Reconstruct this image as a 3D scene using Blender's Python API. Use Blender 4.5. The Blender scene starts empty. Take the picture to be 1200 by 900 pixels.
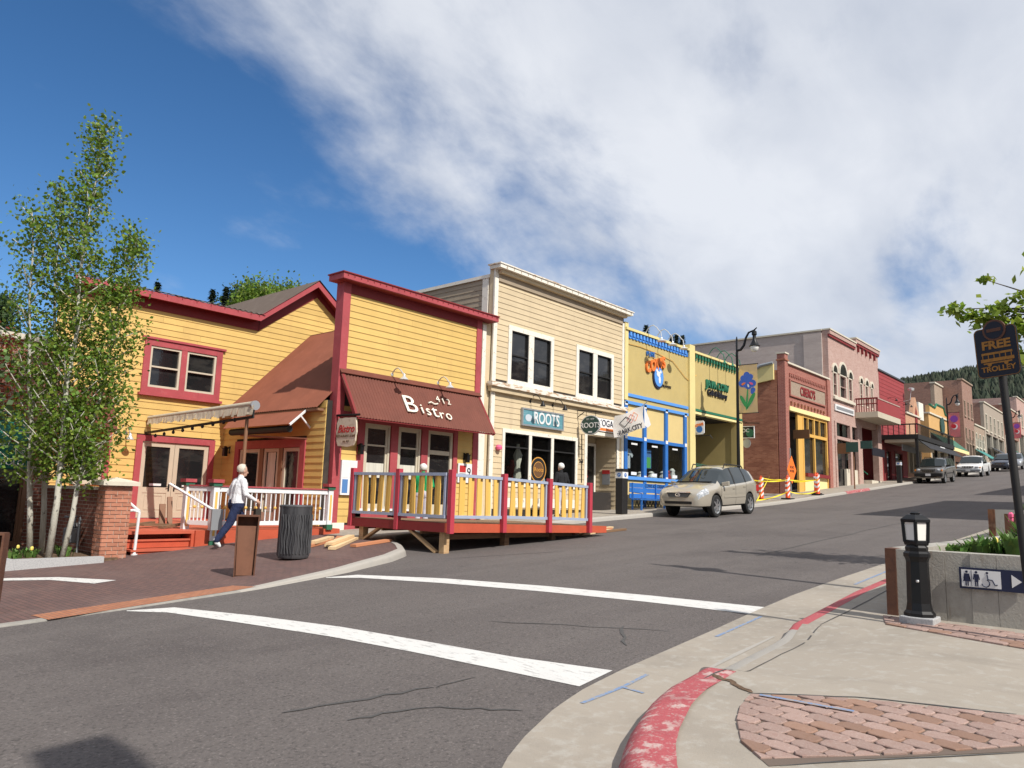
import bpy, bmesh, math, random
from mathutils import Vector, Matrix
R = math.radians
scene = bpy.context.scene
C = scene.collection
random.seed(7)

# ---------------------------------------------------------------- camera
FPX, PITCH, ROLL, HEAD = 887.0, R(8.55), R(1.7), R(41.0)   # heading measured from +X (up the street) towards +Y
fw0 = Vector((math.cos(HEAD), math.sin(HEAD), 0)); rt0 = Vector((math.sin(HEAD), -math.cos(HEAD), 0)); up0 = Vector((0, 0, 1))
fwd = fw0*math.cos(PITCH)+up0*math.sin(PITCH); upc = -fw0*math.sin(PITCH)+up0*math.cos(PITCH)
camr = rt0*math.cos(ROLL)+upc*math.sin(ROLL); camu = upc*math.cos(ROLL)-rt0*math.sin(ROLL)
cd = bpy.data.cameras.new('camera'); cam = bpy.data.objects.new('camera', cd); C.objects.link(cam)
cd.sensor_width = 36; cd.lens = FPX/1200*36; cd.clip_start = .1; cd.clip_end = 6000
cam.matrix_world = Matrix(((camr.x, camu.x, -fwd.x, 0), (camr.y, camu.y, -fwd.y, 0), (camr.z, camu.z, -fwd.z, 1.6), (0, 0, 0, 1)))
scene.camera = cam

# ---------------------------------------------------------------- sun, sky, exposure
LDX = .15
LD = Vector((LDX, 1.0, -1.0)).normalized()          # direction the sunlight travels
sd = bpy.data.lights.new('sun', 'SUN'); sd.energy = 4.6; sd.angle = R(.55); sd.color = (1, .95, .87)
sun = bpy.data.objects.new('sun', sd); C.objects.link(sun); sun.location = (-20, -60, 70)
sun.rotation_euler = LD.to_track_quat('-Z', 'Y').to_euler()
world = bpy.data.worlds.new('World'); scene.world = world; world.use_nodes = True
def build_world():
    nt = world.node_tree; N = nt.nodes; N.clear(); L = nt.links.new
    out = N.new('ShaderNodeOutputWorld'); bg = N.new('ShaderNodeBackground'); L(bg.outputs[0], out.inputs[0])
    bg.inputs['Strength'].default_value = .15
    sky = N.new('ShaderNodeTexSky'); sky.sky_type = 'NISHITA'; sky.sun_disc = False
    sky.sun_elevation = math.asin(-LD.z); sky.sun_rotation = math.atan2(-LD.x, -LD.y) % (2*math.pi)
    sky.altitude = 2100; sky.air_density = 1.0; sky.dust_density = .2; sky.ozone_density = 2.5
    def M(op, a, b=None):
        n = N.new('ShaderNodeMath'); n.operation = op
        for i, x in enumerate((a, b)):
            if x is None: continue
            if isinstance(x, (int, float)): n.inputs[i].default_value = x
            else: L(x, n.inputs[i])
        return n.outputs[0]
    tc = N.new('ShaderNodeTexCoord'); d = tc.outputs['Generated']
    sep = N.new('ShaderNodeSeparateXYZ'); L(d, sep.inputs[0])
    zz = M('ADD', M('MAXIMUM', sep.outputs[2], 0.0), .42)
    comb = N.new('ShaderNodeCombineXYZ')
    L(M('DIVIDE', sep.outputs[0], zz), comb.inputs[0]); L(M('DIVIDE', sep.outputs[1], zz), comb.inputs[1])
    rot = N.new('ShaderNodeMapping'); rot.inputs['Rotation'].default_value = (0, 0, R(-20)); rot.inputs['Scale'].default_value = (1.15, 1.75, 1)
    L(comb.outputs[0], rot.inputs[0])
    def noise(vec, sc, det, ro, dist=0, off=0):
        m = N.new('ShaderNodeMapping'); m.inputs['Location'].default_value = (off, off*.7, off*.3); L(vec, m.inputs[0])
        n = N.new('ShaderNodeTexNoise'); n.inputs['Scale'].default_value = sc; n.inputs['Detail'].default_value = det
        n.inputs['Roughness'].default_value = ro; n.inputs['Distortion'].default_value = dist; L(m.outputs[0], n.inputs[0]); return n.outputs[0]
    # the cloud bank: a great-circle edge with ragged noise, blue to the left, white to the right
    dot = N.new('ShaderNodeVectorMath'); dot.operation = 'DOT_PRODUCT'; L(d, dot.inputs[0]); dot.inputs[1].default_value = CLOUD_N
    n1 = noise(rot.outputs[0], 1.5, 9, .56, .25, 3.1); n2 = noise(rot.outputs[0], 3.6, 8, .6, .4, 9.4); n3 = noise(rot.outputs[0], 1.5, 4, .5, .2, 5.0)
    f = M('ADD', M('MULTIPLY', dot.outputs['Value'], 2.1), M('ADD', M('MULTIPLY', M('SUBTRACT', n1, .5), 3.4), .19))
    f = M('ADD', f, M('MULTIPLY', M('SUBTRACT', n2, .5), .7))
    rp = N.new('ShaderNodeMapRange'); rp.interpolation_type = 'SMOOTHSTEP'
    rp.inputs['From Min'].default_value = -.30; rp.inputs['From Max'].default_value = .72; L(f, rp.inputs['Value'])
    # cloud brightness
    g = M('ADD', M('MULTIPLY', n3, .7), M('MULTIPLY', n2, .3))
    cr = N.new('ShaderNodeMapRange'); cr.inputs['From Min'].default_value = .36; cr.inputs['From Max'].default_value = .66
    cr.inputs['To Min'].default_value = 0; cr.inputs['To Max'].default_value = 1; L(g, cr.inputs['Value'])
    cmix = N.new('ShaderNodeMix'); cmix.data_type = 'RGBA'; L(cr.outputs[0], cmix.inputs[0])
    cmix.inputs[6].default_value = CLOUD_LO; cmix.inputs[7].default_value = CLOUD_HI
    mx = N.new('ShaderNodeMix'); mx.data_type = 'RGBA'; L(M('MULTIPLY', rp.outputs[0], .9), mx.inputs[0])
    hsv = N.new('ShaderNodeHueSaturation'); hsv.inputs['Saturation'].default_value = SKY_SAT; hsv.inputs['Value'].default_value = SKY_VAL; L(sky.outputs[0], hsv.inputs['Color']); L(hsv.outputs[0], mx.inputs[6]); L(cmix.outputs[2], mx.inputs[7]); L(mx.outputs[2], bg.inputs[0])
def pxray(x, y): return (camr*((x-600)/FPX)-camu*((y-450)/FPX)+fwd).normalized()
CLOUD_N = pxray(720, 350).cross(pxray(60, -60)).normalized()
if CLOUD_N.dot(pxray(900, 60)) < 0: CLOUD_N = -CLOUD_N
CLOUD_LO = (3.3, 3.6, 4.2, 1); CLOUD_HI = (5.3, 5.45, 5.75, 1); SKY_SAT = 1.22; SKY_VAL = .80
build_world()
scene.render.engine = 'CYCLES'
scene.view_settings.view_transform = 'Standard'; scene.view_settings.look = 'None'
scene.view_settings.exposure = .15; scene.view_settings.gamma = 1

# ---------------------------------------------------------------- mesh helpers
ORG = {}
def org(o): return ORG.get(o.name, Vector((0, 0, 0))) if o else Vector((0, 0, 0))
def F(Y): return lambda u, w, z: (u, Y-w, z)          # wall facing the street (u along X, w outwards)
def S(X): return lambda u, w, z: (X-w, u, z)          # wall facing downhill (u along Y)
class MB:
    def __init__(s, T=None): s.v = []; s.f = []; s.m = []; s.T = T
    def add(s, vs, fs, m=0):
        b = len(s.v); T = s.T
        s.v += [Vector(T(*p)) if T else Vector(p) for p in vs]
        s.f += [tuple(i+b for i in f) for f in fs]; s.m += [m]*len(fs); return s
    def box(s, x0, x1, y0, y1, z0, z1, m=0):
        return s.add([(x0,y0,z0),(x1,y0,z0),(x1,y1,z0),(x0,y1,z0),(x0,y0,z1),(x1,y0,z1),(x1,y1,z1),(x0,y1,z1)],
                     [(0,3,2,1),(4,5,6,7),(0,1,5,4),(1,2,6,5),(2,3,7,6),(3,0,4,7)], m)
    def hexa(s, p, m=0):
        return s.add(p, [(0,3,2,1),(4,5,6,7),(0,1,5,4),(1,2,6,5),(2,3,7,6),(3,0,4,7)], m)
    def prism(s, poly, a, b, ax=1, m=0):
        def P(q, t): return (q[0], t, q[1]) if ax == 1 else ((t, q[0], q[1]) if ax == 0 else (q[0], q[1], t))
        n = len(poly)
        return s.add([P(q, a) for q in poly]+[P(q, b) for q in poly],
                     [tuple(range(n)), tuple(range(2*n-1, n-1, -1))]+[(i, (i+1) % n, n+(i+1) % n, n+i) for i in range(n)], m)
    def beam(s, p, q, w, h, m=0, up=(0, 0, 1)):
        p, q = Vector(p), Vector(q); d = (q-p).normalized(); U = Vector(up)
        if abs(d.dot(U)) > .98: U = Vector((1, 0, 0))
        a = d.cross(U).normalized(); b = a.cross(d)
        a = a*w/2; b = b*h/2
        return s.hexa([p-a-b, p+a-b, q+a-b, q-a-b, p-a+b, p+a+b, q+a+b, q-a+b], m)
    def tube(s, pts, r, n=8, m=0, cap=True):
        P = [Vector(p) for p in pts]; k = len(P)
        rr = r if isinstance(r, (list, tuple)) else [r]*k
        vs = []; a = None
        for i in range(k):
            d = (P[min(i+1, k-1)]-P[max(i-1, 0)]).normalized()
            if a is None:
                a = d.cross(Vector((0, 0, 1)) if abs(d.z) < .9 else Vector((1, 0, 0))).normalized()
            else:
                a = (a-d*a.dot(d)).normalized()
            b = d.cross(a)
            for j in range(n):
                t = 2*math.pi*j/n; vs.append(tuple(P[i]+(a*math.cos(t)+b*math.sin(t))*rr[i]))
        fs = [(i*n+j, i*n+(j+1) % n, (i+1)*n+(j+1) % n, (i+1)*n+j) for i in range(k-1) for j in range(n)]
        if cap: fs += [tuple(range(n))[::-1], tuple((k-1)*n+j for j in range(n))]
        return s.add(vs, fs, m)
    def lathe(s, prof, cx=0, cy=0, z0=0, n=14, m=0, sx=1, sy=1, rot=0):
        vs = []; k = len(prof)
        for r, z in prof:
            for j in range(n):
                t = 2*math.pi*(j+.5)/n+rot; vs.append((cx+r*sx*math.cos(t), cy+r*sy*math.sin(t), z0+z))
        fs = [(i*n+j, i*n+(j+1) % n, (i+1)*n+(j+1) % n, (i+1)*n+j) for i in range(k-1) for j in range(n)]
        fs += [tuple(range(n))[::-1], tuple((k-1)*n+j for j in range(n))]
        return s.add(vs, fs, m)
    def disc(s, c, r, n=20, nrm='w', sx=1, sy=1, t=.01, m=0):   # flat oval plate in local u,z with thickness along w
        vs = []
        for w in (c[1], c[1]+t):
            vs += [(c[0]+r*sx*math.cos(2*math.pi*j/n), w, c[2]+r*sy*math.sin(2*math.pi*j/n)) for j in range(n)]
        return s.add(vs, [tuple(range(n)), tuple(range(2*n-1, n-1, -1))]+[(j, (j+1) % n, n+(j+1) % n, n+j) for j in range(n)], m)
    def build(s, name, mats, parent=None, smooth=False, fix=True, bevel=0):
        o0 = org(parent); me = bpy.data.meshes.new(name)
        me.from_pydata([tuple(p-o0) for p in s.v], [], s.f)
        for m in (mats if isinstance(mats, (list, tuple)) else [mats]): me.materials.append(MAT(m) if isinstance(m, str) else m)
        if any(s.m): me.polygons.foreach_set('material_index', s.m)
        if fix:
            bm = bmesh.new(); bm.from_mesh(me); bmesh.ops.recalc_face_normals(bm, faces=bm.faces); bm.to_mesh(me); bm.free()
        if smooth:
            me.polygons.foreach_set('use_smooth', [True]*len(me.polygons))
            if smooth != 'all': me.set_sharp_from_angle(angle=R(38))
        ob = bpy.data.objects.new(name, me); C.objects.link(ob)
        if parent: ob.parent = parent
        ORG[ob.name] = o0
        if bevel:
            b = ob.modifiers.new('bevel', 'BEVEL'); b.width = bevel; b.segments = 2; b.limit_method = 'ANGLE'
        return ob
def tag(o, label=None, cat=None, group=None, kind=None):
    if label: o['label'] = label
    if cat: o['category'] = cat
    if group: o['group'] = group
    if kind: o['kind'] = kind
    return o
def thing(name, label, cat, loc=(0, 0, 0), group=None):
    o = bpy.data.objects.new(name, None); C.objects.link(o); o.location = loc; o.empty_display_size = .3
    ORG[o.name] = Vector(loc); return tag(o, label, cat, group)
def copy_tree(o, parent=None):
    c = o.copy(); C.objects.link(c)
    if parent: c.parent = parent
    ORG[c.name] = org(o)
    for ch in list(o.children): copy_tree(ch, c)
    return c
def text(s, name, size, loc, mat, parent, rot=(R(90), 0, 0), ext=.008, sx=1.0, bold=0, align='CENTER', shear=0):
    cu = bpy.data.curves.new(name, 'FONT'); cu.body = s; cu.size = size; cu.extrude = ext; cu.align_x = align; cu.align_y = 'CENTER'
    cu.offset = bold; cu.shear = shear; cu.resolution_u = 3
    t = bpy.data.objects.new('tmp', cu); C.objects.link(t)
    dg = bpy.context.evaluated_depsgraph_get(); me = bpy.data.meshes.new_from_object(t.evaluated_get(dg))
    bpy.data.objects.remove(t); bpy.data.curves.remove(cu)
    me.name = name
    from mathutils import Euler
    Mx = Matrix.Translation(Vector(loc)-org(parent)) @ (rot if isinstance(rot, Matrix) else Euler(rot).to_matrix().to_4x4()) @ Matrix.Diagonal((sx, 1, 1, 1))
    me.transform(Mx); me.materials.clear(); me.materials.append(MAT(mat))
    o = bpy.data.objects.new(name, me); C.objects.link(o)
    if parent: o.parent = parent
    return o
def part(name, mat, parent, fn, T=None, **k):
    m = MB(T); fn(m); return m.build(name, mat, parent, **k)
ROT_S = Matrix(((0, 0, -1, 0), (-1, 0, 0, 0), (0, 1, 0, 0), (0, 0, 0, 1)))   # text on a wall that faces -X

# ---------------------------------------------------------------- materials
_M = {}
SPEC = {}
def mdef(name, **k): SPEC[name] = k
def MAT(name):
    if name in _M: return _M[name]
    m = bpy.data.materials.new(name); m.use_nodes = True; _M[name] = m
    k = SPEC[name]; nt = m.node_tree; N = nt.nodes; L = nt.links.new
    b = N['Principled BSDF']; col = k['c']
    b.inputs['Roughness'].default_value = k.get('r', .7); b.inputs['Metallic'].default_value = k.get('metal', 0)
    b.inputs['Specular IOR Level'].default_value = k.get('spec', .4)
    if 'coat' in k: b.inputs['Coat Weight'].default_value = k['coat']; b.inputs['Coat Roughness'].default_value = .04
    def mp(sc, kind):
        g = N.new('ShaderNodeNewGeometry'); v = g.outputs['Position']
        if kind == 'obj': v = N.new('ShaderNodeTexCoord').outputs['Object']
        m_ = N.new('ShaderNodeMapping'); m_.inputs['Scale'].default_value = sc if isinstance(sc, tuple) else (sc,)*3; L(v, m_.inputs[0]); return m_.outputs[0]
    def noise(sc, det=4, ro=.6, kind='pos', dist=0):
        n = N.new('ShaderNodeTexNoise'); n.inputs['Scale'].default_value = 1; n.inputs['Detail'].default_value = det
        n.inputs['Roughness'].default_value = ro; n.inputs['Distortion'].default_value = dist; L(mp(sc, kind), n.inputs[0]); return n.outputs[0]
    def ramp(v, a, c0, c1=1):
        n = N.new('ShaderNodeMapRange'); n.inputs['From Min'].default_value = a; n.inputs['From Max'].default_value = c0; L(v, n.inputs[0]); return n.outputs[0]
    def mix(f, a, c_, mode='MIX'):
        n = N.new('ShaderNodeMix'); n.data_type = 'RGBA'; n.blend_type = mode
        if isinstance(f, (int, float)): n.inputs[0].default_value = f
        else: L(f, n.inputs[0])
        for i, x in ((6, a), (7, c_)):
            if isinstance(x, tuple): n.inputs[i].default_value = x if len(x) == 4 else (*x, 1)
            else: L(x, n.inputs[i])
        return n.outputs[2]
    cur = tuple(col)+(1,)
    hgt = None
    if 'brick' in k:
        sc, mortar, c2, plane = k['brick']
        g = N.new('ShaderNodeNewGeometry'); sp = N.new('ShaderNodeSeparateXYZ'); L(g.outputs['Position'], sp.inputs[0]); cb = N.new('ShaderNodeCombineXYZ')
        if plane == 'wall':
            a = N.new('ShaderNodeMath'); L(sp.outputs[0], a.inputs[0]); L(sp.outputs[1], a.inputs[1]); L(a.outputs[0], cb.inputs[0]); L(sp.outputs[2], cb.inputs[1])
        else:
            L(sp.outputs[0], cb.inputs[1]); L(sp.outputs[1], cb.inputs[0])
        bt = N.new('ShaderNodeTexBrick'); bt.inputs['Scale'].default_value = sc; L(cb.outputs[0], bt.inputs[0])
        bt.inputs['Color1'].default_value = cur; bt.inputs['Color2'].default_value = (*c2, 1); bt.inputs['Mortar'].default_value = (*mortar, 1)
        bt.inputs['Mortar Size'].default_value = k.get('msize', .016); bt.inputs['Brick Width'].default_value = .5; bt.inputs['Row Height'].default_value = .17
        bt.inputs['Bias'].default_value = k.get('bias', -.1)
        cur = bt.outputs['Color']; hgt = bt.outputs['Fac']
    for (sc, lo, hi, c2, amt, *kd) in k.get('layers', []):      # noise patches of a second colour
        f = ramp(noise(sc, 5, .62, kd[0] if kd else 'pos'), lo, hi)
        mm = N.new('ShaderNodeMath'); mm.operation = 'MULTIPLY'; L(f, mm.inputs[0]); mm.inputs[1].default_value = amt
        cur = mix(mm.outputs[0], cur, tuple(c2))
    if 'var' in k:                                               # overall value variation
        for sc, amt in k['var']:
            f = ramp(noise(sc, 4, .6), .3, .7)
            cur = mix(f, cur, mix(1.0, cur, (1-amt, 1-amt, 1-amt), 'MULTIPLY') if not isinstance(cur, tuple) else tuple(x*(1-amt) for x in cur[:3]))
    if 'objvar' in k:                                            # each object its own shade
        oi = N.new('ShaderNodeObjectInfo'); a = k['objvar']
        f = N.new('ShaderNodeMapRange'); f.inputs['To Min'].default_value = 1-a; f.inputs['To Max'].default_value = 1+a*.6; L(oi.outputs['Random'], f.inputs[0])
        hs = N.new('ShaderNodeHueSaturation'); L(f.outputs[0], hs.inputs['Value'])
        if isinstance(cur, tuple): hs.inputs['Color'].default_value = cur
        else: L(cur, hs.inputs['Color'])
        cur = hs.outputs[0]
    if 'islvar' in k:                                            # each leaf / stone island its own shade
        g = N.new('ShaderNodeNewGeometry'); a = k['islvar']
        f = N.new('ShaderNodeMapRange'); f.inputs['To Min'].default_value = 1-a; f.inputs['To Max'].default_value = 1+a*.7; L(g.outputs['Random Per Island'], f.inputs[0])
        hs = N.new('ShaderNodeHueSaturation'); L(f.outputs[0], hs.inputs['Value'])
        if isinstance(cur, tuple): hs.inputs['Color'].default_value = cur
        else: L(cur, hs.inputs['Color'])
        if 'hue' in k:
            h2 = N.new('ShaderNodeMapRange'); h2.inputs['To Min'].default_value = .5-k['hue']; h2.inputs['To Max'].default_value = .5+k['hue']
            m1 = N.new('ShaderNodeMath'); m1.operation = 'MULTIPLY'; m1.inputs[1].default_value = 7.31; L(g.outputs['Random Per Island'], m1.inputs[0])
            m2 = N.new('ShaderNodeMath'); m2.operation = 'FRACT'; L(m1.outputs[0], m2.inputs[0]); L(m2.outputs[0], h2.inputs[0]); L(h2.outputs[0], hs.inputs['Hue'])
        cur = hs.outputs[0]
    if isinstance(cur, tuple): b.inputs['Base Color'].default_value = cur
    else: L(cur, b.inputs['Base Color'])
    if 'bump' in k:
        sc, st, *dd = k['bump']
        bp = N.new('ShaderNodeBump'); bp.inputs['Strength'].default_value = st; bp.inputs['Distance'].default_value = dd[0] if dd else .02
        L(noise(sc, 5, .65), bp.inputs['Height']); L(bp.outputs[0], b.inputs['Normal'])
        if hgt is not None:
            b2 = N.new('ShaderNodeBump'); b2.inputs['Strength'].default_value = .5; b2.inputs['Distance'].default_value = .012; b2.invert = True
            L(hgt, b2.inputs['Height']); L(bp.outputs[0], b2.inputs['Normal']); L(b2.outputs[0], b.inputs['Normal'])
    if 'trans' in k:
        out = N['Material Output']; tr = N.new('ShaderNodeBsdfTranslucent'); ms = N.new('ShaderNodeMixShader'); ms.inputs[0].default_value = k['trans']
        L(cur, tr.inputs[0]) if not isinstance(cur, tuple) else None
        L(b.outputs[0], ms.inputs[1]); L(tr.outputs[0], ms.inputs[2]); L(ms.outputs[0], out.inputs[0])
    if 'glass' in k:
        out = N['Material Output']; tr = N.new('ShaderNodeBsdfTransparent'); tr.inputs[0].default_value = k.get('tint', (.75, .8, .8, 1))
        ms = N.new('ShaderNodeMixShader'); fr = N.new('ShaderNodeLayerWeight'); fr.inputs[0].default_value = .5; pw_ = N.new('ShaderNodeMath'); pw_.operation = 'POWER'; L(fr.outputs['Facing'], pw_.inputs[0]); pw_.inputs[1].default_value = 3.5
        a = N.new('ShaderNodeMath'); a.operation = 'MULTIPLY_ADD'; a.inputs[1].default_value = .7; a.inputs[2].default_value = k['glass']; L(pw_.outputs[0], a.inputs[0])
        L(a.outputs[0], ms.inputs[0]); L(tr.outputs[0], ms.inputs[1]); L(b.outputs[0], ms.inputs[2]); L(ms.outputs[0], out.inputs[0])
        b.inputs['Base Color'].default_value = (.02, .02, .02, 1)
    return m
mdef('asphalt', c=(0.109,0.095,0.090), r=.92, layers=[((.15,1.6,1),.42,.62,(0.133,0.117,0.110),.7),(.45,.5,.66,(0.081,0.070,0.068),.75),(2.2,.52,.68,(0.125,0.109,0.103),.6),(34,.52,.64,(0.059,0.052,0.050),.75),(48,.55,.68,(0.211,0.184,0.173),.75),((5,16,1),.66,.70,(0.042,0.038,0.036),.75)], bump=(45,.8,.012))
mdef('asphalt_patch', c=(.125,.120,.118), r=.92, layers=[(.9,.5,.66,(.10,.097,.096),.6),(40,.50,.62,(.075,.073,.072),.75),(55,.54,.66,(.27,.26,.25),.8)], bump=(50,.9,.012))
mdef('tar', c=(.075,.072,.07), r=.75, bump=(40,.3))
mdef('concrete', c=(.335,.295,.245), r=.9, layers=[(.8,.46,.66,(.25,.222,.186),.75),((3,.6,1),.55,.68,(.26,.228,.19),.5),(9,.52,.7,(.42,.40,.36),.5),(60,.6,.75,(.2,.19,.17),.5)], bump=(60,.35,.006))
mdef('concrete_wall', c=(.37,.35,.31), r=.9, layers=[(2.2,.48,.66,(.28,.26,.23),.7),(14,.52,.7,(.44,.42,.38),.5),(70,.6,.72,(.2,.19,.17),.6),((10,10,1),.62,.7,(.26,.2,.15),.5)], bump=(40,.6,.01))
mdef('concrete_dark', c=(.27,.255,.23), r=.9, layers=[(2.2,.48,.66,(.17,.16,.145),.7),(14,.52,.7,(.34,.32,.29),.5),(70,.6,.75,(.15,.14,.13),.5)], bump=(45,.5,.008))
mdef('kerbstone', c=(.36,.335,.30), r=.85, layers=[(6,.5,.7,(.3,.29,.27),.6)], bump=(50,.4,.006))
mdef('kerb_red_clean', c=(.40,.085,.095), r=.75, layers=[((7,7,7),.62,.68,(.5,.4,.37),.6),(30,.60,.68,(.45,.3,.28),.5)], bump=(35,.5,.01))
mdef('kerb_red', c=(.40,.085,.095), r=.75, layers=[((9,9,9),.52,.60,(.54,.45,.41),.75),(34,.55,.64,(.42,.3,.28),.7),(3,.5,.65,(.30,.06,.07),.6)], bump=(35,.6,.01))
mdef('line_white', c=(.62,.61,.585), r=.8, layers=[((25,6,1),.57,.63,(.34,.33,.32),.75),(3,.5,.72,(.56,.55,.53),.7),(60,.58,.66,(.4,.39,.38),.6)], bump=(60,.4,.004))
mdef('line_blue', c=(.15,.24,.42), r=.85, layers=[(22,.46,.58,(.31,.29,.26),.8),(70,.5,.62,(.30,.28,.25),.7)])
mdef('paver_walk', c=(.15,.085,.075), r=.85, brick=(2.4,(.075,.055,.05),(.115,.07,.066),'floor'), layers=[(.8,.5,.7,(.19,.125,.11),.5),(40,.62,.75,(.24,.18,.16),.5)], bump=(50,.3,.006))
mdef('paver_tactile', c=(.38,.16,.085), r=.85, brick=(3,(.2,.11,.08),(.33,.13,.07),'floor'), layers=[(5,.55,.7,(.42,.25,.17),.5)])
mdef('paver', c=(.34,.235,.20), r=.9, layers=[(25,.5,.7,(.29,.17,.14),.6),(90,.55,.7,(.5,.4,.36),.6)], bump=(80,.6,.006), objvar=.16)
mdef('paver_brown', c=(.28,.17,.125), r=.9, layers=[(25,.5,.7,(.25,.14,.09),.6),(90,.6,.75,(.42,.3,.24),.5)], bump=(80,.5,.006), objvar=.15)
mdef('soil', c=(.12,.075,.045), r=.95, layers=[(20,.5,.6,(.2,.13,.085),.7)], bump=(20,1,.03))
mdef('earth', c=(.13,.115,.075), r=.95, layers=[(.05,.45,.6,(.08,.1,.045),.8)])
# painted timber
mdef('yellow_board', c=(.655,.44,.14), r=.62, var=[(2.5,.10)], layers=[((1,1,30),.56,.74,(.50,.31,.10),.4),((4,4,.6),.56,.7,(.58,.38,.13),.5)], objvar=.07, bump=((3,3,60),.12,.004))
mdef('red_trim', c=(.40,.07,.08), r=.6, var=[(3,.15)], layers=[(9,.55,.72,(.48,.15,.15),.4),((5,5,1.2),.56,.68,(.30,.05,.06),.5)])
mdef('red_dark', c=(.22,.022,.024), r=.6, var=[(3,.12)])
mdef('deck_red', c=(.52,.095,.045), r=.6, var=[(3,.2)], layers=[(7,.58,.72,(.38,.075,.04),.5)], bump=(25,.15))
mdef('step_red', c=(.55,.12,.065), r=.6, var=[(4,.22)])
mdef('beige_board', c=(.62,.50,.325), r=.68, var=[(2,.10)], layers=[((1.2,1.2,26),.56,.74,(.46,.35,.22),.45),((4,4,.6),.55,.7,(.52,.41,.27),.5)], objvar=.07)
mdef('beige_shade', c=(.36,.29,.21), r=.75, var=[(2,.15)], objvar=.06)  # darker copy of beige_board, side-wall shade put into its colour
mdef('white_trim', c=(.76,.72,.63), r=.62, layers=[((14,14,9),.60,.66,(.33,.24,.16),.7),(3,.5,.7,(.66,.62,.54),.5)])
mdef('white_peel', c=(.74,.70,.62), r=.75, layers=[((3,3,14),.5,.56,(.42,.26,.14),.9),((9,9,25),.55,.62,(.55,.46,.36),.8)])
mdef('white_paint', c=(.76,.77,.78), r=.45, var=[(5,.07)])
mdef('tan_door', c=(.52,.44,.33), r=.55, var=[(4,.08)])
mdef('tan_frame', c=(.55,.49,.38), r=.6, var=[(4,.1)])
mdef('brown_frame', c=(.22,.11,.06), r=.6)
mdef('green_cap', c=(.03,.13,.075), r=.5)
mdef('bluegrey', c=(.36,.41,.53), r=.5, var=[(4,.1)])
mdef('slat_yellow', c=(.72,.45,.11), r=.6, objvar=.08)
mdef('deck_post_red', c=(.46,.05,.075), r=.45, var=[(5,.12)])
mdef('raw_wood', c=(.55,.36,.19), r=.8, layers=[((2,2,40),.5,.62,(.42,.25,.12),.7),(6,.55,.7,(.62,.46,.27),.6)], objvar=.12)
mdef('old_wood', c=(.23,.135,.075), r=.85, layers=[((3,3,30),.5,.62,(.13,.075,.045),.7)], objvar=.15)
mdef('lumber', c=(.68,.50,.29), r=.8, layers=[((30,3,3),.5,.62,(.58,.37,.19),.7)], objvar=.12)
mdef('lumber_red', c=(.52,.22,.11), r=.8, objvar=.12)
mdef('corrugated', c=(.175,.058,.040), r=.65, spec=.2, var=[(2,.22)], layers=[(5,.58,.72,(.22,.08,.055),.5)])
mdef('corr_light', c=(.225,.077,.045), r=.65, spec=.2, var=[(1.5,.2)], layers=[(4,.58,.72,(.28,.105,.068),.5)])
mdef('roof_dark', c=(.10,.075,.06), r=.8, layers=[(3,.5,.7,(.14,.11,.09),.6)])
mdef('roof_white', c=(.62,.63,.63), r=.4, metal=.3)
# glass, interiors
mdef('pane', c=(.014,.014,.015), r=.03, spec=.6, layers=[((1.2,1.2,3),.5,.62,(.04,.038,.035),.7)], bump=(1.3,.06,.05))
mdef('shop_glass', c=(.02,.02,.02), r=.02, glass=.04, tint=(.93,.95,.94,1))
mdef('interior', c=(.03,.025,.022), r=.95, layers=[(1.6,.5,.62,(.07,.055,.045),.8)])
mdef('curtain', c=(.62,.60,.52), r=.9, layers=[((14,14,1),.45,.6,(.48,.46,.40),.6)])
mdef('goods_a', c=(.5,.55,.6), r=.8); mdef('goods_b', c=(.35,.06,.05), r=.8); mdef('goods_c', c=(.1,.4,.12), r=.7); mdef('goods_d', c=(.7,.7,.68), r=.8); mdef('goods_e', c=(.08,.2,.45), r=.7)
# masonry
BR = dict(r=.9, bump=(30,.4,.01))
mdef('brick_red', c=(.30,.115,.075), brick=(2.35,(.40,.33,.27),(.22,.075,.05),'wall'), layers=[(.7,.5,.68,(.19,.075,.055),.45)], **BR)
mdef('brick_side', c=(.40,.165,.095), brick=(2.3,(.34,.19,.12),(.26,.09,.05),'wall'), layers=[((.8,.8,2.5),.48,.62,(.2,.075,.045),.55),((.5,.5,3),.6,.7,(.46,.24,.14),.5)], **BR)
mdef('brick_casino', c=(.35,.12,.09), brick=(2.3,(.42,.26,.21),(.28,.085,.065),'wall'), **BR)
mdef('brick_pink', c=(.47,.31,.265), brick=(2.3,(.46,.35,.30),(.39,.235,.20),'wall'), layers=[(1.2,.52,.68,(.53,.39,.34),.4)], **BR)
mdef('brick_grey', c=(.50,.42,.38), brick=(2.2,(.50,.44,.40),(.46,.37,.335),'wall'), layers=[((.25,.25,1.6),.5,.64,(.4,.33,.30),.6),((1,1,5),.58,.7,(.56,.48,.44),.5)], **BR)
mdef('brick_brown', c=(.30,.16,.12), brick=(2.3,(.34,.26,.21),(.23,.12,.09),'wall'), **BR)
mdef('brick_orange', c=(.55,.30,.18), brick=(2.3,(.5,.36,.26),(.46,.23,.13),'wall'), **BR)
mdef('brick_tan', c=(.36,.27,.20), brick=(2.3,(.37,.30,.24),(.30,.215,.155),'wall'), **BR)
mdef('brick_piece', c=(.46,.20,.125), r=.9, layers=[(30,.5,.66,(.38,.14,.09),.7),(4,.58,.7,(.62,.47,.40),.45)], bump=(60,.5,.005), objvar=.16)
mdef('mortar', c=(.56,.48,.40), r=.95, layers=[(20,.5,.7,(.45,.38,.32),.6)])
mdef('stone_cap', c=(.60,.55,.45), r=.85, layers=[(8,.5,.7,(.48,.43,.35),.5)])
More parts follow.
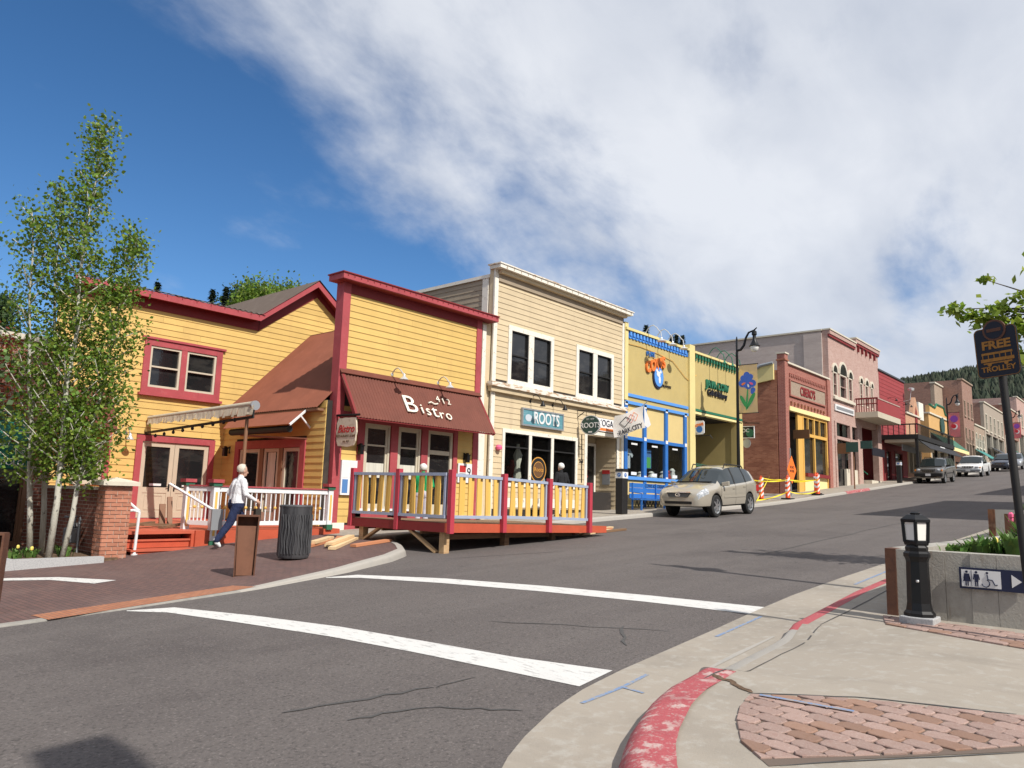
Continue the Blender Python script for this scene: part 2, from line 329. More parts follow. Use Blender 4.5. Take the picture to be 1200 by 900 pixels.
mdef('stone', c=(.34,.285,.23), r=.9, layers=[(2,.5,.7,(.36,.29,.24),.6)], bump=(10,.4))
mdef('granite', c=(.42,.42,.42), r=.8, layers=[(70,.5,.6,(.3,.3,.31),.7)])
mdef('stucco', c=(.50,.39,.16), r=.85, var=[(1.2,.10)], layers=[(4,.55,.72,(.56,.42,.14),.4)], bump=(45,.25,.006))
mdef('stucco_pale', c=(.72,.60,.27), r=.8, var=[(2,.1)])
mdef('blue', c=(.035,.17,.52), r=.45, var=[(4,.15)])
mdef('blue_light', c=(.10,.30,.72), r=.45)
mdef('green_trim', c=(.02,.15,.085), r=.5)
mdef('cream', c=(.82,.70,.34), r=.6)
mdef('amber', c=(.72,.42,.10), r=.6, var=[(4,.1)])
mdef('red_clap', c=(.31,.045,.048), r=.65, var=[(2,.12)], objvar=.05)
mdef('orange_wall', c=(.60,.36,.14), r=.7, var=[(2,.1)])
mdef('slate', c=(.06,.065,.075), r=.7)
mdef('rust', c=(.12,.05,.028), r=.7, layers=[(6,.5,.68,(.07,.03,.02),.7),(30,.55,.7,(.17,.08,.045),.5)], bump=(40,.4,.005))
mdef('rust_stain', c=(.20,.09,.045), r=.9, layers=[((12,12,2.5),.42,.58,(.08,.035,.022),.9),(5,.58,.7,(.25,.16,.10),.5)], bump=(45,.5,.008))
mdef('black_iron', c=(.006,.006,.007), r=.42, spec=.35)
mdef('black', c=(.015,.014,.014), r=.6)
mdef('char', c=(.085,.085,.09), r=.55, metal=.2, layers=[((9,9,1.2),.5,.6,(.055,.055,.06),.8)])
mdef('steel', c=(.55,.56,.57), r=.35, metal=.8)
mdef('grey_metal', c=(.34,.36,.38), r=.45, metal=.4)
mdef('lamp_glass', c=(.75,.74,.70), r=.25, spec=.5)
mdef('lamp_white', c=(.62,.63,.64), r=.3, metal=.4)
mdef('gold', c=(.62,.30,.06), r=.5); mdef('gold_shaded', c=(.36,.16,.025), r=.6, layers=[(30,.5,.65,(.2,.09,.02),.7)])  # second gold is darker: shade on the trolley sign face in its colour
mdef('sign_teal', c=(.10,.26,.31), r=.6, layers=[((2,2,18),.5,.62,(.17,.35,.40),.7),(5,.58,.68,(.34,.47,.50),.5)])
mdef('sign_green', c=(.03,.075,.065), r=.5); mdef('sign_brown', c=(.14,.07,.03), r=.6); mdef('sign_black', c=(.012,.012,.02), r=.5)
mdef('sign_navy', c=(.012,.016,.05), r=.5); mdef('sign_white', c=(.72,.72,.72), r=.5); mdef('letter_cream', c=(.82,.78,.66), r=.5)
mdef('parchment', c=(.60,.52,.40), r=.8, layers=[(9,.5,.66,(.42,.33,.23),.7)])
mdef('orange_sign', c=(.92,.20,.03), r=.45); mdef('orange_plastic', c=(.88,.11,.03), r=.5)
mdef('tape', c=(.85,.68,.03), r=.4)
mdef('letter_orange', c=(.78,.20,.04), r=.5); mdef('letter_red', c=(.45,.03,.03), r=.5); mdef('letter_maroon', c=(.25,.03,.03), r=.5)
mdef('flag_cloth', c=(.60,.57,.53), r=.9, trans=.25); mdef('banner_yellow', c=(.88,.52,.03), r=.8, trans=.45); mdef('banner_red', c=(.6,.03,.05), r=.8, trans=.2); mdef('banner_purple', c=(.22,.06,.35), r=.8)
mdef('iris_blue', c=(.05,.13,.5), r=.8); mdef('iris_green', c=(.05,.3,.09), r=.8)
mdef('awn_green', c=(.015,.14,.095), r=.75, var=[(2,.15)]); mdef('awn_teal', c=(.05,.22,.20), r=.75)
# vegetation
mdef('aspen_leaf', c=(.17,.265,.035), r=.5, islvar=.5, hue=.025, trans=.4)
mdef('dark_leaf', c=(.055,.10,.03), r=.55, islvar=.5, hue=.02, trans=.25)
mdef('maple_leaf', c=(.27,.37,.05), r=.45, islvar=.4, hue=.02, trans=.4)
mdef('red_leaf', c=(.33,.08,.03), r=.5, islvar=.5, hue=.02, trans=.3)
mdef('conifer', c=(.045,.07,.04), r=.8, islvar=.45, hue=.02)
mdef('hill_tree', c=(.036,.047,.028), r=.9, islvar=.55, hue=.035)
mdef('hill_ground', c=(.055,.06,.03), r=.95, layers=[(.02,.45,.6,(.03,.042,.02),.8)])
mdef('bark_white', c=(.50,.48,.41), r=.85, layers=[((9,9,5),.60,.66,(.10,.085,.07),.85),((3,3,1.5),.5,.7,(.36,.33,.25),.6)], bump=(30,.4))
mdef('bark', c=(.12,.09,.065), r=.9, bump=(30,.5))
mdef('twig', c=(.30,.27,.22), r=.8)
mdef('grass_blade', c=(.12,.22,.05), r=.55, islvar=.4, hue=.02, trans=.3)
mdef('flower_pink', c=(.75,.12,.25), r=.6); mdef('flower_yellow', c=(.8,.65,.15), r=.6)
# ================================================================ THE SETTING
mdef('paver_joint', c=(.14,.105,.085), r=.95)
def G(X):                                                     # height of the street, rising uphill
    if X > 300: X = 300
    if X < 30: return .047*X
    if X < 38:
        t = (X-30)/8; return 1.41+8*(.047*t+.026*t*t/2)
    return 1.89+.073*(X-38)
def lerp(tab, x):
    if x <= tab[0][0]: return tab[0][1]
    for (a, b), (c, d) in zip(tab, tab[1:]):
        if x <= c: return b+(d-b)*(x-a)/(c-a)
    return tab[-1][1]
def sstep(a, b, x):
    t = max(0, min(1, (x-a)/(b-a))); return t*t*(3-2*t)
YF = [(-40,9.1),(3,9.22),(4,9.28),(5.7,9.44),(7.5,9.88),(9,10.5),(9.74,10.97),(10.3,11.7),(10.9,12.7),(11.6,13.4),(12.4,13.65),(300,13.65)]
KF = [(-40,.012),(5.6,.015),(8.2,.10),(9.6,.13),(300,.13)]
YN = [(2.45,.9),(2.5,1.2),(2.62,1.48),(2.8,1.72),(3.0,1.91),(3.2,2.06),(3.44,2.22),(3.7,2.37),(3.97,2.49),(4.45,2.66),(4.9,2.76),(5.5,2.82),(7.5,2.90),(10,3.06),(12,3.1),(300,3.1)]
def fz(X): return G(X)+lerp(KF, X)                            # far pavement height
def nz(X, Y):                                                 # near pavement height, with a dropped kerb
    yn = lerp(YN, X); r = sstep(5.45, 5.95, X)*(1-sstep(7.15, 7.6, X))*max(0, 1-max(0, yn-Y)/1.2)
    return G(X)+.13-.115*r
def frange(a, b, s):
    o = []; x = a
    while x < b-1e-6: o.append(x); x += s
    return o+[b]
XS = frange(-60, -12, 6)[:-1]+frange(-12, 14, .5)[:-1]+frange(14, 66, 1)[:-1]+frange(66, 300, 6)
def sheet(name, xs, ya, yb, zf, mat, ny=1, kind='structure', parent=None, smooth=True):
    m = MB(); vs = []; n = ny+1
    for x in xs:
        a = ya(x) if callable(ya) else ya; b = yb(x) if callable(yb) else yb
        for j in range(n):
            y = a+(b-a)*j/ny; vs.append((x, y, zf(x, y)))
    m.add(vs, [(i*n+j, (i+1)*n+j, (i+1)*n+j+1, i*n+j+1) for i in range(len(xs)-1) for j in range(ny)])
    o = m.build(name, mat, parent, fix=False, smooth='all' if smooth else False)
    if not parent: o['kind'] = kind
    return o
# wide terrain sheet to the horizon: hillside rises behind the shops
def terrain(x, y):
    z = G(x)-.45
    if y > 34: z += .20*(min(y, 130)-34)
    if y < -18: z += .10*(-18-max(y, -120))
    d = max(abs(x)-400, abs(y)-300, 0)
    return z+min(d, 1500)*.02
txs = [-3000,-1200,-500,-200,-100]+frange(-60, 120, 10)+[160,200,260,300,400,600,900,1400,3000]
tys = [-3000,-1200,-500,-200,-120,-60,-30,-18,-8,0,8,16,24,34,45,60,80,100,130,200,400,900,3000]
m = MB(); n = len(tys)
m.add([(x, y, terrain(x, y)) for x in txs for y in tys], [(i*n+j, (i+1)*n+j, (i+1)*n+j+1, i*n+j+1) for i in range(len(txs)-1) for j in range(n-1)])
m.build('ground', 'earth', fix=False, smooth='all')['kind'] = 'structure'
road = sheet('road', XS, -40, 16, lambda x, y: G(x), 'asphalt', 8)
# far pavement: brick on the left bulb-out, concrete further up
bx = [x for x in frange(-40, 10.8, .3)]
sheet('brick_pavement', bx, lambda x: lerp(YF, x)+.15, 24, lambda x, y: fz(x), 'paver_walk', 6)
cx = frange(10.8, 14, .2)[:-1]+frange(14, 300, 1.0)
sheet('concrete_pavement', cx, lambda x: lerp(YF, x)+.15, 24, lambda x, y: fz(x), 'concrete', 6)
# joints cut in the concrete pavement, narrow dark grooves
m = MB()
for x in frange(13.0, 90, 1.5): m.add([(x, 13.8, fz(x)+.004), (x+.02, 13.8, fz(x+.02)+.004), (x+.02, 15.8, fz(x+.02)+.004), (x, 15.8, fz(x)+.004)], [(0,1,2,3)])
m.build('pavement_joint', 'concrete_dark', bpy.data.objects['concrete_pavement'], fix=False)
def kerb(name, path, zt, zb, w, mat, inner=1, segs=None, rmax=.06):
    """kerb of separate-looking stones along a plan path; rounded outer edge"""
    P = [Vector((a, b, 0)) for a, b in path]; vs = []; k = 8
    for i, p in enumerate(P):
        d = (P[min(i+1, len(P)-1)]-P[max(i-1, 0)]).normalized(); nrm = Vector((-d.y, d.x, 0))*inner
        t = zt(p.x, p.y); b = zb(p.x, p.y)
        h = max(t-b, .004)
        rr = min(rmax, h*.75); prof = [(-.012, b-.05), (.0, b+.3*(h-rr)), (.012, t-rr)]+[(.012+rr*(1-math.cos(R(a))), t-rr+rr*math.sin(R(a))) for a in (25, 50, 72)]+[(.012+rr, t+.002), (w, t+.002)]
        for o_, z in prof: q = p+nrm*o_; vs.append((q.x, q.y, z))
    m = MB().add(vs, [(i*k+j, (i+1)*k+j, (i+1)*k+j+1, i*k+j+1) for i in range(len(P)-1) for j in range(k-1)])
    for e in (0, len(P)-1):
        q0, q1 = vs[e*k], vs[e*k+k-1]; m.add([vs[e*k+j] for j in range(k)]+[(q1[0], q1[1], q0[2])], [tuple(range(k+1))])
    o = m.build(name, mat, fix=False, smooth=True); o['kind'] = 'structure'; return o
def dens(tab, a, b, s): return [(x, lerp(tab, x)) for x in frange(a, b, s)]
kerb('far_kerb_flush', dens(YF, -40, 5.5, .5), lambda x, y: fz(x), lambda x, y: G(x), .15, 'concrete_dark')
kerb('far_kerb', dens(YF, 5.5, 9, .35)[:-1]+dens(YF, 9, 13, .15)[:-1]+dens(YF, 13, 300, 2), lambda x, y: fz(x), lambda x, y: G(x), .17, 'kerbstone')
kerb('red_kerb', [(x, 13.63) for x in frange(44.3, 48.6, .4)], lambda x, y: fz(x)+.004, lambda x, y: G(x)+.01, .2, 'kerb_red')
# near pavement
nx_ = [2.45,2.47,2.5,2.55,2.62,2.7,2.8,2.9,3.0,3.1,3.2,3.32,3.44,3.56,3.7,3.83]+frange(3.97, 12, .15)[:-1]+frange(12, 60, 1)[:-1]+frange(60, 300, 6)
sheet('near_pavement', nx_, lambda x: -9, lambda x: lerp(YN, x)-.12, nz, 'concrete', 24)
pth = [(2.45, -12), (2.45, -2), (2.45, .4)]+[(x, lerp(YN, x)) for x in nx_]
def seg(a, b): return [p for p in pth if a <= p[0] <= b]
kz = lambda x, y: nz(x, y-.05)
kerb('near_kerb_red', [p for p in pth if p[0] <= 5.48], lambda x, y: kz(x, y)+.02*(1-sstep(4.6, 5.3, x)), lambda x, y: G(x), .30, 'kerb_red', -1, rmax=.12)
kerb('near_kerb_drop', seg(5.46, 7.43), kz, lambda x, y: G(x), .17, 'kerbstone', -1)
kerb('near_kerb_upper', seg(7.41, 16), kz, lambda x, y: G(x), .17, 'kerb_red_clean', -1)
kerb('near_kerb_far', seg(16, 300), kz, lambda x, y: G(x), .17, 'kerbstone', -1)
# concrete gutter pan
gp_ = []
for i, (x, y) in enumerate(pth):
    p = Vector((x, y)); a = Vector(pth[max(i-1, 0)]); b = Vector(pth[min(i+1, len(pth)-1)]); d = (b-a).normalized()
    gp_.append((p, p+Vector((-d.y, d.x))*(.62+.1*sstep(4, 9, x))))
m = MB(); vs = []
for p, q in gp_: vs += [(p.x, p.y, G(p.x)+.006), (q.x, q.y, G(q.x)+.004)]
m.add(vs, [(2*i, 2*i+1, 2*i+3, 2*i+2) for i in range(len(gp_)-1)])
m.build('gutter', 'concrete', fix=False, smooth='all')['kind'] = 'structure'
def strip(name, left, right, mat, parent, dz=.004, zf=None, sub=6):
    zf = zf or (lambda x, y: G(x)); vs = []
    def res(L_):
        L_ = [Vector(p) for p in L_]; o = []
        for i in range(len(L_)-1):
            for k in range(sub): o.append(L_[i].lerp(L_[i+1], k/sub))
        return o+[L_[-1]]
    A, B = res(left), res(right)
    for a, b in zip(A, B): vs += [(a.x, a.y, zf(a.x, a.y)+dz), (b.x, b.y, zf(b.x, b.y)+dz)]
    m = MB().add(vs, [(2*i, 2*i+1, 2*i+3, 2*i+2) for i in range(len(A)-1)])
    return m.build(name, mat, parent, fix=False)
strip('crosswalk_stripe', [(3.95,9.2),(4.40,8.98),(4.74,7.77),(4.99,6.56),(5.10,5.40),(5.18,4.41),(5.36,3.50)], [(3.93,9.16),(4.2,8.72),(4.42,7.6),(4.64,6.3),(4.74,5.2),(4.79,4.2),(4.82,3.44)], 'line_white', road)
strip('crosswalk_stripe', [(7.05,9.73),(7.54,9.6),(8.13,8.30),(8.52,6.67),(8.75,5.18),(8.9,3.62)], [(7.03,9.68),(7.36,9.3),(7.78,8.0),(8.12,6.4),(8.31,4.98),(8.38,3.62)], 'line_white', road)
def line(name, pts, w, mat, parent, dz=.005, zf=None, sub=3, taper=True):
    P = [Vector(p) for p in pts]; A = []; B = []
    for i, p in enumerate(P):
        d = (P[min(i+1, len(P)-1)]-P[max(i-1, 0)]).normalized(); nn = Vector((-d.y, d.x))
        ww = w*(.35 if taper and i in (0, len(P)-1) else random.uniform(.75, 1.25) if taper else 1)/2
        A.append(p+nn*ww); B.append(p-nn*ww)
    return strip(name, A, B, mat, parent, dz, zf, sub)
gut = bpy.data.objects['gutter']
def wob(a, b, n, s): return [(a[0]+(b[0]-a[0])*i/n+random.uniform(-s, s), a[1]+(b[1]-a[1])*i/n+random.uniform(-s, s)) for i in range(n+1)]
for pts, w in [(wob((3.05,4.6),(4.1,4.25),9,.03), .035), (wob((3.2,4.15),(3.75,3.95),6,.03), .03), (wob((3.75,3.95),(4.1,3.4),7,.03), .02), (wob((4.1,4.25),(4.5,4.2),4,.02), .018),
               (wob((9.9,10.1),(12.3,9.2),6,.03), .03), (wob((6.9,4.4),(6.2,3.9),5,.03), .03), (wob((6.2,5.6),(7.0,3.9),7,.03), .02), (wob((14,6),(40,6.7),26,.06), .03)]:
    line('crack', pts, w, 'tar', road)
for x in (4.62, 6.35, 8.0, 9.8, 12.2, 15): line('joint', wob((x, lerp(YN, x)+.02), (x+.05, lerp(YN, x)+.68), 4, .012), .02, 'tar', gut, .003)
line('survey_mark', [(4.49,3.18),(5.02,3.18),(5.43,3.22)], .035, 'line_blue', gut, .008, None, 3, False)
line('survey_mark', [(5.0,3.18),(4.97,2.98)], .03, 'line_blue', gut, .009, None, 3, False)
line('survey_mark', [(7.04,3.42),(8.3,3.5)], .035, 'line_blue', gut, .008, None, 3, False)
line('survey_mark', [(11.4,3.45),(13.2,3.5)], .04, 'line_blue', gut, .008, None, 3, False)
line('kerb_edge_line', [(5.7,2.92),(6.5,2.97),(7.4,3.0)], .07, 'kerbstone', gut, .009, None, 3, True)
bp = bpy.data.objects['brick_pavement']; fzz = lambda x, y: fz(x)
strip('tactile_strip', [(3.1,9.62),(5.66,9.93)], [(3.14,9.2),(5.8,9.56)], 'paver_tactile', bp, .005, fzz)
strip('painted_curve', [(2.9,13.65),(3.89,13.18),(4.42,12.72),(4.84,11.72)], [(2.8,13.45),(3.74,12.95),(4.22,12.5),(4.5,11.62)], 'line_white', bp, .005, fzz)
# near pavement: joints, paver field, paver strip
npv = bpy.data.objects['near_pavement']
def clip(poly, reg):
    out = list(poly)
    for i in range(len(reg)):
        a, b = reg[i], reg[(i+1) % len(reg)]; inp = out; out = []
        def side(p): return (b[0]-a[0])*(p[1]-a[1])-(b[1]-a[1])*(p[0]-a[0])
        for j in range(len(inp)):
            p, q = inp[j], inp[(j+1) % len(inp)]; sp_, sq = side(p), side(q)
            if sp_ >= 0: out.append(p)
            if sp_*sq < 0: t = sp_/(sp_-sq); out.append((p[0]+(q[0]-p[0])*t, p[1]+(q[1]-p[1])*t))
        if len(out) < 3: return []
    return out
def area(p): return sum(p[i][0]*p[(i+1) % len(p)][1]-p[(i+1) % len(p)][0]*p[i][1] for i in range(len(p)))/2
def pavers(reg, e1, Lp, Wp, brown, base_dz=.003):
    if area(reg) < 0: reg = reg[::-1]
    m = MB(); m.add([(x, y, nz(x, y)+base_dz) for x, y in reg], [tuple(range(len(reg)))]); m.build('paver_bed', 'paver_joint', npv, fix=False)
    e1 = Vector(e1).normalized(); e2 = Vector((-e1.y, e1.x)); c = Vector((sum(p[0] for p in reg)/len(reg), sum(p[1] for p in reg)/len(reg)))
    for r in range(-14, 15):
        for k in range(-14, 15):
            q = c+e1*(k*Lp+(Lp/2 if r % 2 else 0)+random.uniform(-.006, .006))+e2*(r*Wp+random.uniform(-.004, .004))
            a = random.uniform(-.03, .03); f1 = (e1+e2*a).normalized(); f2 = Vector((-f1.y, f1.x)); l = Lp/2-.003; w = Wp/2-.003; ch = .024
            o8 = [(-l, -w+ch), (-l+ch, -w), (l-ch, -w), (l, -w+ch), (l, w-ch), (l-ch, w), (-l+ch, w), (-l, w-ch)]
            P = [tuple(q+f1*s+f2*t) for s, t in o8]
            P = clip(P, reg)
            if len(P) < 3 or abs(area(P)) < .0012: continue
            if area(P) < 0: P = P[::-1]
            cc = Vector((sum(p[0] for p in P)/len(P), sum(p[1] for p in P)/len(P)))
            h = .012+random.uniform(-.003, .004); tl = (random.uniform(-.02, .02), random.uniform(-.02, .02)); n = len(P); mm = MB()
            top = [cc.lerp(Vector(p), .93) for p in P]
            z = lambda p, e: nz(p[0], p[1])+e+tl[0]*(p[0]-cc.x)+tl[1]*(p[1]-cc.y)
            mm.add([(p[0], p[1], z(p, 0)) for p in P]+[(p[0], p[1], z(p, h-.004)) for p in P]+[(p.x, p.y, z(p, h)) for p in top],
                   [tuple(2*n+i for i in range(n))]+[(i, (i+1) % n, n+(i+1) % n, n+i) for i in range(n)]+[(n+i, n+(i+1) % n, 2*n+(i+1) % n, 2*n+i) for i in range(n)])
            mm.build('paver', 'paver_brown' if random.random() < brown else 'paver', npv, fix=False)
pavers([(5.0,2.19),(4.72,2.14),(4.45,2.04),(4.13,1.87),(3.9,1.62),(4.3,1.3),(4.95,.7),(5.3,.35),(5.75,.35),(5.62,.77),(5.33,1.65)], (-.18,-.98), .19, .118, .25)
pavers([(8.46,2.3),(8.02,2.16),(7.85,1.6),(7.65,.9),(7.6,.6),(8.3,.6),(8.42,1.6)], (-.12,-.99), .19, .118, .3)
line('survey_mark', [(4.98,2.12),(5.0,1.9),(5.02,1.55)], .03, 'line_blue', npv, .022, lambda x, y: nz(x, y), 3, False)
nzz = lambda x, y: nz(x, y)
line('joint', wob((5.02,2.22),(5.4,1.65),5,.01)+wob((5.45,1.5),(5.66,.8),5,.01), .018, 'tar', npv, .004, nzz)
line('joint', wob((5.1,2.6),(7.6,2.62),10,.01), .015, 'tar', npv, .004, nzz)
line('joint', wob((7.6,2.62),(12,2.8),10,.01), .015, 'tar', npv, .004, nzz)
line('joint', wob((4.95,.68),(3.95,1.58),6,.008), .012, 'tar', npv, .004, nzz)
line('broken_edge', wob((5.3,2.6),(5.06,2.2),9,.02), .045, 'soil', npv, .005, nzz)
for x in (10.6, 12.4): line('joint', [(x, 2.85), (x, 2.35)], .012, 'tar', npv, .004, nzz)
# forested hill at the head of the street
def hillz(x, y):
    r = math.exp(-((x-780)/260)**2)
    return 12+max(4, 110-.07*(y-60))*r+4*math.sin(x*.02+y*.013)*r
hx = frange(330, 1150, 20); hy = frange(-420, 620, 20); m = MB(); n = len(hy)
m.add([(x, y, hillz(x, y)) for x in hx for y in hy], [(i*n+j, (i+1)*n+j, (i+1)*n+j+1, i*n+j+1) for i in range(len(hx)-1) for j in range(n-1)])
m.build('hill', 'hill_ground', fix=False, smooth='all')['kind'] = 'structure'
rnd = random.Random(3); m = MB()
for i in range(9000):
    a = rnd.uniform(R(3), R(17)); d = rnd.uniform(480, 800); x = d*math.cos(a); y = d*math.sin(a); z = hillz(x, y)
    h = rnd.uniform(4, 10.5)*(1 if rnd.random() < .75 else .6); r = h*rnd.uniform(.22, .38); k = 5; o_ = rnd.random()*6
    vs = [(x+rnd.uniform(-.5, .5), y, z+h)]
    for rr, hh in ((r*.55, .62), (r, .12)):
        vs += [(x+rr*math.cos(o_+2*math.pi*j/k)*rnd.uniform(.7, 1.2), y+rr*math.sin(o_+2*math.pi*j/k)*rnd.uniform(.7, 1.2), z+h*(hh+rnd.uniform(-.05, .05))) for j in range(k)]
    m.add(vs, [(0, 1+j, 1+(j+1) % k) for j in range(k)]+[(1+j, 1+k+j, 1+k+(j+1) % k, 1+(j+1) % k) for j in range(k)])
tag(m.build('hillside_forest', 'hill_tree', fix=False), 'dense dark conifer forest covering the far hillside', 'forest', kind='stuff')
# ================================================================ BUILDING HELPERS
BRND = random.Random(99)
def boards(parent, T, u0, u1, z0, z1, step, openings, mat, lim=None, proud=.02, name='board'):
    """lapped clapboards, each a board of its own, cut round openings (u0,u1,z0,z1)"""
    z = z0
    while z < z1-.03:
        zt = min(z+step, z1); zc = (z+zt)/2; a, b = (u0, u1) if not lim else lim(zc)
        spans = [(a, b)] if b > a else []
        for (p, q, r, s_) in openings:
            if r < zc < s_:
                ns = []
                for (c, d) in spans:
                    if p > c: ns.append((c, min(p, d)))
                    if q < d: ns.append((max(q, c), d))
                spans = [t for t in ns if t[1]-t[0] > .02]
        cutp = []
        for (c, d) in spans:
            if d-c > 3.2 and BRND.random() < .8: k_ = c+(d-c)*BRND.uniform(.25, .75); cutp += [(c, k_-.0015), (k_+.0015, d)]
            else: cutp.append((c, d))
        for (c, d) in cutp:
            lo, hi = (lim(z+.002), lim(zt)) if lim else ((c, d), (c, d))
            c0, d0 = (max(c, lo[0]) if c > a+.001 else lo[0], min(d, lo[1]) if d < b-.001 else lo[1])
            c1, d1 = (max(c, hi[0]) if c > a+.001 else hi[0], min(d, hi[1]) if d < b-.001 else hi[1])
            if d1-c1 < .02 or d0-c0 < .02: continue
            MB(T).hexa([(c0, -.01, z), (d0, -.01, z), (d0, proud, z), (c0, proud, z), (c1, -.01, zt+.012), (d1, -.01, zt+.012), (d1, .003, zt+.012), (c1, .003, zt+.012)]).build(name, mat, parent)
        z = zt
def wall(parent, T, u0, u1, z0, z1, openings, mat, th=.25, name='wall'):
    """solid wall with real rectangular openings (grid of slabs in one mesh)"""
    us = sorted({u0, u1}|{min(max(v, u0), u1) for o in openings for v in o[:2]}); zs = sorted({z0, z1}|{min(max(v, z0), z1) for o in openings for v in o[2:]})
    m = MB(T)
    for a, b in zip(us, us[1:]):
        runs = []
        for c, d in zip(zs, zs[1:]):
            uc, zc = (a+b)/2, (c+d)/2
            if any(o[0] < uc < o[1] and o[2] < zc < o[3] for o in openings): continue
            if runs and abs(runs[-1][1]-c) < 1e-6: runs[-1][1] = d
            else: runs.append([c, d])
        for c, d in runs: m.box(a, b, -th, 0, c, d)
    return m.build(name, mat, parent)
def rect_frame(m, u0, u1, z0, z1, f, w0, w1, mt=0, bot=None):
    fb = f if bot is None else bot
    m.box(u0, u0+f, w0, w1, z0, z1, mt); m.box(u1-f, u1, w0, w1, z0, z1, mt)
    m.box(u0+f, u1-f, w0, w1, z1-f, z1, mt); m.box(u0+f, u1-f, w0, w1, z0, z0+fb, mt)
def window(parent, T, u0, u1, z0, z1, fmat, f=.08, proud=.05, depth=.07, sash=None, mull=(), smat=None, pane='pane', sill=None, name='window', bars=None, pf=.035):
    """frame part > sash bars, pane(s), sill"""
    m = MB(T); rect_frame(m, u0, u1, z0, z1, f, -depth, proud)
    for a, b in mull: m.box(a, b, -depth, proud-.006, z0+f, z1-f)
    o = m.build(name, fmat, parent)
    cuts = [u0+f]+[x for ab in mull for x in ab]+[u1-f]
    for i in range(0, len(cuts), 2):
        a, b = cuts[i], cuts[i+1]
        s_ = MB(T)
        rect_frame(s_, a+.001, b-.001, z0+f+.001, z1-f-.001, pf, -depth+.01, proud-.03)
        for zz in ([sash] if isinstance(sash, (int, float)) else (sash or [])): s_.box(a+pf, b-pf, -depth+.012, proud-.026, zz-.022, zz+.022)
        s_.build('sash', smat or fmat, o)
        MB(T).box(a+pf*.5, b-pf*.5, -depth+.016, -depth+.024, z0+f+.02, z1-f-.02).build('pane', pane, o)
    if sill: MB(T).box(u0-.06, u1+.06, -.02, proud+.07, z0-sill, z0).build('sill', fmat, o)
    return o
def bx_(parent, name, mat, T, *b, **k): return MB(T).box(*b).build(name, mat, parent, **k)
def gooseneck(parent, T, u, z, out=.45, mats=('black_iron', 'black_iron'), drop=.22, up=.14, r=.013, sh=.09):
    m = MB(T); pts = [(u, 0, z)]+[(u, out*t, z+up*math.sin(math.pi*min(1, t*1.15))+(.0 if t < .85 else -(t-.85)*.4)) for t in (.15, .3, .5, .7, .85, .95)]+[(u, out, z-drop*.35)]
    m.tube(pts, r, 6); m.disc((u, 0, z), .045, 10, t=.03)
    o = m.build('gooseneck_arm', mats[0], parent, smooth=True)
    s_ = MB(); c = T(u, out, z-drop*.35)
    s_.lathe([(.025, .05), (.035, .03), (.04, -.02), (sh, -.11), (sh*.9, -.115), (.02, -.06)], c[0], c[1], c[2], 12); s_.build('lamp_shade', mats[1], o, smooth=True)
    return o
def corr(m, p00, p01, p10, p11, n, amp=.012, m_=0):
    """corrugated sheet: p00->p01 along the ribs (top to bottom), p00->p10 across them"""
    p00, p01, p10, p11 = map(Vector, (p00, p01, p10, p11)); nr = (p01-p00).cross(p10-p00).normalized(); vs = []
    for i in range(n*4+1):
        t = i/(n*4); h = nr*(amp*math.sin(2*math.pi*i/4)); a = p00.lerp(p10, t); b = p01.lerp(p11, t); vs += [tuple(a+h), tuple(b+h)]
    m.add(vs, [(2*i, 2*i+1, 2*i+3, 2*i+2) for i in range(n*4)], m_)
def lantern(parent, T, u, z, mat='black_iron'):
    m = MB(T); m.box(u-.04, u+.04, 0, .02, z-.08, z+.12); m.box(u-.012, u+.012, .02, .14, z+.08, z+.1)
    m.box(u-.055, u+.055, .09, .2, z-.16, z+.05); m.box(u-.075, u+.075, .07, .22, z+.05, z+.075); m.box(u-.03, u+.03, .115, .175, z+.075, z+.12); m.build('wall_lantern', mat, parent)

# ================================================================ YELLOW HOUSE WITH THE DECK (left)
HY = 20.8; T = F(HY)
hs = thing('yellow_house', 'yellow clapboard house with red eaves, double door and raised deck', 'house', (9, HY, .7))
OP = [(8.70, 10.92, 4.12, 5.6), (8.72, 10.92, .76, 2.98), (7.2, 7.92, 1.62, 2.6)]
def hlim(z):
    r = 14.9
    if z <= 6.72: return (6.9, r)
    f = (z-6.72)/(8.25-6.72)
    return (12.1+f*1.85, min(r, 14.0+(1-f)*2.1))
wall(hs, T, 6.9, 14.9, .4, 6.72, OP, 'interior', .2)
MB(T).prism([(12.0, 6.72), (15.0, 6.72), (15.0, 7.6), (14.0, 8.25)], -.21, -.01, 1).build('gable_wall', 'interior', hs)
boards(hs, T, 6.9, 14.9, .78, 8.2, .172, OP, 'yellow_board', hlim)
# frieze, fascia and roof
m = MB(T); m.box(6.8, 12.02, .0, .035, 6.42, 6.72)
m.hexa([(12.0, 0, 6.42), (14.02, 0, 7.92), (14.02, .035, 7.92), (12.0, .035, 6.42), (12.0, 0, 6.74), (14.02, 0, 8.26), (14.02, .035, 8.26), (12.0, .035, 6.74)])
m.hexa([(14.02, 0, 7.92), (15.0, 0, 7.18), (15.0, .035, 7.18), (14.02, .035, 7.92), (14.02, 0, 8.26), (15.0, 0, 7.52), (15.0, .035, 7.52), (14.02, .035, 8.26)])
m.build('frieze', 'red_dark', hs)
fa = MB(T); E = .36
fa.box(6.7, 11.86, E-.03, E, 6.66, 6.84)
for (a, za, b, zb) in ((11.86, 6.84, 13.82, 8.36), (13.82, 8.36, 14.95, 7.5)):
    fa.hexa([(a, E-.03, za-.19), (b, E-.03, zb-.19), (b, E, zb-.19), (a, E, za-.19), (a, E-.03, za), (b, E-.03, zb), (b, E, zb), (a, E, za)])
fas = fa.build('fascia', 'red_trim', hs)
sf = MB(T); sf.box(6.7, 11.9, .0, E-.03, 6.70, 6.72)
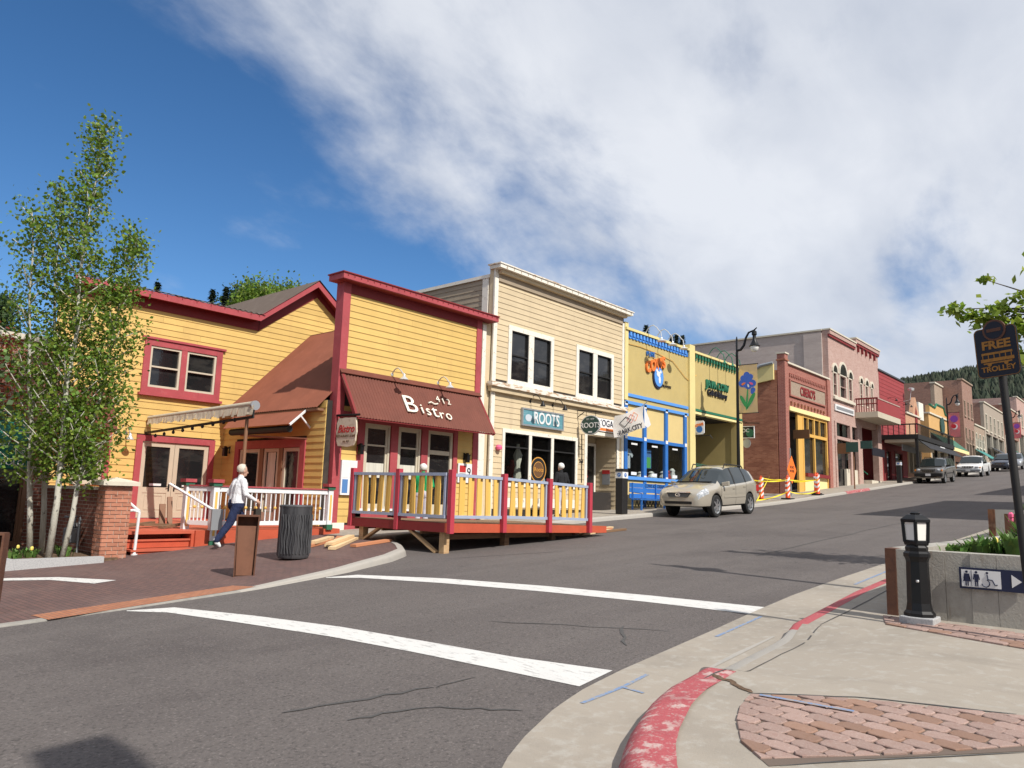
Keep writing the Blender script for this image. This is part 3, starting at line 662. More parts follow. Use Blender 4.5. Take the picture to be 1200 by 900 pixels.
for (a, za, b, zb) in ((11.86, 6.76, 13.86, 8.30), (13.86, 8.30, 14.95, 7.42)):
    sf.hexa([(a, 0, za-.02), (b, 0, zb-.02), (b, E-.03, zb-.02), (a, E-.03, za-.02), (a, 0, za), (b, 0, zb), (b, E-.03, zb), (a, E-.03, za)])
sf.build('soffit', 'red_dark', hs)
rf = MB(); YE = HY-E-.03
corr(rf, (8.2, 26.5, 8.42), (6.7, YE, 6.86), (12.0, 26.5, 8.42), (12.0, YE, 6.86), 30, .014)
corr(rf, (13.84, YE, 8.40), (11.9, YE, 6.87), (13.84, 28, 8.40), (11.9, 28, 6.87), 46, .012)
corr(rf, (13.84, YE, 8.40), (15.2, YE, 7.33), (13.84, 28, 8.40), (15.2, 28, 7.33), 46, .012)
rfo = rf.build('roof', 'roof_dark', hs, fix=False)
m = MB(); corr(m, (11.2, 24.9, 7.98), (11.2, 21.2, 6.99), (12.2, 24.9, 7.98), (12.2, 21.2, 6.99), 6, .016); m.build('metal_roof_panel', 'roof_white', rfo, fix=False)
for x in frange(6.9, 11.8, .42): bx_(fas, 'gutter_clip', 'red_dark', T, x, x+.02, E+.001, E+.012, 6.78, 6.85)
# upper window
wd = window(hs, T, 8.68, 10.92, 4.12, 5.6, 'red_trim', f=.17, proud=.06, mull=[(9.71, 9.87)], sash=4.86, smat='tan_frame', sill=.07, pf=.06)
bx_(wd, 'drip_cap', 'red_trim', T, 8.6, 11.0, .02, .1, 5.6, 5.66)
# double door
dr = MB(T); rect_frame(dr, 8.72, 10.92, .76, 2.98, .16, -.05, .06, bot=.02); fr = dr.build('door_frame', 'red_trim', hs)
for a, b in ((8.885, 9.775), (9.785, 10.755)):
    d = MB(T); rect_frame(d, a, b, .79, 2.81, .12, -.04, .012, bot=.16); d.box(a+.12, b-.12, -.035, .005, 1.45, 1.6); d.box(a+.12, b-.12, -.04, -.01, .95, 1.45)
    rect_frame(d, a+.2, b-.2, 1.0, 1.4, .03, -.012, .002)
    o = d.build('door', 'tan_door', hs); bx_(o, 'pane', 'pane', T, a+.11, b-.11, -.03, -.02, 1.59, 2.7)
    bx_(o, 'mail_plate', 'sign_white', T, a+.3, a+.62, -.018, -.012, 1.64, 1.70)
    hx0 = b-.07 if a < 9 else a+.07
    m = MB(T); m.tube([(hx0, .012, 1.62), (hx0, .06, 1.62), (hx0+.09*(-1 if a < 9 else 1), .06, 1.62)], .012, 6); m.box(hx0-.02, hx0+.02, .01, .02, 1.5, 1.7); m.build('handle', 'black_iron', o)
gooseneck(hs, T, 8.42, 3.0, .34, ('grey_metal', 'lamp_white'), sh=.1)
# lower left corner: window over the knee wall, red post, brown awning
boards(hs, T, 6.5, 6.9, .78, 6.4, .172, [], 'yellow_board')
window(hs, T, 7.2, 7.92, 1.62, 2.6, 'tan_frame', f=.07, proud=.05)
bx_(hs, 'corner_post', 'red_trim', T, 7.93, 8.08, .02, .07, .8, 3.0)
m = MB(); corr(m, (5.9, HY, 4.1), (5.9, HY-.75, 2.95), (7.95, HY, 4.1), (7.95, HY-.75, 2.95), 22, .012); m.build('small_awning', 'corrugated', hs, fix=False)
m = MB(); m.add([(7.95, HY, 4.1), (7.95, HY-.75, 2.95), (7.95, HY, 2.95)], [(0,1,2)]); m.build('awning_end', 'corrugated', hs, fix=False)
# annex wall (faces downhill) with lean-to roof
AX = 11.2; TA = S(AX)
OA = [(16.62, 20.05, .76, 2.95)]
wall(hs, TA, 15.9, 20.8, .45, 3.9, OA, 'interior', .2, 'annex_wall')
boards(hs, TA, 15.86, 20.8, .78, 3.9, .172, OA, 'yellow_board')
fr = MB(TA); rect_frame(fr, 16.62, 20.05, .76, 2.95, .22, -.05, .05, bot=.05)
for a in (17.66, 18.6): fr.box(a-.02, a+.16, -.04, .03, .8, 2.75, 1)
fr.build('annex_door_frame', ['red_trim', 'brown_frame'], hs)
for a, b in ((16.86, 17.62), (17.84, 18.56), (18.78, 19.8)):
    d = MB(TA); rect_frame(d, a, b, .82, 2.72, .09, -.05, .01, bot=.22); o = d.build('annex_door', 'tan_frame', hs)
    bx_(o, 'pane', 'pane', TA, a+.08, b-.08, -.04, -.03, 1.0, 2.65)
    if a > 17 and a < 18.5: bx_(o, 'curtain', 'curtain', TA, a+.2, b-.15, -.028, -.024, 1.05, 2.62)
m = MB(); corr(m, (13.86, 15.95, 6.6), (10.98, 15.95, 3.70), (13.86, 20.78, 6.6), (10.98, 20.78, 3.70), 44, .014); lr = m.build('lean_to_roof', 'corr_light', hs, fix=False)
m = MB(); m.add([(13.86, 15.95, 6.62), (13.86, 20.78, 6.62), (14.9, 20.78, 6.62), (14.9, 15.95, 6.62)], [(0,1,2,3)]); m.build('lean_to_ridge', 'corr_light', hs, fix=False)
bx_(lr, 'eave_board', 'brown_frame', None, 11.0, 11.2, 15.95, 20.78, 3.62, 3.68)
m = MB(); corr(m, (AX-.02, 16.55, 3.78), (10.45, 16.3, 3.24), (AX-.02, 20.2, 3.78), (10.45, 19.5, 3.24), 34, .01); aw = m.build('annex_awning', 'corr_light', hs, fix=False)
m = MB(); m.beam((AX-.02, 16.53, 3.76), (10.45, 16.28, 3.22), .03, .05); m.beam((10.8, 16.4, 3.5), (AX, 16.5, 3.2), .03, .04); m.build('awning_bracket', 'white_paint', aw)
m = MB(); m.tube([(10.6, 16.5, 3.14), (10.6, 19.3, 3.14)], .09, 10); m.build('rolled_blind', 'black', aw, smooth=True)
m = MB(); m.tube([(10.5, 15.6, 2.85), (10.55, 17.3, 2.95), (10.6, 18.8, 3.05)], .03, 6); m.build('awning_pole', 'corr_light', aw, smooth=True)
lantern(hs, TA, 20.4, 2.7)
# raised deck, steps
dk = MB(); dk.box(6.12, 11.18, 15.0, 20.78, .70, .76); dko = dk.build('deck_floor', 'step_red', hs)
m = MB(); m.hexa([(7.62, 14.95, .3), (11.15, 14.95, .45), (11.15, 15.0, .45), (7.62, 15.0, .3), (7.62, 14.95, .76), (11.15, 14.95, .76), (11.15, 15.0, .76), (7.62, 15.0, .76)]); m.build('deck_skirt', 'deck_red', hs)
m = MB(); m.box(7.56, 7.62, 15.0, 15.9, .3, .70); m.build('deck_side', 'deck_red', hs)
for i, (z, y0, x1) in enumerate(((.43, 14.72, 7.56), (.60, 15.03, 7.55), (.77, 15.34, 7.52))):
    bx_(hs, 'tread', 'step_red', None, 6.28, x1+.03, y0, y0+.36, z-.035, z)
    bx_(hs, 'riser', 'deck_red', None, 6.3, x1, y0+.03, y0+.06, z-.16, z-.036)
def rail_post(x, y, z0, z1):
    o = bx_(hs, 'railing_post', 'white_paint', None, x-.065, x+.065, y-.065, y+.065, z0, z1)
    bx_(o, 'post_cap', 'red_trim', None, x-.12, x+.12, y-.12, y+.12, z1+.07, z1+.14); bx_(o, 'cap_moulding', 'green_cap', None, x-.095, x+.095, y-.095, y+.095, z1, z1+.07)
    bx_(o, 'post_foot', 'green_cap', None, x-.08, x+.08, y-.08, y+.08, z0-.02, z0+.1)
    bx_(o, 'inset', 'slat_yellow', None, x-.025, x+.025, y-.07, y-.066, z0+.2, z1-.12)
RYY = 14.98
for x, y, z0 in ((7.72, RYY+.66, .62), (7.98, RYY, .45), (10.82, RYY, .76)): rail_post(x, y, z0, 1.66)
def railing(p, q, n):
    p, q = Vector(p), Vector(q); U = Vector((0, 0, 1))
    m = MB(); m.beam(p+U*.90, q+U*.90, .05, .09); m.build('bottom_rail', 'white_paint', hs); m = MB(); m.beam(p+U*1.60, q+U*1.60, .06, .1); r_ = m.build('top_rail', 'white_paint', hs)
    m = MB(); m.beam(p+U*1.665, q+U*1.665, .11, .03); m.build('hand_rail', 'red_trim', r_)
    for i in range(n):
        c = p.lerp(q, (i+.5)/n); b = MB(); b.lathe([(.014, .94), (.014, 1.2), (.02, 1.22), (.014, 1.24), (.014, 1.56)], c.x, c.y, 0, 6); bo = b.build('baluster', 'white_paint', hs)
        if i % 2: bb = MB(); bb.lathe([(.012, 1.19), (.032, 1.215), (.032, 1.235), (.012, 1.26)], c.x, c.y, 0, 6); bb.build('knob', 'slat_yellow', bo)
railing((8.05, RYY, 0), (10.75, RYY, 0), 23); railing((7.74, RYY+.6, 0), (7.96, RYY+.06, 0), 6)
# awning frame over the deck: cassette running out from the wall, with string lights and a post
m = MB(); m.tube([(8.97, HY-.1, 3.43), (8.95, 15.45, 3.51)], .065, 10); m.build('awning_cassette', 'tan_frame', hs, smooth=True)
m = MB()
for i in range(40):
    y0 = HY-.2-i*.132; y1 = y0-.132; za = 3.26+random.uniform(-.02, .03); zb = 3.40+(HY-y0)*.014
    m.add([(8.9, y0, zb), (8.9, y1, zb), (8.87+random.uniform(-.02, .02), y1, za), (8.87, y0, za)], [(0,1,2,3)])
m.build('awning_valance', 'parchment', hs, fix=False)
m = MB(); m.tube([(8.97, 15.45, 3.48), (8.97, 15.38, 3.48)], .11, 12); m.build('cassette_end', 'steel', hs, smooth=True)
m = MB(); m.beam((8.95, HY, 3.04), (8.95, 15.4, 3.22), .04, .06); m.beam((8.95, 15.42, 3.2), (8.95, 15.42, 3.42), .04, .04); m.build('awning_bar', 'black', hs)
for i in range(9):
    y0 = 20.2-i*.5; b = MB(); b.lathe([(.012, .0), (.035, -.03), (.04, -.07), (.02, -.1)], 8.95, y0, 3.0+.03*i, 7); b.build('string_light', 'black', hs)
m = MB(); m.tube([(8.97, 15.7, .76), (8.97, 15.7, 3.2)], .04, 8); m.build('awning_post', 'brown_frame', hs, smooth=True)
# white pipe handrails on the steps
m = MB(); m.tube([(6.36, 14.75, .32), (6.38, 14.75, 1.12), (6.3, 14.8, 1.16), (6.18, 14.9, 1.14)], .028, 8); m.tube([(6.38, 14.75, 1.14), (6.3, 15.25, 1.36)], .028, 8); m.lathe([(.06, .3), (.06, .36)], 6.36, 14.75, 0, 10); m.build('pipe_handrail', 'white_paint', hs, smooth=True)
m = MB(); m.tube([(7.35, 15.7, 1.68), (7.6, 15.1, 1.4), (7.78, 14.7, 1.2), (7.86, 14.72, 1.18)], .028, 8); m.build('pipe_handrail', 'white_paint', hs, smooth=True)
m = MB(); m.box(7.78, 8.02, 14.66, 14.7, .78, 1.2); m.build('rail_panel', 'grey_metal', hs)
# loose timbers by the door
for i, (p, q) in enumerate((((6.6, 15.8, .82), (7.4, 16.4, .86)), ((6.8, 16.3, .83), (7.6, 15.9, .83)), ((7.2, 15.6, .80), (7.9, 16.1, .84)))):
    m = MB(); m.beam(p, q, .1, .05); tag(m.build('scrap_board', 'old_wood'), ('scrap board nearest the brick pier on the house deck', 'scrap board lying across the others on the house deck', 'scrap board nearest the railing on the house deck')[i], 'board', 'scrap boards on the deck')
m = MB(); m.beam((7.5, 16.2, .78), (7.52, 16.3, 1.25), .12, .06); m.beam((7.62, 16.1, .78), (7.66, 16.3, 1.4), .1, .05); tag(m.build('leaning_boards', 'brown_frame'), 'short brown boards standing against the right door leaf', 'board')
# brick pier and knee wall at the left end of the deck
pr = thing('brick_pier', 'square brick pier with stone cap beside the red steps', 'pier', (5.78, 14.7, .27))
bx_(pr, 'core', 'mortar', None, 5.63, 6.07, 14.43, 14.77, .2, 1.62)
z = .25; row = 0
while z < 1.6:
    for face in range(2):
        off = 0 if row % 2 else -.1; u = .0
        lo, hi = (5.62, 6.08) if face == 0 else (14.42, 14.78)
        p = lo+off
        while p < hi-.01:
            a, b = max(p, lo), min(p+.2, hi)
            if b-a > .02:
                dd = random.uniform(-.003, .004)
                if face == 0: bx_(pr, 'brick', 'brick_piece', None, a+.006, b-.006, 14.415-dd, 14.44, z+.005, z+.062)
                else: bx_(pr, 'brick', 'brick_piece', None, 5.615-dd, 5.64, a+.006, b-.006, z+.005, z+.062)
            p += .2
    z += .0705; row += 1
m = MB(); m.box(5.53, 6.17, 14.33, 14.87, 1.61, 1.68); m.add([(5.53,14.33,1.68),(6.17,14.33,1.68),(6.17,14.87,1.68),(5.53,14.87,1.68),(5.85,14.6,1.76)], [(0,1,4),(1,2,4),(2,3,4),(3,0,4)]); m.build('cap', 'stone_cap', pr)
kw = thing('knee_wall', 'low brick wall with pale coping behind the gas meter', 'wall', (6.0, 17.5, .3))
bx_(kw, 'brickwork', 'brick_red', None, 5.9, 6.1, 14.78, 20.7, .2, 1.52); bx_(kw, 'coping', 'stone_cap', None, 5.86, 6.14, 15.0, 20.7, 1.52, 1.58)
gm = thing('gas_meter', 'grey gas meter with pipes behind the white aspen trunks', 'meter', (5.72, 16.1, .3))
m = MB(); m.box(5.62, 5.82, 15.9, 16.25, .5, .78); m.lathe([(.1, 0), (.11, .05), (.06, .1)], 5.72, 16.08, .78, 10); m.build('body', 'grey_metal', gm, bevel=.02)
m = MB(); m.tube([(5.72, 15.98, .8), (5.72, 15.98, 1.0), (5.72, 15.75, 1.0), (5.72, 15.72, .3)], .022, 6); m.tube([(5.72, 16.2, .8), (5.72, 16.2, .98), (5.72, 16.5, .98)], .022, 6); m.build('pipe', 'grey_metal', gm, smooth=True)
# brick building with a green dome awning, far left
lb = thing('brick_shop', 'shadowy red brick shop front behind the aspens at the far left', 'building', (3, 18.2, .2))
wall(lb, F(18.2), -14, 5.9, -.5, 4.6, [(2.0, 5.5, .3, 2.6), (-3, 1.5, .3, 2.6)], 'brick_red', .3)
bx_(lb, 'side_wall', 'brick_red', None, 5.6, 5.9, 18.5, 30, -.5, 4.6); bx_(lb, 'roof', 'roof_dark', None, -14, 5.6, 18.5, 30, 4.4, 4.55); bx_(lb, 'coping', 'stone_cap', None, -14.1, 6.0, 18.05, 18.6, 4.6, 4.72)
bx_(lb, 'interior', 'interior', None, -13, 5.5, 20.5, 20.6, -.4, 4.3)
for a, b in ((2.0, 5.5), (-3, 1.5)): window(lb, F(18.2), a, b, .3, 2.6, 'brown_frame', .08, .03, .1)  # dark pane under the awning stands in for its shaded doorway
ga = thing('dome_awning', 'green domed fabric awning with white lettering at the far left edge', 'awning', (2.5, 17, 2))
m = MB(); n = 10; vs = []
for i in range(n+1):
    t = math.pi/2*i/n
    for x in (1.6, 5.0): vs.append((x, 18.15-1.55*math.sin(t), 2.1+1.05*math.cos(t)))
m.add(vs, [(2*i, 2*i+2, 2*i+3, 2*i+1) for i in range(n)]); m.add([(5.0, 18.15, 2.0)]+[vs[2*i+1] for i in range(n+1)], [tuple([0]+list(range(1, n+2)))])
m.build('canopy', 'awn_green', ga, fix=False, smooth=True); bx_(ga, 'valance', 'awn_green', None, 1.6, 5.0, 16.58, 16.6, 1.87, 2.1); bx_(ga, 'side_valance', 'awn_green', None, 4.99, 5.01, 16.6, 18.15, 1.87, 2.1)
text('R', 'lettering', .36, (4.36, 16.68, 2.56), 'sign_white', ga, (R(72), 0, 0), .004)
text('SINCE 1927', 'lettering', .14, (4.3, 16.57, 2.33), 'sign_white', ga, (R(84), 0, 0), .004)
text('POLO', 'lettering', .15, (4.72, 16.57, 1.98), 'sign_white', ga, (R(90), 0, 0), .004)
# ================================================================ BISTRO
D = 15.8; T = F(D)
bi = thing('bistro_building', 'yellow false-front bistro with red trim and brown corrugated awning', 'restaurant', (14, D, .6))
BO = [(12.3, 15.72, 1.2, 3.5)]
wall(bi, T, 11.45, 16.62, .3, 7.1, BO, 'interior', .25)
bx_(bi, 'rear_block', 'interior', None, 11.6, 16.6, 18.2, 26, .3, 3.6)
bx_(bi, 'shop_interior', 'interior', None, 12.0, 16.2, 17.2, 17.3, .5, 4.5)
boards(bi, T, 11.62, 16.43, 4.74, 6.74, .1715, [], 'yellow_board')
boards(bi, T, 11.62, 12.3, .86, 3.8, .172, [], 'yellow_board'); boards(bi, T, 15.74, 16.43, 1.0, 3.6, .172, [], 'yellow_board')
bx_(bi, 'corner_post', 'red_trim', T, 11.42, 11.65, -.26, .045, .5, 7.08); bx_(bi, 'corner_post', 'red_trim', T, 16.43, 16.65, -.26, .045, .6, 7.08)
bx_(bi, 'frieze', 'red_dark', T, 11.65, 16.43, 0, .04, 6.74, 7.08)
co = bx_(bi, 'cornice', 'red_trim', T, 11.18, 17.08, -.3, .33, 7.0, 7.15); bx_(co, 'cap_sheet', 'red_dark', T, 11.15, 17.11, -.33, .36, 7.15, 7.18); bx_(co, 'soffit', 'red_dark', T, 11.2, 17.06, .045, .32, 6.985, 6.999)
for x in frange(11.3, 17.0, .21): bx_(co, 'cap_clip', 'red_dark', T, x, x+.025, .331, .34, 7.08, 7.15)
# awning
a0, a1 = (15.78, 4.70), (15.02, 3.46)
m = MB(); corr(m, (11.46, a0[0], a0[1]), (11.5, a1[0], a1[1]), (16.62, a0[0], a0[1]), (16.6, a1[0], a1[1]), 52, .014); aw = m.build('awning', 'corrugated', bi, fix=False)
m = MB(); m.hexa([(11.44, a0[0]-.1, a0[1]-.1), (16.64, a0[0]-.1, a0[1]-.1), (16.64, a0[0]+.02, a0[1]+.04), (11.44, a0[0]+.02, a0[1]+.04), (11.44, a0[0]-.12, a0[1]-.08), (16.64, a0[0]-.12, a0[1]-.08), (16.64, a0[0]-.0, a0[1]+.06), (11.44, a0[0]-.0, a0[1]+.06)]); m.build('flashing', 'corrugated', aw)
for x in (11.52, 16.56): m = MB(); m.beam((x, a0[0], a0[1]-.06), (x, a1[0]+.03, a1[1]-.03), .07, .1); m.build('awning_rafter', 'red_dark', aw)
bx_(aw, 'awning_purlin', 'red_dark', None, 11.5, 16.6, a1[0]+.02, a1[0]+.08, a1[1]-.04, a1[1])
bx_(bi, 'awning_ledger', 'red_trim', T, 11.5, 16.6, .02, .06, 3.5, 3.66)
ang = math.atan2(4.70-3.46, 15.78-15.02)          # slope of the awning
def awt(x, z, up=.03):
    f = (4.70-z)/(4.70-3.46); return (x, 15.78-.76*f-up*math.sin(ang), z+up*math.cos(ang))
RA = (ang, 0, 0)
def serif(parent, x, z, w, h, t=.03):             # small slab feet under a letter
    pass
for s_, x, z, sz, sx in (('B', 13.45, 3.96, .78, 1.15), ('i', 13.84, 3.88, .46, 1.25), ('s', 14.05, 3.86, .50, 1.0), ('t', 14.30, 3.86, .58, 1.2), ('r', 14.53, 3.80, .46, 1.15), ('o', 14.80, 3.80, .46, 1.0),
                     ('4', 14.62, 4.26, .30, 1.0), ('1', 14.82, 4.22, .28, 1.1), ('2', 15.03, 4.22, .28, 1.05)):
    text(s_, 'awning_letter', sz, awt(x, z, .045), 'letter_cream', aw, RA, .014, sx, -.002)
m = MB(); m.tube([awt(14.18, 4.10, .05), awt(14.3, 4.14, .05), awt(14.42, 4.09, .05), awt(14.55, 4.12, .05)], .022, 6); m.build('flourish', 'letter_cream', aw, smooth=True)
for x in (13.18, 14.9): gooseneck(bi, T, x, 4.82, .52, ('lamp_white', 'lamp_white'), sh=.13, up=.16, r=.018)
# storefront
m = MB(T)
for a, b in ((12.14, 12.36), (13.25, 13.5), (14.36, 14.6), (15.62, 15.78)): m.box(a, b, -.08, .05, 1.0, 3.5)
m.box(12.14, 15.78, -.06, .04, 3.42, 3.5); m.build('storefront_mullions', 'red_trim', bi)
for a, b in ((12.38, 13.23), (13.52, 14.34)):
    w = window(bi, T, a, b, 1.22, 3.42, 'tan_frame', f=.06, proud=.02, sash=[2.86], smat='tan_frame', pf=.06)
    bx_(w, 'curtain', 'curtain', T, a+.13, b-.13, -.045, -.04, 2.02, 2.4)
d = MB(T); rect_frame(d, 14.62, 15.6, 1.05, 3.42, .09, -.06, .01, bot=.3); d.box(14.7, 15.5, -.06, .0, 2.75, 2.87); o = d.build('door', 'tan_frame', bi)
bx_(o, 'pane', 'pane', T, 14.7, 15.52, -.05, -.04, 1.3, 3.35)
bx_(bi, 'window_base', 'red_trim', T, 12.14, 14.5, .0, .05, .8, 1.2); bx_(bi, 'window_ledge', 'white_paint', T, 12.14, 14.5, .05, .12, 1.16, 1.22)
bx_(bi, 'plinth', 'white_trim', T, 11.5, 11.86, .0, .06, .5, .86); bx_(bi, 'plinth', 'red_trim', T, 11.87, 14.4, .0, .05, .5, .8)
lantern(bi, T, 12.18, 2.75); lantern(bi, T, 16.1, 2.75)
mb = bx_(None, 'menu_board', 'white_paint', T, 11.66, 12.14, .03, .09, 1.55, 2.42); tag(mb, 'white framed menu case on the yellow wall beside the bistro windows', 'menu board')
mp = thing('menu_case', 'white framed menu case on the yellow wall left of the bistro windows', 'menu board', (11.9, 15.75, 1.5)); mb.parent = mp; mb.location = -Vector((11.9, 15.75, 1.5)); mb.name = 'case'
for k_ in ('label', 'category'):
    if k_ in mb: del mb[k_]
for a, b, c, d_, mt in ((11.70, 11.87, 1.98, 2.38, 'sign_white'), (11.91, 12.1, 1.98, 2.38, 'sign_white'), (11.70, 11.87, 1.6, 1.94, 'goods_e'), (11.91, 12.1, 1.6, 1.94, 'sign_white')):
    o = MB(T).box(a, b, .091, .096, c, d_).build('menu_sheet', mt, mp)
nb = thing('notice_frame', 'small white notice with red and grey blocks beside the bistro door', 'notice', (16.1, 15.75, 2.2))
bx_(nb, 'frame', 'sign_white', T, 15.82, 16.4, .03, .06, 2.0, 2.56); bx_(nb, 'red_block', 'letter_red', T, 15.88, 16.14, .061, .064, 2.3, 2.5); bx_(nb, 'grey_block', 'grey_metal', T, 15.88, 16.14, .061, .064, 2.05, 2.27)
text('9', 'numeral', .36, (16.27, D-.066, 2.3), 'sign_black', nb, ext=.002)
# hanging scroll sign
hg = thing('hanging_scroll_sign', 'ragged parchment sign with red script hanging from the bistro corner post', 'sign', (11.45, 15.3, 3.5))
m = MB(); pts = []
for i in range(22):
    t = 2*math.pi*i/22; cu, sv = math.cos(t), math.sin(t); k_ = 1/max(abs(cu), abs(sv))**.75
    pts.append((15.32+.40*cu*k_+random.uniform(-.02, .02), 3.09+.36*sv*k_+random.uniform(-.02, .02)))
m.prism(pts, 11.43, 11.47, 0); m.build('plaque', 'parchment', hg)
text('Bistro', 'lettering', .27, (11.424, 15.32, 3.16), 'letter_red', hg, ROT_S, .004, 1, .004, shear=.3); text('RESTAURANT & BAR', 'lettering', .085, (11.424, 15.32, 2.99), 'sign_brown', hg, ROT_S, .003); text('est. 412', 'lettering', .08, (11.424, 15.3, 2.86), 'sign_brown', hg, ROT_S, .003)
m = MB(); m.tube([(11.45, 15.76, 3.52), (11.45, 14.85, 3.50)], .03, 8); m.tube([(11.45, 15.62, 3.5), (11.45, 15.62, 3.38)], .008, 5); m.tube([(11.45, 15.02, 3.5), (11.45, 15.02, 3.38)], .008, 5); m.build('bracket', 'black_iron', hg, smooth=True)
# pipes and boxes in the slot between bistro and beige shop
ub = bx_(bi, 'filler_panel', 'beige_board', T, 16.66, 17.14, -.3, -.05, .9, 6.98); bx_(ub, 'white_downpipe', 'white_trim', T, 16.7, 16.86, -.05, .03, 3.9, 6.9); bx_(ub, 'panel_lower', 'white_trim', T, 16.67, 16.95, -.05, .02, .95, 3.8)

# ================================================================ SIDEWALK DECK IN FRONT OF THE BISTRO
dk = thing('street_deck', 'timber dining deck with yellow slats, blue-grey rails and red posts on the street', 'deck', (12.6, 12.5, .7))
YA, YB = 10.6, 13.6
fp = [(10.46, .89, 2.11), (12.0, .89, 2.09), (13.54, .87, 2.05), (15.1, .84, 2.01)]     # x, fascia bottom, post top
def dz(x): return lerp([(a, b) for a, b, c in fp], x)
def deck_post(x, y, zb, zt):
    o = bx_(dk, 'post', 'deck_post_red', None, x-.055, x+.055, y-.055, y+.055, zb, zt, bevel=.006); return o
for x, zb, zt in fp: deck_post(x, YA-.04, zb-.01, zt)
lp = [(10.46, 12.08, .89, 2.13), (10.46, 13.6, .9, 2.15)]
for x, y, zb, zt in lp: deck_post(x-.03, y, zb, zt)
m = MB(); m.hexa([(10.4, YA, .9), (15.9, YA, .82), (15.9, YA+.05, .82), (10.4, YA+.05, .9), (10.4, YA, 1.08), (15.9, YA, .98), (15.9, YA+.05, .98), (10.4, YA+.05, 1.08)]); m.build('fascia', 'deck_red', dk)
m = MB(); m.box(10.4, 10.45, YA+.051, YB+.1, .9, 1.08); m.build('fascia', 'red_dark', dk)
for i in range(36):
    y0 = YA+.06+i*.141
    if y0 > 13.7: break
    x1 = 15.85+random.uniform(-.05, .05)
    m = MB(); m.hexa([(10.46, y0, 1.05), (x1, y0, .95), (x1, y0+.133, .95), (10.46, y0+.133, 1.05), (10.46, y0, 1.085), (x1, y0, .985), (x1, y0+.133, .985), (10.46, y0+.133, 1.085)]); m.build('deck_board', 'old_wood', dk)
for y0 in (11.4, 12.6, 13.5): bx_(dk, 'joist', 'old_wood', None, 10.5, 15.6, y0, y0+.05, .84, .95)
def bay(p, q, zbp, zbq, ztp, ztq, n, seed):
    """one railing bay: blue-grey frame with slats nailed alternately inside and outside"""
    rr = random.Random(seed); p, q = Vector(p), Vector(q); d = (q-p).normalized(); nrm = Vector((-d.y, d.x, 0))
    if nrm.y > 0 or (abs(nrm.y) < .1 and nrm.x > 0): nrm = -nrm
    L_ = (q-p).length; P = lambda t, z: p.lerp(q, t)+Vector((0, 0, z))
    b0, b1, t0, t1 = zbp, zbq, ztp, ztq
    m = MB(); e = .06/L_
    m.beam(P(e, t0), P(1-e, t1), .09, .06); m.build('top_rail', 'bluegrey', dk)
    m = MB(); m.beam(P(e, b0), P(1-e, b1), .09, .06); m.build('bottom_rail', 'bluegrey', dk)
    for t, a, b in ((e*1.6, b0, t0), (1-e*1.6, b1, t1)):
        m = MB(); c = P(t, 0); m.beam(c+Vector((0, 0, a+.03)), c+Vector((0, 0, b-.03)), .06, .05, up=d); m.build('stile', 'bluegrey', dk)
    for i in range(n):
        t = .09+.82*i/(n-1); s_ = 1 if i % 2 else -1; c = P(t, 0)+nrm*(.028*s_); lean = d*rr.uniform(-.02, .02)
        zb = b0+(b1-b0)*t+.02; zt = t0+(t1-t0)*t-.02
        m = MB(); m.beam(c+Vector((0, 0, zb))-lean, c+Vector((0, 0, zt))+lean, .085, .022, up=nrm); m.build('slat', 'slat_yellow', dk)
for (x0, b0, t0), (x1, b1, t1) in zip(fp, fp[1:]): bay((x0, YA, 0), (x1, YA, 0), b0+.31, b1+.30, t0-.1, t1-.1, 11, int(x0*7))
bay((10.43, YA, 0), (10.43, 12.08, 0), 1.2, 1.2, 2.02, 2.02, 11, 3); bay((10.43, 12.08, 0), (10.43, 13.6, 0), 1.2, 1.2, 2.02, 2.03, 11, 4)
for x, y in ((10.55, 10.8), (10.55, 13.3), (12.5, 10.95), (14.2, 11.0), (12.5, 13.4)):
    bx_(dk, 'support_post', 'old_wood' if x > 11 else 'raw_wood', None, x-.07, x+.07, y-.07, y+.07, G(x)+(.12 if y > 12.9 else -.01), 1.0)
for p, q in (((10.5, 10.95, .5), (10.47, 11.75, .93)), ((10.52, 13.25, .62), (10.47, 12.6, .93))):
    m = MB(); m.beam(p, q, .1, .045); m.build('brace', 'raw_wood', dk)
bx_(dk, 'sill_beam', 'old_wood', None, 10.9, 15.0, 11.0, 11.1, .74, .84)

# ================================================================ BEIGE TWO-STOREY SHOP
bg = thing('beige_shop', 'beige clapboard two-storey shop with white trim and sash windows', 'building', (21, D, 1.1))
W1 = (17.9, 20.28, 5.2, 7.12); W2 = (21.6, 24.02, 5.2, 7.12); SH = (17.75, 21.76, 1.95, 3.76); EN = (22.28, 24.3, .9, 3.96)
GO = [W1, W2, SH, EN]
wall(bg, T, 17.2, 24.76, .7, 8.9, GO, 'interior', .2)
boards(bg, T, 17.34, 24.66, 5.28, 8.44, .178, GO, 'beige_board'); boards(bg, T, 17.34, 24.66, 1.25, 4.9, .178, GO, 'beige_board')
bx_(bg, 'corner_board', 'white_trim', T, 17.17, 17.34, -.02, .04, 1.0, 8.9); bx_(bg, 'corner_board', 'white_trim', T, 24.62, 24.76, -.02, .04, 1.1, 8.5)
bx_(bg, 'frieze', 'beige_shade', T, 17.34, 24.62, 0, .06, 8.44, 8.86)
cn = bx_(bg, 'cornice', 'white_trim', T, 17.1, 24.95, -.15, .32, 8.80, 8.92); bx_(cn, 'cap_sheet', 'white_peel', T, 17.06, 24.99, -.2, .35, 8.92, 8.96)
bx_(cn, 'crown_moulding', 'beige_board', T, 17.3, 24.7, .06, .2, 8.68, 8.80)
for x in frange(17.4, 24.8, .35): bx_(cn, 'nail_plate', 'beige_shade', T, x, x+.03, .321, .326, 8.83, 8.90)
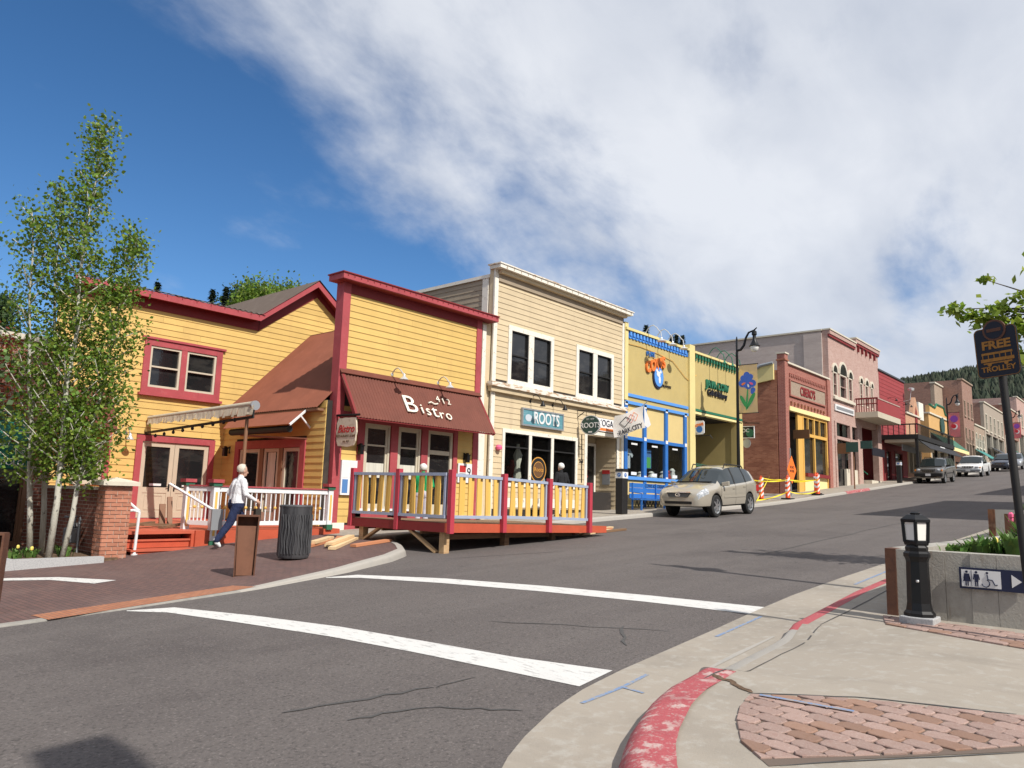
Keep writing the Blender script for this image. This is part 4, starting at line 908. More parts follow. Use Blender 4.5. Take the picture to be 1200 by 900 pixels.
be = bx_(bg, 'belt_course', 'white_peel', T, 17.0, 24.8, .0, .22, 5.02, 5.16); bx_(be, 'belt_moulding', 'beige_board', T, 17.05, 24.75, .0, .14, 4.86, 5.02)
for (a, b, c, d_), ml in ((W1, (18.93, 19.2)), (W2, (22.66, 22.93))): window(bg, T, a, b, c, d_, 'white_trim', f=.16, proud=.05, mull=[ml], sash=6.17, smat='black', pf=.035)
# shop window with goods behind the glass
sw = window(bg, T, *SH, 'white_trim', f=.12, proud=.05, depth=.1, mull=[(19.07, 19.21), (20.25, 20.39)], sash=3.2, smat='black', pane='shop_glass', pf=.03)
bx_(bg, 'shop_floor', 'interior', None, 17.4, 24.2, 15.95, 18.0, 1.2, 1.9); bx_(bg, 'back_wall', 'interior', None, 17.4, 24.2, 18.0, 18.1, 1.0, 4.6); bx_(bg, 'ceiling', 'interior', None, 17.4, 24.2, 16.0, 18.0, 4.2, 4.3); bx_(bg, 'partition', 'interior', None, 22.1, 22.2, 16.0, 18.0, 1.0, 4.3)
bx_(bg, 'bulkhead', 'white_trim', T, 17.75, 21.76, .02, .05, 1.3, 1.6)
for x, y, w_, h, mt in ((18.2, 16.5, .4, 1.4, 'goods_d'), (18.55, 16.7, .2, 1.6, 'curtain'), (19.5, 16.6, .3, 1.5, 'curtain'), (20.6, 16.4, .25, .9, 'goods_a'), (21.2, 16.5, .2, .8, 'goods_d'), (19.9, 17.2, .4, 1.0, 'goods_b')):
    m = MB(); m.lathe([(w_*.35, 0), (w_*.5, h*.25), (w_*.3, h*.5), (w_*.55, h*.75), (w_*.2, h*.9), (w_*.22, h)], x, y, 1.9, 8); m.build('window_display', mt, bg, smooth=True)
rp_ = MB(T); rp_.disc((19.72, -.075, 2.55), .42, 28, t=.004); ro = rp_.build('window_decal', 'gold', bg); MB(T).disc((19.72, -.071, 2.55), .385, 28, t=.003).build('decal_field', 'black', ro); MB(T).disc((19.72, -.068, 2.55), .27, 28, t=.003).build('decal_ring', 'gold', ro); MB(T).disc((19.72, -.065, 2.55), .25, 28, t=.003).build('decal_core', 'sign_brown', ro)
text('Roots', 'decal_text', .2, (19.72, D+.056, 2.55), 'gold', ro, ext=.002)
# recessed entry
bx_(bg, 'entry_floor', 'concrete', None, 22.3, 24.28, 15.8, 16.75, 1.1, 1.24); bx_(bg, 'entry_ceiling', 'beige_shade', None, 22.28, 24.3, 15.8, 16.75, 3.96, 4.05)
boards(bg, S(24.3), 15.82, 16.72, 1.26, 3.95, .178, [], 'beige_board')
bx_(bg, 'entry_back', 'beige_board', None, 22.28, 24.3, 16.74, 16.8, 1.2, 4.0)
d = MB(F(16.74)); rect_frame(d, 23.15, 24.25, 1.24, 3.75, .1, 0, .05, bot=.02); o = d.build('door_frame', 'white_trim', bg); bx_(o, 'door', 'pane', F(16.74), 23.24, 24.16, .0, .03, 1.26, 3.66)
text('20', 'door_number', .3, (23.5, 16.69, 2.75), 'sign_white', o, ext=.003); bx_(o, 'sticker', 'letter_red', F(16.74), 23.4, 23.75, .031, .034, 2.45, 2.55)
bx_(bg, 'entry_post', 'white_trim', T, 22.2, 22.36, -.05, .04, 1.1, 3.96); bx_(bg, 'entry_post', 'white_trim', T, 24.3, 24.46, -.05, .04, 1.1, 3.96); bx_(bg, 'entry_header', 'white_trim', T, 22.2, 24.62, .0, .05, 3.96, 4.08)
m = MB(S(24.3)); m.box(16.05, 16.4, .025, .035, 2.2, 2.75); o = m.build('wall_notice', 'grey_metal', bg); MB(S(24.3)).box(16.05, 16.4, .036, .04, 2.6, 2.75).build('notice_band', 'letter_red', o)
for x in (19.1, 20.3): gooseneck(bg, T, x, 4.76, .55, up=.22, sh=.1)
text('268', 'house_number', .17, (22.0, D-.03, 2.95), 'sign_black', bg, ext=.006)
m = MB(T); m.tube([(22.02, .03, 3.9), (22.02, .05, 3.2), (22.05, .03, 2.2)], .015, 5); m.tube([(21.75, .03, 3.5), (22.0, .06, 3.45)], .012, 5); m.build('sign_cable', 'black_iron', bg)
m = MB(); m.lathe([(.02, 0), (.1, .03), (.11, .1), (.06, .17)], 17.55, 15.72, 3.05, 10); m.build('alarm_bell', 'flower_pink', bg, smooth=True)
# side wall above the bistro roof
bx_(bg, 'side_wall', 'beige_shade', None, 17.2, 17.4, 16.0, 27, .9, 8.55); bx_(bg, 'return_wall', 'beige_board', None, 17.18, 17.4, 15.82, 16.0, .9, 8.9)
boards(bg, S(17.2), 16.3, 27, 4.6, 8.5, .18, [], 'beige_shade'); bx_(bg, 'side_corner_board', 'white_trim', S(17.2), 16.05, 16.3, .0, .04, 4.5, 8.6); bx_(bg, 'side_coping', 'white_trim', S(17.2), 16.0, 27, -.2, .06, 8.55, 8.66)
bx_(bg, 'roof', 'roof_dark', None, 17.4, 24.7, 16.0, 27, 8.3, 8.4); bx_(bg, 'party_wall', 'beige_shade', None, 24.55, 24.75, 16.0, 27, 4.5, 8.55)
# signs on the beige shop
sg = thing('teal_shop_sign', 'weathered teal board reading ROOTS above the shop window', 'sign', (19.7, 15.7, 4.0))
bx_(sg, 'board', 'sign_teal', T, 18.66, 20.8, .04, .09, 3.97, 4.47); fm = MB(T); rect_frame(fm, 18.62, 20.84, 3.93, 4.51, .05, .03, .11); fm.build('frame', 'grey_metal', sg)
text('ROOTS', 'lettering', .54, (19.9, D-.1, 4.22), 'sign_white', sg, ext=.008, sx=.78, bold=.008); MB(T).disc((18.95, .091, 4.2), .17, 16, sy=.7, t=.006).build('oval_mark', 'goods_a', sg)
os_ = thing('oval_hanging_sign', 'dark green oval ROOTS sign hanging from an iron bracket', 'sign', (21.75, 15.2, 4.2))
TS = S(21.75); MB(TS).disc((15.2, -.03, 4.2), .42, 26, sy=.82, t=.06).build('rim', 'sign_white', os_); MB(TS).disc((15.2, -.035, 4.2), .385, 26, sy=.82, t=.07).build('panel', 'sign_green', os_)
text('ROOTS', 'lettering', .26, (21.71, 15.2, 4.18), 'sign_white', os_, ROT_S, .004, 1, .004); text('EST. 1977', 'lettering', .08, (21.712, 15.2, 4.4), 'sign_white', os_, ROT_S, .003); bx_(os_, 'mark', 'sign_white', TS, 15.12, 15.28, .036, .042, 3.93, 3.98)
m = MB(TS); m.tube([(15.78, 0, 4.75), (15.3, 0, 4.7), (14.75, 0, 4.62)], .022, 6); m.tube([(15.78, 0, 4.5), (15.5, 0, 4.66)], .016, 6)
for y in (15.0, 15.4): m.tube([(y, 0, 4.68), (y, 0, 4.5)], .008, 5)
m.build('bracket', 'black_iron', os_)
yg = bx_(None, 'entry_sign', 'sign_white', T, 22.9, 24.5, .06, .09, 4.12, 4.6); ys = thing('entry_banner_sign', 'white sign with blue and orange lettering over the shop entry', 'sign', (23.6, 15.7, 4.1)); yg.parent = ys; yg.location = -Vector((23.6, 15.7, 4.1)); yg.name = 'panel'
text('YOGA', 'lettering', .34, (23.45, D-.1, 4.42), 'sign_navy', ys, ext=.004); bx_(ys, 'band', 'letter_orange', T, 23.0, 24.4, .091, .096, 4.15, 4.25)
# ================================================================ YELLOW ICE CREAM SHOP
mdef('stucco_light', c=(.66,.51,.23), r=.8, var=[(2,.1)])
ic = thing('ice_cream_shop', 'mustard stucco shop with bright blue window frames and dentil cornice', 'building', (27.5, D, 1.3))
IO = [(25.0, 29.85, 1.2, 5.45)]
wall(ic, T, 24.8, 30.05, 1.0, 8.28, IO, 'stucco', .3)
bx_(ic, 'cap', 'stucco_pale', T, 24.8, 30.0, -.32, .12, 8.28, 8.38); bx_(ic, 'corner_pier', 'stucco_pale', T, 24.78, 25.02, -.3, .06, 5.5, 8.58); bx_(ic, 'corner_pier', 'stucco_pale', T, 30.0, 30.5, -.3, .1, 1.4, 8.58)
for i in range(19):
    x = 25.12+i*.25; m = MB(T); m.box(x, x+.13, .0, .09, 8.08, 8.24); m.box(x, x+.13, .0, .05, 7.98, 8.08); m.build('dentil', 'blue_light', ic)
bx_(ic, 'dentil_band', 'blue', T, 25.05, 29.98, .0, .03, 8.0, 8.27)
bx_(ic, 'blue_band', 'blue_light', T, 24.85, 29.95, 0, .05, 5.66, 5.78); bx_(ic, 'blue_band', 'blue_light', T, 24.85, 29.95, -.02, .06, 5.36, 5.48)
bx_(ic, 'spandrel', 'stucco_light', T, 25.0, 29.85, -.08, -.03, 4.06, 5.37)
for x in (24.92, 26.33, 28.05, 29.7): p = bx_(ic, 'post', 'blue', T, x-.11, x+.11, -.08, .05, 1.35, 5.36); [bx_(p, 'post_block', 'sign_white', T, x-.09, x+.09, .051, .06, z, z+.14) for z in (5.3, 4.0, 2.48)]
bx_(ic, 'transom_bar', 'blue', T, 25.0, 29.6, -.06, .03, 3.97, 4.1); bx_(ic, 'sill', 'blue_light', T, 25.0, 29.6, -.05, .1, 2.43, 2.56)
bx_(ic, 'apron', 'stucco_light', T, 25.0, 29.85, -.05, .02, 1.3, 2.43)
for a, b in ((25.03, 26.22), (26.44, 27.94), (28.16, 29.59)):
    bx_(ic, 'pane', 'shop_glass', T, a, b, -.05, -.04, 2.56, 3.97); bx_(ic, 'open_label', 'sign_white', T, (a+b)/2-.2, (a+b)/2+.25, -.036, -.033, 3.8, 3.87); bx_(ic, 'price_label', 'sign_white', T, (a+b)/2-.2, (a+b)/2+.2, -.036, -.033, 2.62, 2.74)
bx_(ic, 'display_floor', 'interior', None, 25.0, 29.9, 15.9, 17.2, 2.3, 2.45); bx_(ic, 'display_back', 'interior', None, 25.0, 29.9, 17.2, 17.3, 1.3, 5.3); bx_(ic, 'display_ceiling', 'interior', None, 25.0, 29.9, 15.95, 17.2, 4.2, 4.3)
def tee(x, mt, z=2.9):
    m = MB(F(16.3)); m.prism([(x-.2, z), (x+.2, z), (x+.2, z+.55), (x+.34, z+.42), (x+.42, z+.52), (x+.2, z+.75), (x+.08, z+.78), (x-.08, z+.78), (x-.2, z+.75), (x-.42, z+.52), (x-.34, z+.42), (x-.2, z+.55)], 0, .06, 1); m.build('display_shirt', mt, ic)
tee(25.8, 'goods_a'); 
po = bx_(ic, 'poster', 'goods_e', F(16.1), 26.7, 27.35, 0, .02, 2.95, 3.72); bx_(po, 'poster_hill', 'goods_c', F(16.1), 26.85, 27.3, .021, .025, 2.97, 3.4); bx_(po, 'poster_cloud', 'goods_d', F(16.1), 26.75, 26.95, .021, .025, 3.45, 3.65)
for x, mt, h in ((26.7, 'goods_d', .35), (27.0, 'goods_b', .3), (27.55, 'goods_d', .4), (27.75, 'goods_a', .3), (28.5, 'goods_d', .45), (28.9, 'goods_b', .5), (29.3, 'goods_d', .6), (25.3, 'goods_d', .5)):
    m = MB(); m.lathe([(.12, 0), (.17, h*.4), (.1, h*.7), (.13, h*.85), (.05, h)], x, 16.2, 2.45, 8); m.build('display_item', mt, ic, smooth=True)
bx_(ic, 'side_wall', 'stucco', None, 24.8, 25.0, 16.1, 27, 1, 8.2); bx_(ic, 'roof', 'roof_dark', None, 25, 36, 16.1, 27, 7.6, 7.7)
text('COWS', 'wall_lettering', .62, (27.1, D-.05, 7.18), 'letter_orange', ic, (R(90), R(-16), 0), .04, .85, .02, shear=.2)
text('PURE', 'wall_lettering', .30, (26.75, D-.05, 7.58), 'blue', ic, (R(90), R(-4), 0), .02); text('ICE\nCREAMERY', 'wall_lettering', .17, (28.05, D-.03, 6.5), 'sign_black', ic, (R(90), 0, 0), .01)
m = MB(T); m.disc((27.35, 0, 6.72), .44, 26, sx=.95, sy=1.08, t=.06); o = m.build('round_emblem', 'sign_navy', ic); MB(T).disc((27.38, .06, 6.74), .38, 26, sx=.95, sy=1.08, t=.01).build('emblem_field', 'blue_light', o)
m = MB(T); m.disc((27.33, .071, 6.85), .15, 9, sx=1, sy=.8, t=.01); m.disc((27.42, .071, 6.62), .11, 8, sx=.8, sy=1.5, t=.012); m.disc((27.2, .071, 6.98), .07, 7, t=.011); m.disc((27.5, .071, 6.96), .07, 7, t=.011); m.build('emblem_shape', 'sign_white', o)
for x in (26.4, 27.3, 28.25): gooseneck(ic, T, x, 8.42, .75, ('lamp_white', 'lamp_white'), up=.3, sh=.2, drop=.9, r=.02)
cab = MB(T); cab.tube([(25.1, .03, 7.75), (26.0, .03, 7.78), (27.4, .03, 7.72), (28.6, .03, 7.6), (29.7, .03, 7.05), (30.05, .03, 6.95), (30.3, .03, 7.0), (30.75, .03, 7.3)], .014, 5); cab.build('wall_cable', 'amber', ic)
bn = thing('blue_bench', 'bright blue bench with lettered back under the ice cream shop windows', 'bench', (26, 15.2, 1.4))
for z in (1.72, 1.94, 2.12): m = MB(); m.box(24.5, 28.3, 15.30, 15.34, z, z+.17); m.build('back_slat', 'blue', bn)
for y in (14.85, 15.0, 15.15): bx_(bn, 'seat_slat', 'blue', None, 24.5, 28.3, y, y+.12, 1.66, 1.7)
for x in (24.6, 26.3, 28.1):
    m = MB(); m.box(x, x+.06, 14.86, 14.92, 1.25, 1.66); m.box(x, x+.06, 15.25, 15.3, 1.25, 2.3); m.tube([(x+.03, 14.88, 1.66), (x+.03, 14.86, 1.9), (x+.03, 15.27, 1.95)], .02, 6); m.build('bench_leg', 'blue', bn)
text('COWS ICE CREAM', 'lettering', .18, (26.3, 15.295, 2.2), 'sign_navy', bn, ext=.003)
la = MB(F(15.32))
for i in range(18): x = 24.9+i*.24; la.beam((x, 0, 1.42), (x+.12, 0, 1.64), .02, .03); la.beam((x+.12, 0, 1.64), (x+.24, 0, 1.42), .02, .03)
tag(la.build('lattice', 'black', bn), kind='stuff')
# ================================================================ CAFE
cf = thing('cafe_building', 'mustard stucco cafe with green dentils and open recessed front', 'building', (32.8, D, 1.6))
wall(cf, T, 30.5, 35.6, 1.2, 8.26, [(30.52, 34.95, 1.2, 5.6)], 'stucco', .3)
bx_(cf, 'cap', 'stucco_pale', T, 30.5, 35.6, -.32, .12, 8.26, 8.36); bx_(cf, 'right_pier', 'stucco_pale', T, 34.98, 35.58, -.1, .04, 1.4, 5.6)
for i in range(17):
    x = 30.62+i*.29; m = MB(T); m.box(x, x+.14, .0, .1, 8.06, 8.22); m.box(x+.02, x+.12, .0, .06, 7.94, 8.06); m.build('dentil', 'green_trim', cf)
bx_(cf, 'green_band', 'green_trim', T, 30.45, 35.5, 0, .06, 5.66, 5.77); bx_(cf, 'beam', 'cream', T, 30.4, 35.5, -.25, .04, 5.54, 5.64)
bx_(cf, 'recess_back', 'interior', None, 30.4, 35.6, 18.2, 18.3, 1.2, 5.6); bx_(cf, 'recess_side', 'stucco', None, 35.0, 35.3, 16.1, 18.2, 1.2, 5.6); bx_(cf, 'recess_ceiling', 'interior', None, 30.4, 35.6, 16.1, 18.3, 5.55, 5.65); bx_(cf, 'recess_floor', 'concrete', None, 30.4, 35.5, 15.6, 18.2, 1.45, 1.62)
window(cf, F(18.2), 31.0, 34.6, 2.2, 5.0, 'green_trim', .1, .05, .0, mull=[(32.3, 32.42)])
m = MB(); m.beam((30.5, 16.2, 3.35), (34.9, 16.2, 3.25), .06, .12); m.beam((32.6, 16.2, 1.7), (32.6, 16.2, 3.3), .1, .1); m.build('green_rail', 'green_trim', cf); bx_(cf, 'menu_stand', 'green_cap', None, 34.0, 34.7, 15.9, 16.0, 1.8, 2.9)
text('JAVA COW', 'wall_lettering', .50, (32.8, D-.06, 7.03), 'green_trim', cf, (R(90), 0, 0), .04, .92, .012); text('Café & Bakery', 'wall_lettering', .36, (32.8, D-.05, 6.66), 'sign_black', cf, (R(90), 0, 0), .03, .95, .01)
for x in (32.0, 32.85, 33.7): gooseneck(cf, T, x, 8.4, .8, ('green_trim', 'green_trim'), up=.34, sh=.12, drop=1.0, r=.02)
cow = thing('square_hanging_sign', 'white square sign with orange word and blue disc over the cafe front', 'sign', (30.5, 15.5, 4.9))
TS = S(30.5); m = MB(TS); m.prism([(15.28, 4.66), (15.34, 4.6), (15.82, 4.6), (15.86, 4.66), (15.86, 5.14), (15.82, 5.2), (15.34, 5.2), (15.28, 5.14)], -.03, .03, 1); m.build('panel', 'sign_white', cow)
text('Cows', 'lettering', .24, (30.46, 15.58, 5.02), 'letter_orange', cow, ROT_S @ Matrix.Rotation(.2, 4, 'Z'), .005, 1, .008); MB(TS).disc((15.5, .031, 4.82), .15, 16, t=.008).build('disc', 'blue', cow); text('DINE IN', 'lettering', .07, (30.465, 15.72, 4.65), 'sign_black', cow, ROT_S, .002)
m = MB(TS); m.tube([(15.9, 0, 5.35), (15.2, 0, 5.35)], .02, 6); m.tube([(15.5, 0, 5.35), (15.5, 0, 5.2)], .01, 5); m.tube([(15.9, 0, 4.5), (15.0, 0, 4.55), (14.9, 0, 4.4)], .02, 6); m.build('bracket', 'black_iron', cow)
rs = thing('cafe_blade_sign', 'small dark round sign with white lower plate on an iron arm by the lamp post', 'sign', (35.6, 15.4, 4.9))
TS = S(35.6); m = MB(TS); m.prism([(15.2, 4.85), (15.78, 4.85), (15.78, 5.4), (15.2, 5.4)], -.03, .03, 1); m.build('panel', 'sign_black', rs); MB(TS).disc((15.4, .031, 5.08), .2, 16, t=.01).build('roundel', 'green_cap', rs); text('OC', 'lettering', .26, (35.56, 15.62, 5.2), 'sign_white', rs, ROT_S, .004); fm = MB(TS); rect_frame(fm, 15.18, 15.8, 4.83, 5.42, .03, -.035, .035); fm.build('frame', 'sign_white', rs)
m = MB(TS); m.disc((15.58, -.02, 4.58), .2, 14, sy=1.15, t=.04); m.build('lower_plate', 'grey_metal', rs); m = MB(TS); m.tube([(15.97, 0, 5.6), (14.92, 0, 5.55)], .022, 6); m.tube([(15.97, 0, 5.75), (15.5, 0, 5.58)], .012, 5); m.build('bracket', 'black_iron', rs)
# ================================================================ RED BRICK RESTAURANT
cs = thing('brick_restaurant', 'red brick restaurant with lettered stone panel and amber shopfront', 'restaurant', (44.5, D, 2.2))
CO = [(41.6, 47.9, 2.0, 6.9)]
wall(cs, T, 41.3, 48.5, 1.5, 9.5, CO, 'brick_casino', .4)
bx_(cs, 'side_wall', 'brick_side', None, 41.08, 41.3, 16.2, 26, 1.0, 9.1); bx_(cs, 'front_pilaster', 'brick_casino', T, 41.1, 41.58, -.35, .08, 1.6, 9.62); bx_(cs, 'front_pilaster', 'brick_casino', T, 47.95, 48.5, -.4, .1, 1.8, 9.45)
bx_(cs, 'coping', 'stone_cap', T, 41.5, 48.5, -.42, .12, 9.5, 9.6); o = bx_(cs, 'pier_cap', 'brick_side', T, 41.05, 41.64, -.4, .13, 9.62, 9.7); bx_(o, 'pier_top', 'brick_casino', T, 41.1, 41.58, -.35, .08, 9.7, 10.0); bx_(o, 'pier_cap_upper', 'stone_cap', T, 41.05, 41.64, -.4, .13, 10.0, 10.08)
pn = bx_(cs, 'name_panel', 'brick_tan', T, 41.95, 47.6, .02, .05, 7.78, 8.6); fm = MB(T); rect_frame(fm, 41.85, 47.7, 7.7, 8.68, .09, .0, .09); fm.build('panel_frame', 'brick_casino', pn)
text("CISERO'S", 'panel_lettering', .72, (44.6, D-.07, 8.15), 'letter_maroon', pn, ext=.02, sx=.85, bold=.012)
for i in range(22): bx_(cs, 'corbel', 'brick_casino', T, 41.9+i*.27, 42.03+i*.27, .0, .08, 8.85, 9.0)
for i in range(11): bx_(cs, 'corbel_low', 'brick_side', T, 42.0+i*.53, 42.16+i*.53, .0, .1, 7.25, 7.42)
bx_(cs, 'lintel', 'cream', T, 41.58, 48.1, -.1, .14, 6.86, 7.1)
for a, b in ((43.0, 43.75),): bx_(cs, 'post', 'amber', T, a, b, -.1, .02, 2.3, 6.86)
m = MB(T)
for x in (43.78, 45.6, 47.75): m.box(x-.06, x+.1, -.08, .04, 2.5, 6.86)
for x in (44.65, 46.6): m.box(x-.04, x+.04, -.08, .03, 5.8, 6.86)
m.box(43.8, 47.8, -.07, .05, 5.62, 5.8); m.box(43.8, 47.8, -.07, .02, 6.7, 6.86); m.build('shopfront_frame', 'amber', cs)
bx_(cs, 'pane', 'pane', T, 43.8, 47.8, -.12, -.1, 3.5, 6.8); bx_(cs, 'stall_riser', 'cream', T, 43.8, 47.8, -.1, .0, 2.2, 3.4); bx_(cs, 'flower_box', 'red_dark', T, 43.9, 47.7, .01, .2, 3.3, 3.5)
bx_(cs, 'entry_dark', 'interior', None, 41.6, 43.0, 17.3, 17.4, 2, 6.9); bx_(cs, 'entry_ceiling', 'interior', None, 41.6, 43.9, 16.2, 17.3, 6.6, 6.7); bx_(cs, 'roof', 'roof_dark', None, 41.3, 48.5, 16.2, 26, 8.6, 8.7)
cgs = bx_(None, 'hanging_board', 'sign_brown', S(42.6), 15.0, 15.9, -.04, .04, 5.35, 5.85); tag(cgs, 'dark brown hanging board sign in the brick restaurant entry', 'sign')
# parapet roof piece behind the alley
al = thing('pale_parapet_roof', 'pale parapet with curved white coping above the brick side wall', 'roof', (40.9, 18, 9))
m = MB(S(40.95)); m.prism([(16.3, 8.55), (16.3, 9.45), (17.0, 9.35), (17.7, 8.95), (18.6, 8.85), (26, 8.85), (26, 8.3), (18, 8.3)], -.1, .06, 1); m.build('parapet', 'stucco_pale', al); m = MB(); m.tube([(40.85, 16.3, 9.48), (40.85, 17.0, 9.38), (40.85, 17.7, 8.98), (40.85, 18.6, 8.88), (40.85, 26, 8.88)], .09, 6); m.build('coping', 'grey_metal', al)
# ================================================================ PINK BRICK BUILDING
pk = thing('pink_brick_building', 'tall pale pink brick building with arched windows and grey side wall', 'building', (54, D, 3))
PW = [(49.3, 50.12), (50.6, 52.0), (52.4, 53.22), (54.85, 55.5), (56.1, 56.8), (57.4, 57.95)]
PO = [(a, b, 8.6, 10.2) for a, b in PW]+[(49.3, 54.2, 2.5, 7.0), (55.0, 59.0, 3.0, 7.2)]
wall(pk, T, 48.62, 59.55, 2.0, 12.75, PO, 'brick_pink', .35)
bx_(pk, 'side_wall', 'brick_grey', None, 48.6, 48.9, 16.15, 44, 2.0, 12.75); bx_(pk, 'side_coping', 'stone_cap', None, 48.5, 49, 16.15, 44, 12.75, 12.85); bx_(pk, 'side_pilaster', 'brick_grey', None, 48.5, 48.6, 16.15, 17.3, 3, 12.6)
for a, b, z in ((48.6, 53.95, 12.72), (53.95, 59.6, 13.1)):
    o = bx_(pk, 'cornice', 'brick_pink', T, a, b, -.4, .15, z-.2, z+.05); bx_(o, 'cornice_moulding', 'red_dark', T, a, b, .0, .1, z-.36, z-.2); bx_(o, 'coping', 'stone_cap', T, a-.05, b+.05, -.45, .2, z+.05, z+.14)
bx_(pk, 'parapet', 'brick_pink', T, 53.95, 59.5, -.35, 0, 12.75, 12.95)
for x in (54.6, 55.5, 56.4, 57.4, 58.4): bx_(pk, 'bracket', 'red_dark', T, x, x+.12, .0, .14, 12.3, 12.74)
for i, (a, b) in enumerate(PW):
    c = (a+b)/2; r = (b-a)/2; n = 8
    vs = [(c+r*math.cos(math.pi*j/n), 10.2+r*1.05*math.sin(math.pi*j/n)) for j in range(n+1)]
    m = MB(T); m.prism(vs, .004, .03, 1); w = m.build('arched_window', 'pane', pk)
    window(pk, T, a, b, 8.6, 10.22, 'stone_cap', .09, .03, .15, sash=9.4, smat='brick_pink')
    m = MB(T)
    for j in range(n):
        t0, t1 = math.pi*j/n, math.pi*(j+1)/n
        m.hexa([(c+r*math.cos(t0), .0, 10.2+r*1.05*math.sin(t0)), (c+(r+.16)*math.cos(t0), .0, 10.2+(r+.16)*1.05*math.sin(t0)), (c+(r+.16)*math.cos(t1), .0, 10.2+(r+.16)*1.05*math.sin(t1)), (c+r*math.cos(t1), .0, 10.2+r*1.05*math.sin(t1)),
                (c+r*math.cos(t0), .08, 10.2+r*1.05*math.sin(t0)), (c+(r+.16)*math.cos(t0), .08, 10.2+(r+.16)*1.05*math.sin(t0)), (c+(r+.16)*math.cos(t1), .08, 10.2+(r+.16)*1.05*math.sin(t1)), (c+r*math.cos(t1), .08, 10.2+r*1.05*math.sin(t1))])
    m.build('arch', 'stone_cap', w)
bx_(pk, 'sill', 'stone_cap', T, 49.2, 53.4, .0, .15, 8.42, 8.6); bx_(pk, 'sign_fascia', 'sign_white', T, 49.4, 53.2, .02, .08, 7.7, 8.12); bx_(pk, 'fascia_band', 'grey_metal', T, 49.6, 53.0, .081, .09, 7.8, 8.0)
for a in (50.1, 51.5, 53.0):
    bx_(pk, 'transom_window', 'pane', T, a-.45, a+.35, -.1, -.06, 6.1, 6.95)
m = MB(T)
for a, b in ((49.3, 49.62), (52.3, 52.7), (53.9, 54.2)): m.box(a, b, -.15, .05, 2.6, 7.0)
m.box(49.3, 54.2, -.15, .03, 5.9, 6.1); m.box(49.3, 54.2, -.15, .03, 6.95, 7.05); m.build('storefront_frame', 'brick_pink', pk)
bx_(pk, 'pane', 'pane', T, 49.6, 54.0, -.3, -.25, 2.6, 5.9); bx_(pk, 'white_panel', 'stone_cap', T, 51.6, 53.9, -.2, -.05, 2.9, 4.1)
bx_(pk, 'arcade_dark', 'interior', None, 55.0, 59.0, 18.0, 18.1, 2.5, 7.2); m = MB(); m.beam((55.2, 15.6, 3.9), (58.2, 17.5, 4.9), .06, .06); m.build('stair_rail', 'green_trim', pk)
bx_(pk, 'column', 'brick_pink', T, 58.4, 59.3, -.3, .1, 2.8, 7.6); bx_(pk, 'stoop', 'stone_cap', None, 55.1, 57.4, 15.3, 16.2, 2.9, 3.5); bx_(pk, 'roof', 'roof_dark', None, 48.9, 59.5, 16.15, 44, 12.0, 12.1)
# balcony on the pink building
m = MB(); m.box(53.6, 59.2, 14.35, 15.78, 7.62, 8.0); bl = m.build('balcony_slab', 'tan_frame', pk)
m = MB()
for i in range(9): y = 14.42+i*.155; m.box(53.62, 53.68, y, y+.045, 8.0, 8.85)
m.box(53.6, 53.7, 14.35, 15.75, 8.85, 8.95); m.box(53.6, 53.7, 14.35, 15.75, 8.5, 8.56); m.build('balcony_railing', 'red_dark', bl)
bx_(bl, 'balcony_panel', 'red_clap', None, 53.72, 59.2, 14.36, 14.42, 8.0, 8.85); bx_(bl, 'balcony_rail_cap', 'brick_pink', None, 53.7, 59.2, 14.33, 14.45, 8.85, 8.93)
for i, (a, b, c, d_, mt, w_) in enumerate(((15.0, 15.85, 4.95, 5.6, 'sign_brown', 49.6), (14.3, 15.0, 5.4, 5.9, 'sign_green', 51.8))):
    tag(bx_(None, 'blade_sign', mt, S(w_), a, b, -.05, .05, c, d_), ('brown hanging blade sign on the pink brick building', 'green blade sign beyond the brown one on the pink building')[i], 'sign')
tag(bx_(None, 'arcade_sign', 'sign_black', F(15.3), 55.3, 58.2, 0, .06, 5.2, 5.75), 'black name sign hanging under the pink building balcony', 'sign')
# ================================================================ RED CLAPBOARD BUILDING AND BLACK DECK
rd = thing('red_building', 'red clapboard building with black railed upper deck over the pavement', 'building', (63, D, 3.5))
RO = [(60.6, 62.0, 3.6, 6.0), (63.0, 65.2, 3.6, 6.0)]
wall(rd, T, 59.56, 66.7, 2.5, 11.75, RO, 'red_clap', .25); boards(rd, T, 59.6, 66.6, 7.0, 11.7, .3, [], 'red_clap')
bx_(rd, 'coping', 'slate', T, 59.4, 66.75, -.3, .1, 11.75, 11.87); bx_(rd, 'side_wall', 'red_clap', None, 59.56, 59.8, 16.05, 30, 2.5, 11.75); bx_(rd, 'end_wall', 'red_clap', None, 66.5, 66.7, 16.05, 30, 2.5, 11.75)
for a, b, c, d_ in RO: window(rd, T, a, b, c, d_, 'red_dark', .1, .04, .1)
for x in (61.8, 64.6, 66.2): gooseneck(rd, T, x, 9.9, .6, up=.1, sh=.12)
fl = MB(); fl.lathe([(.1, 0), (.22, .04), (.25, .22), (.15, .26)], 66.3, 15.2, 11.0, 8); fl.tube([(66.3, 15.8, 10.2), (66.3, 15.3, 10.3), (66.3, 15.2, 11.1)], .03, 5); fl.build('flood_lamp', 'lamp_white', rd)
bd = thing('black_upper_deck', 'black timber upper deck with slim posts over the far pavement', 'deck', (65, 14.5, 6.7))
bx_(bd, 'platform', 'black', None, 59.6, 71.6, 13.35, 15.78, 6.62, 6.95); bx_(bd, 'fascia', 'tan_frame', None, 59.7, 71.5, 13.6, 15.6, 6.4, 6.61)
m = MB()
for p, q in (((59.65, 13.38), (59.65, 15.75)), ((59.65, 13.38), (71.55, 13.38))): m.beam((*p, 7.68), (*q, 7.68), .06, .09)
m.build('top_rail', 'black', bd)
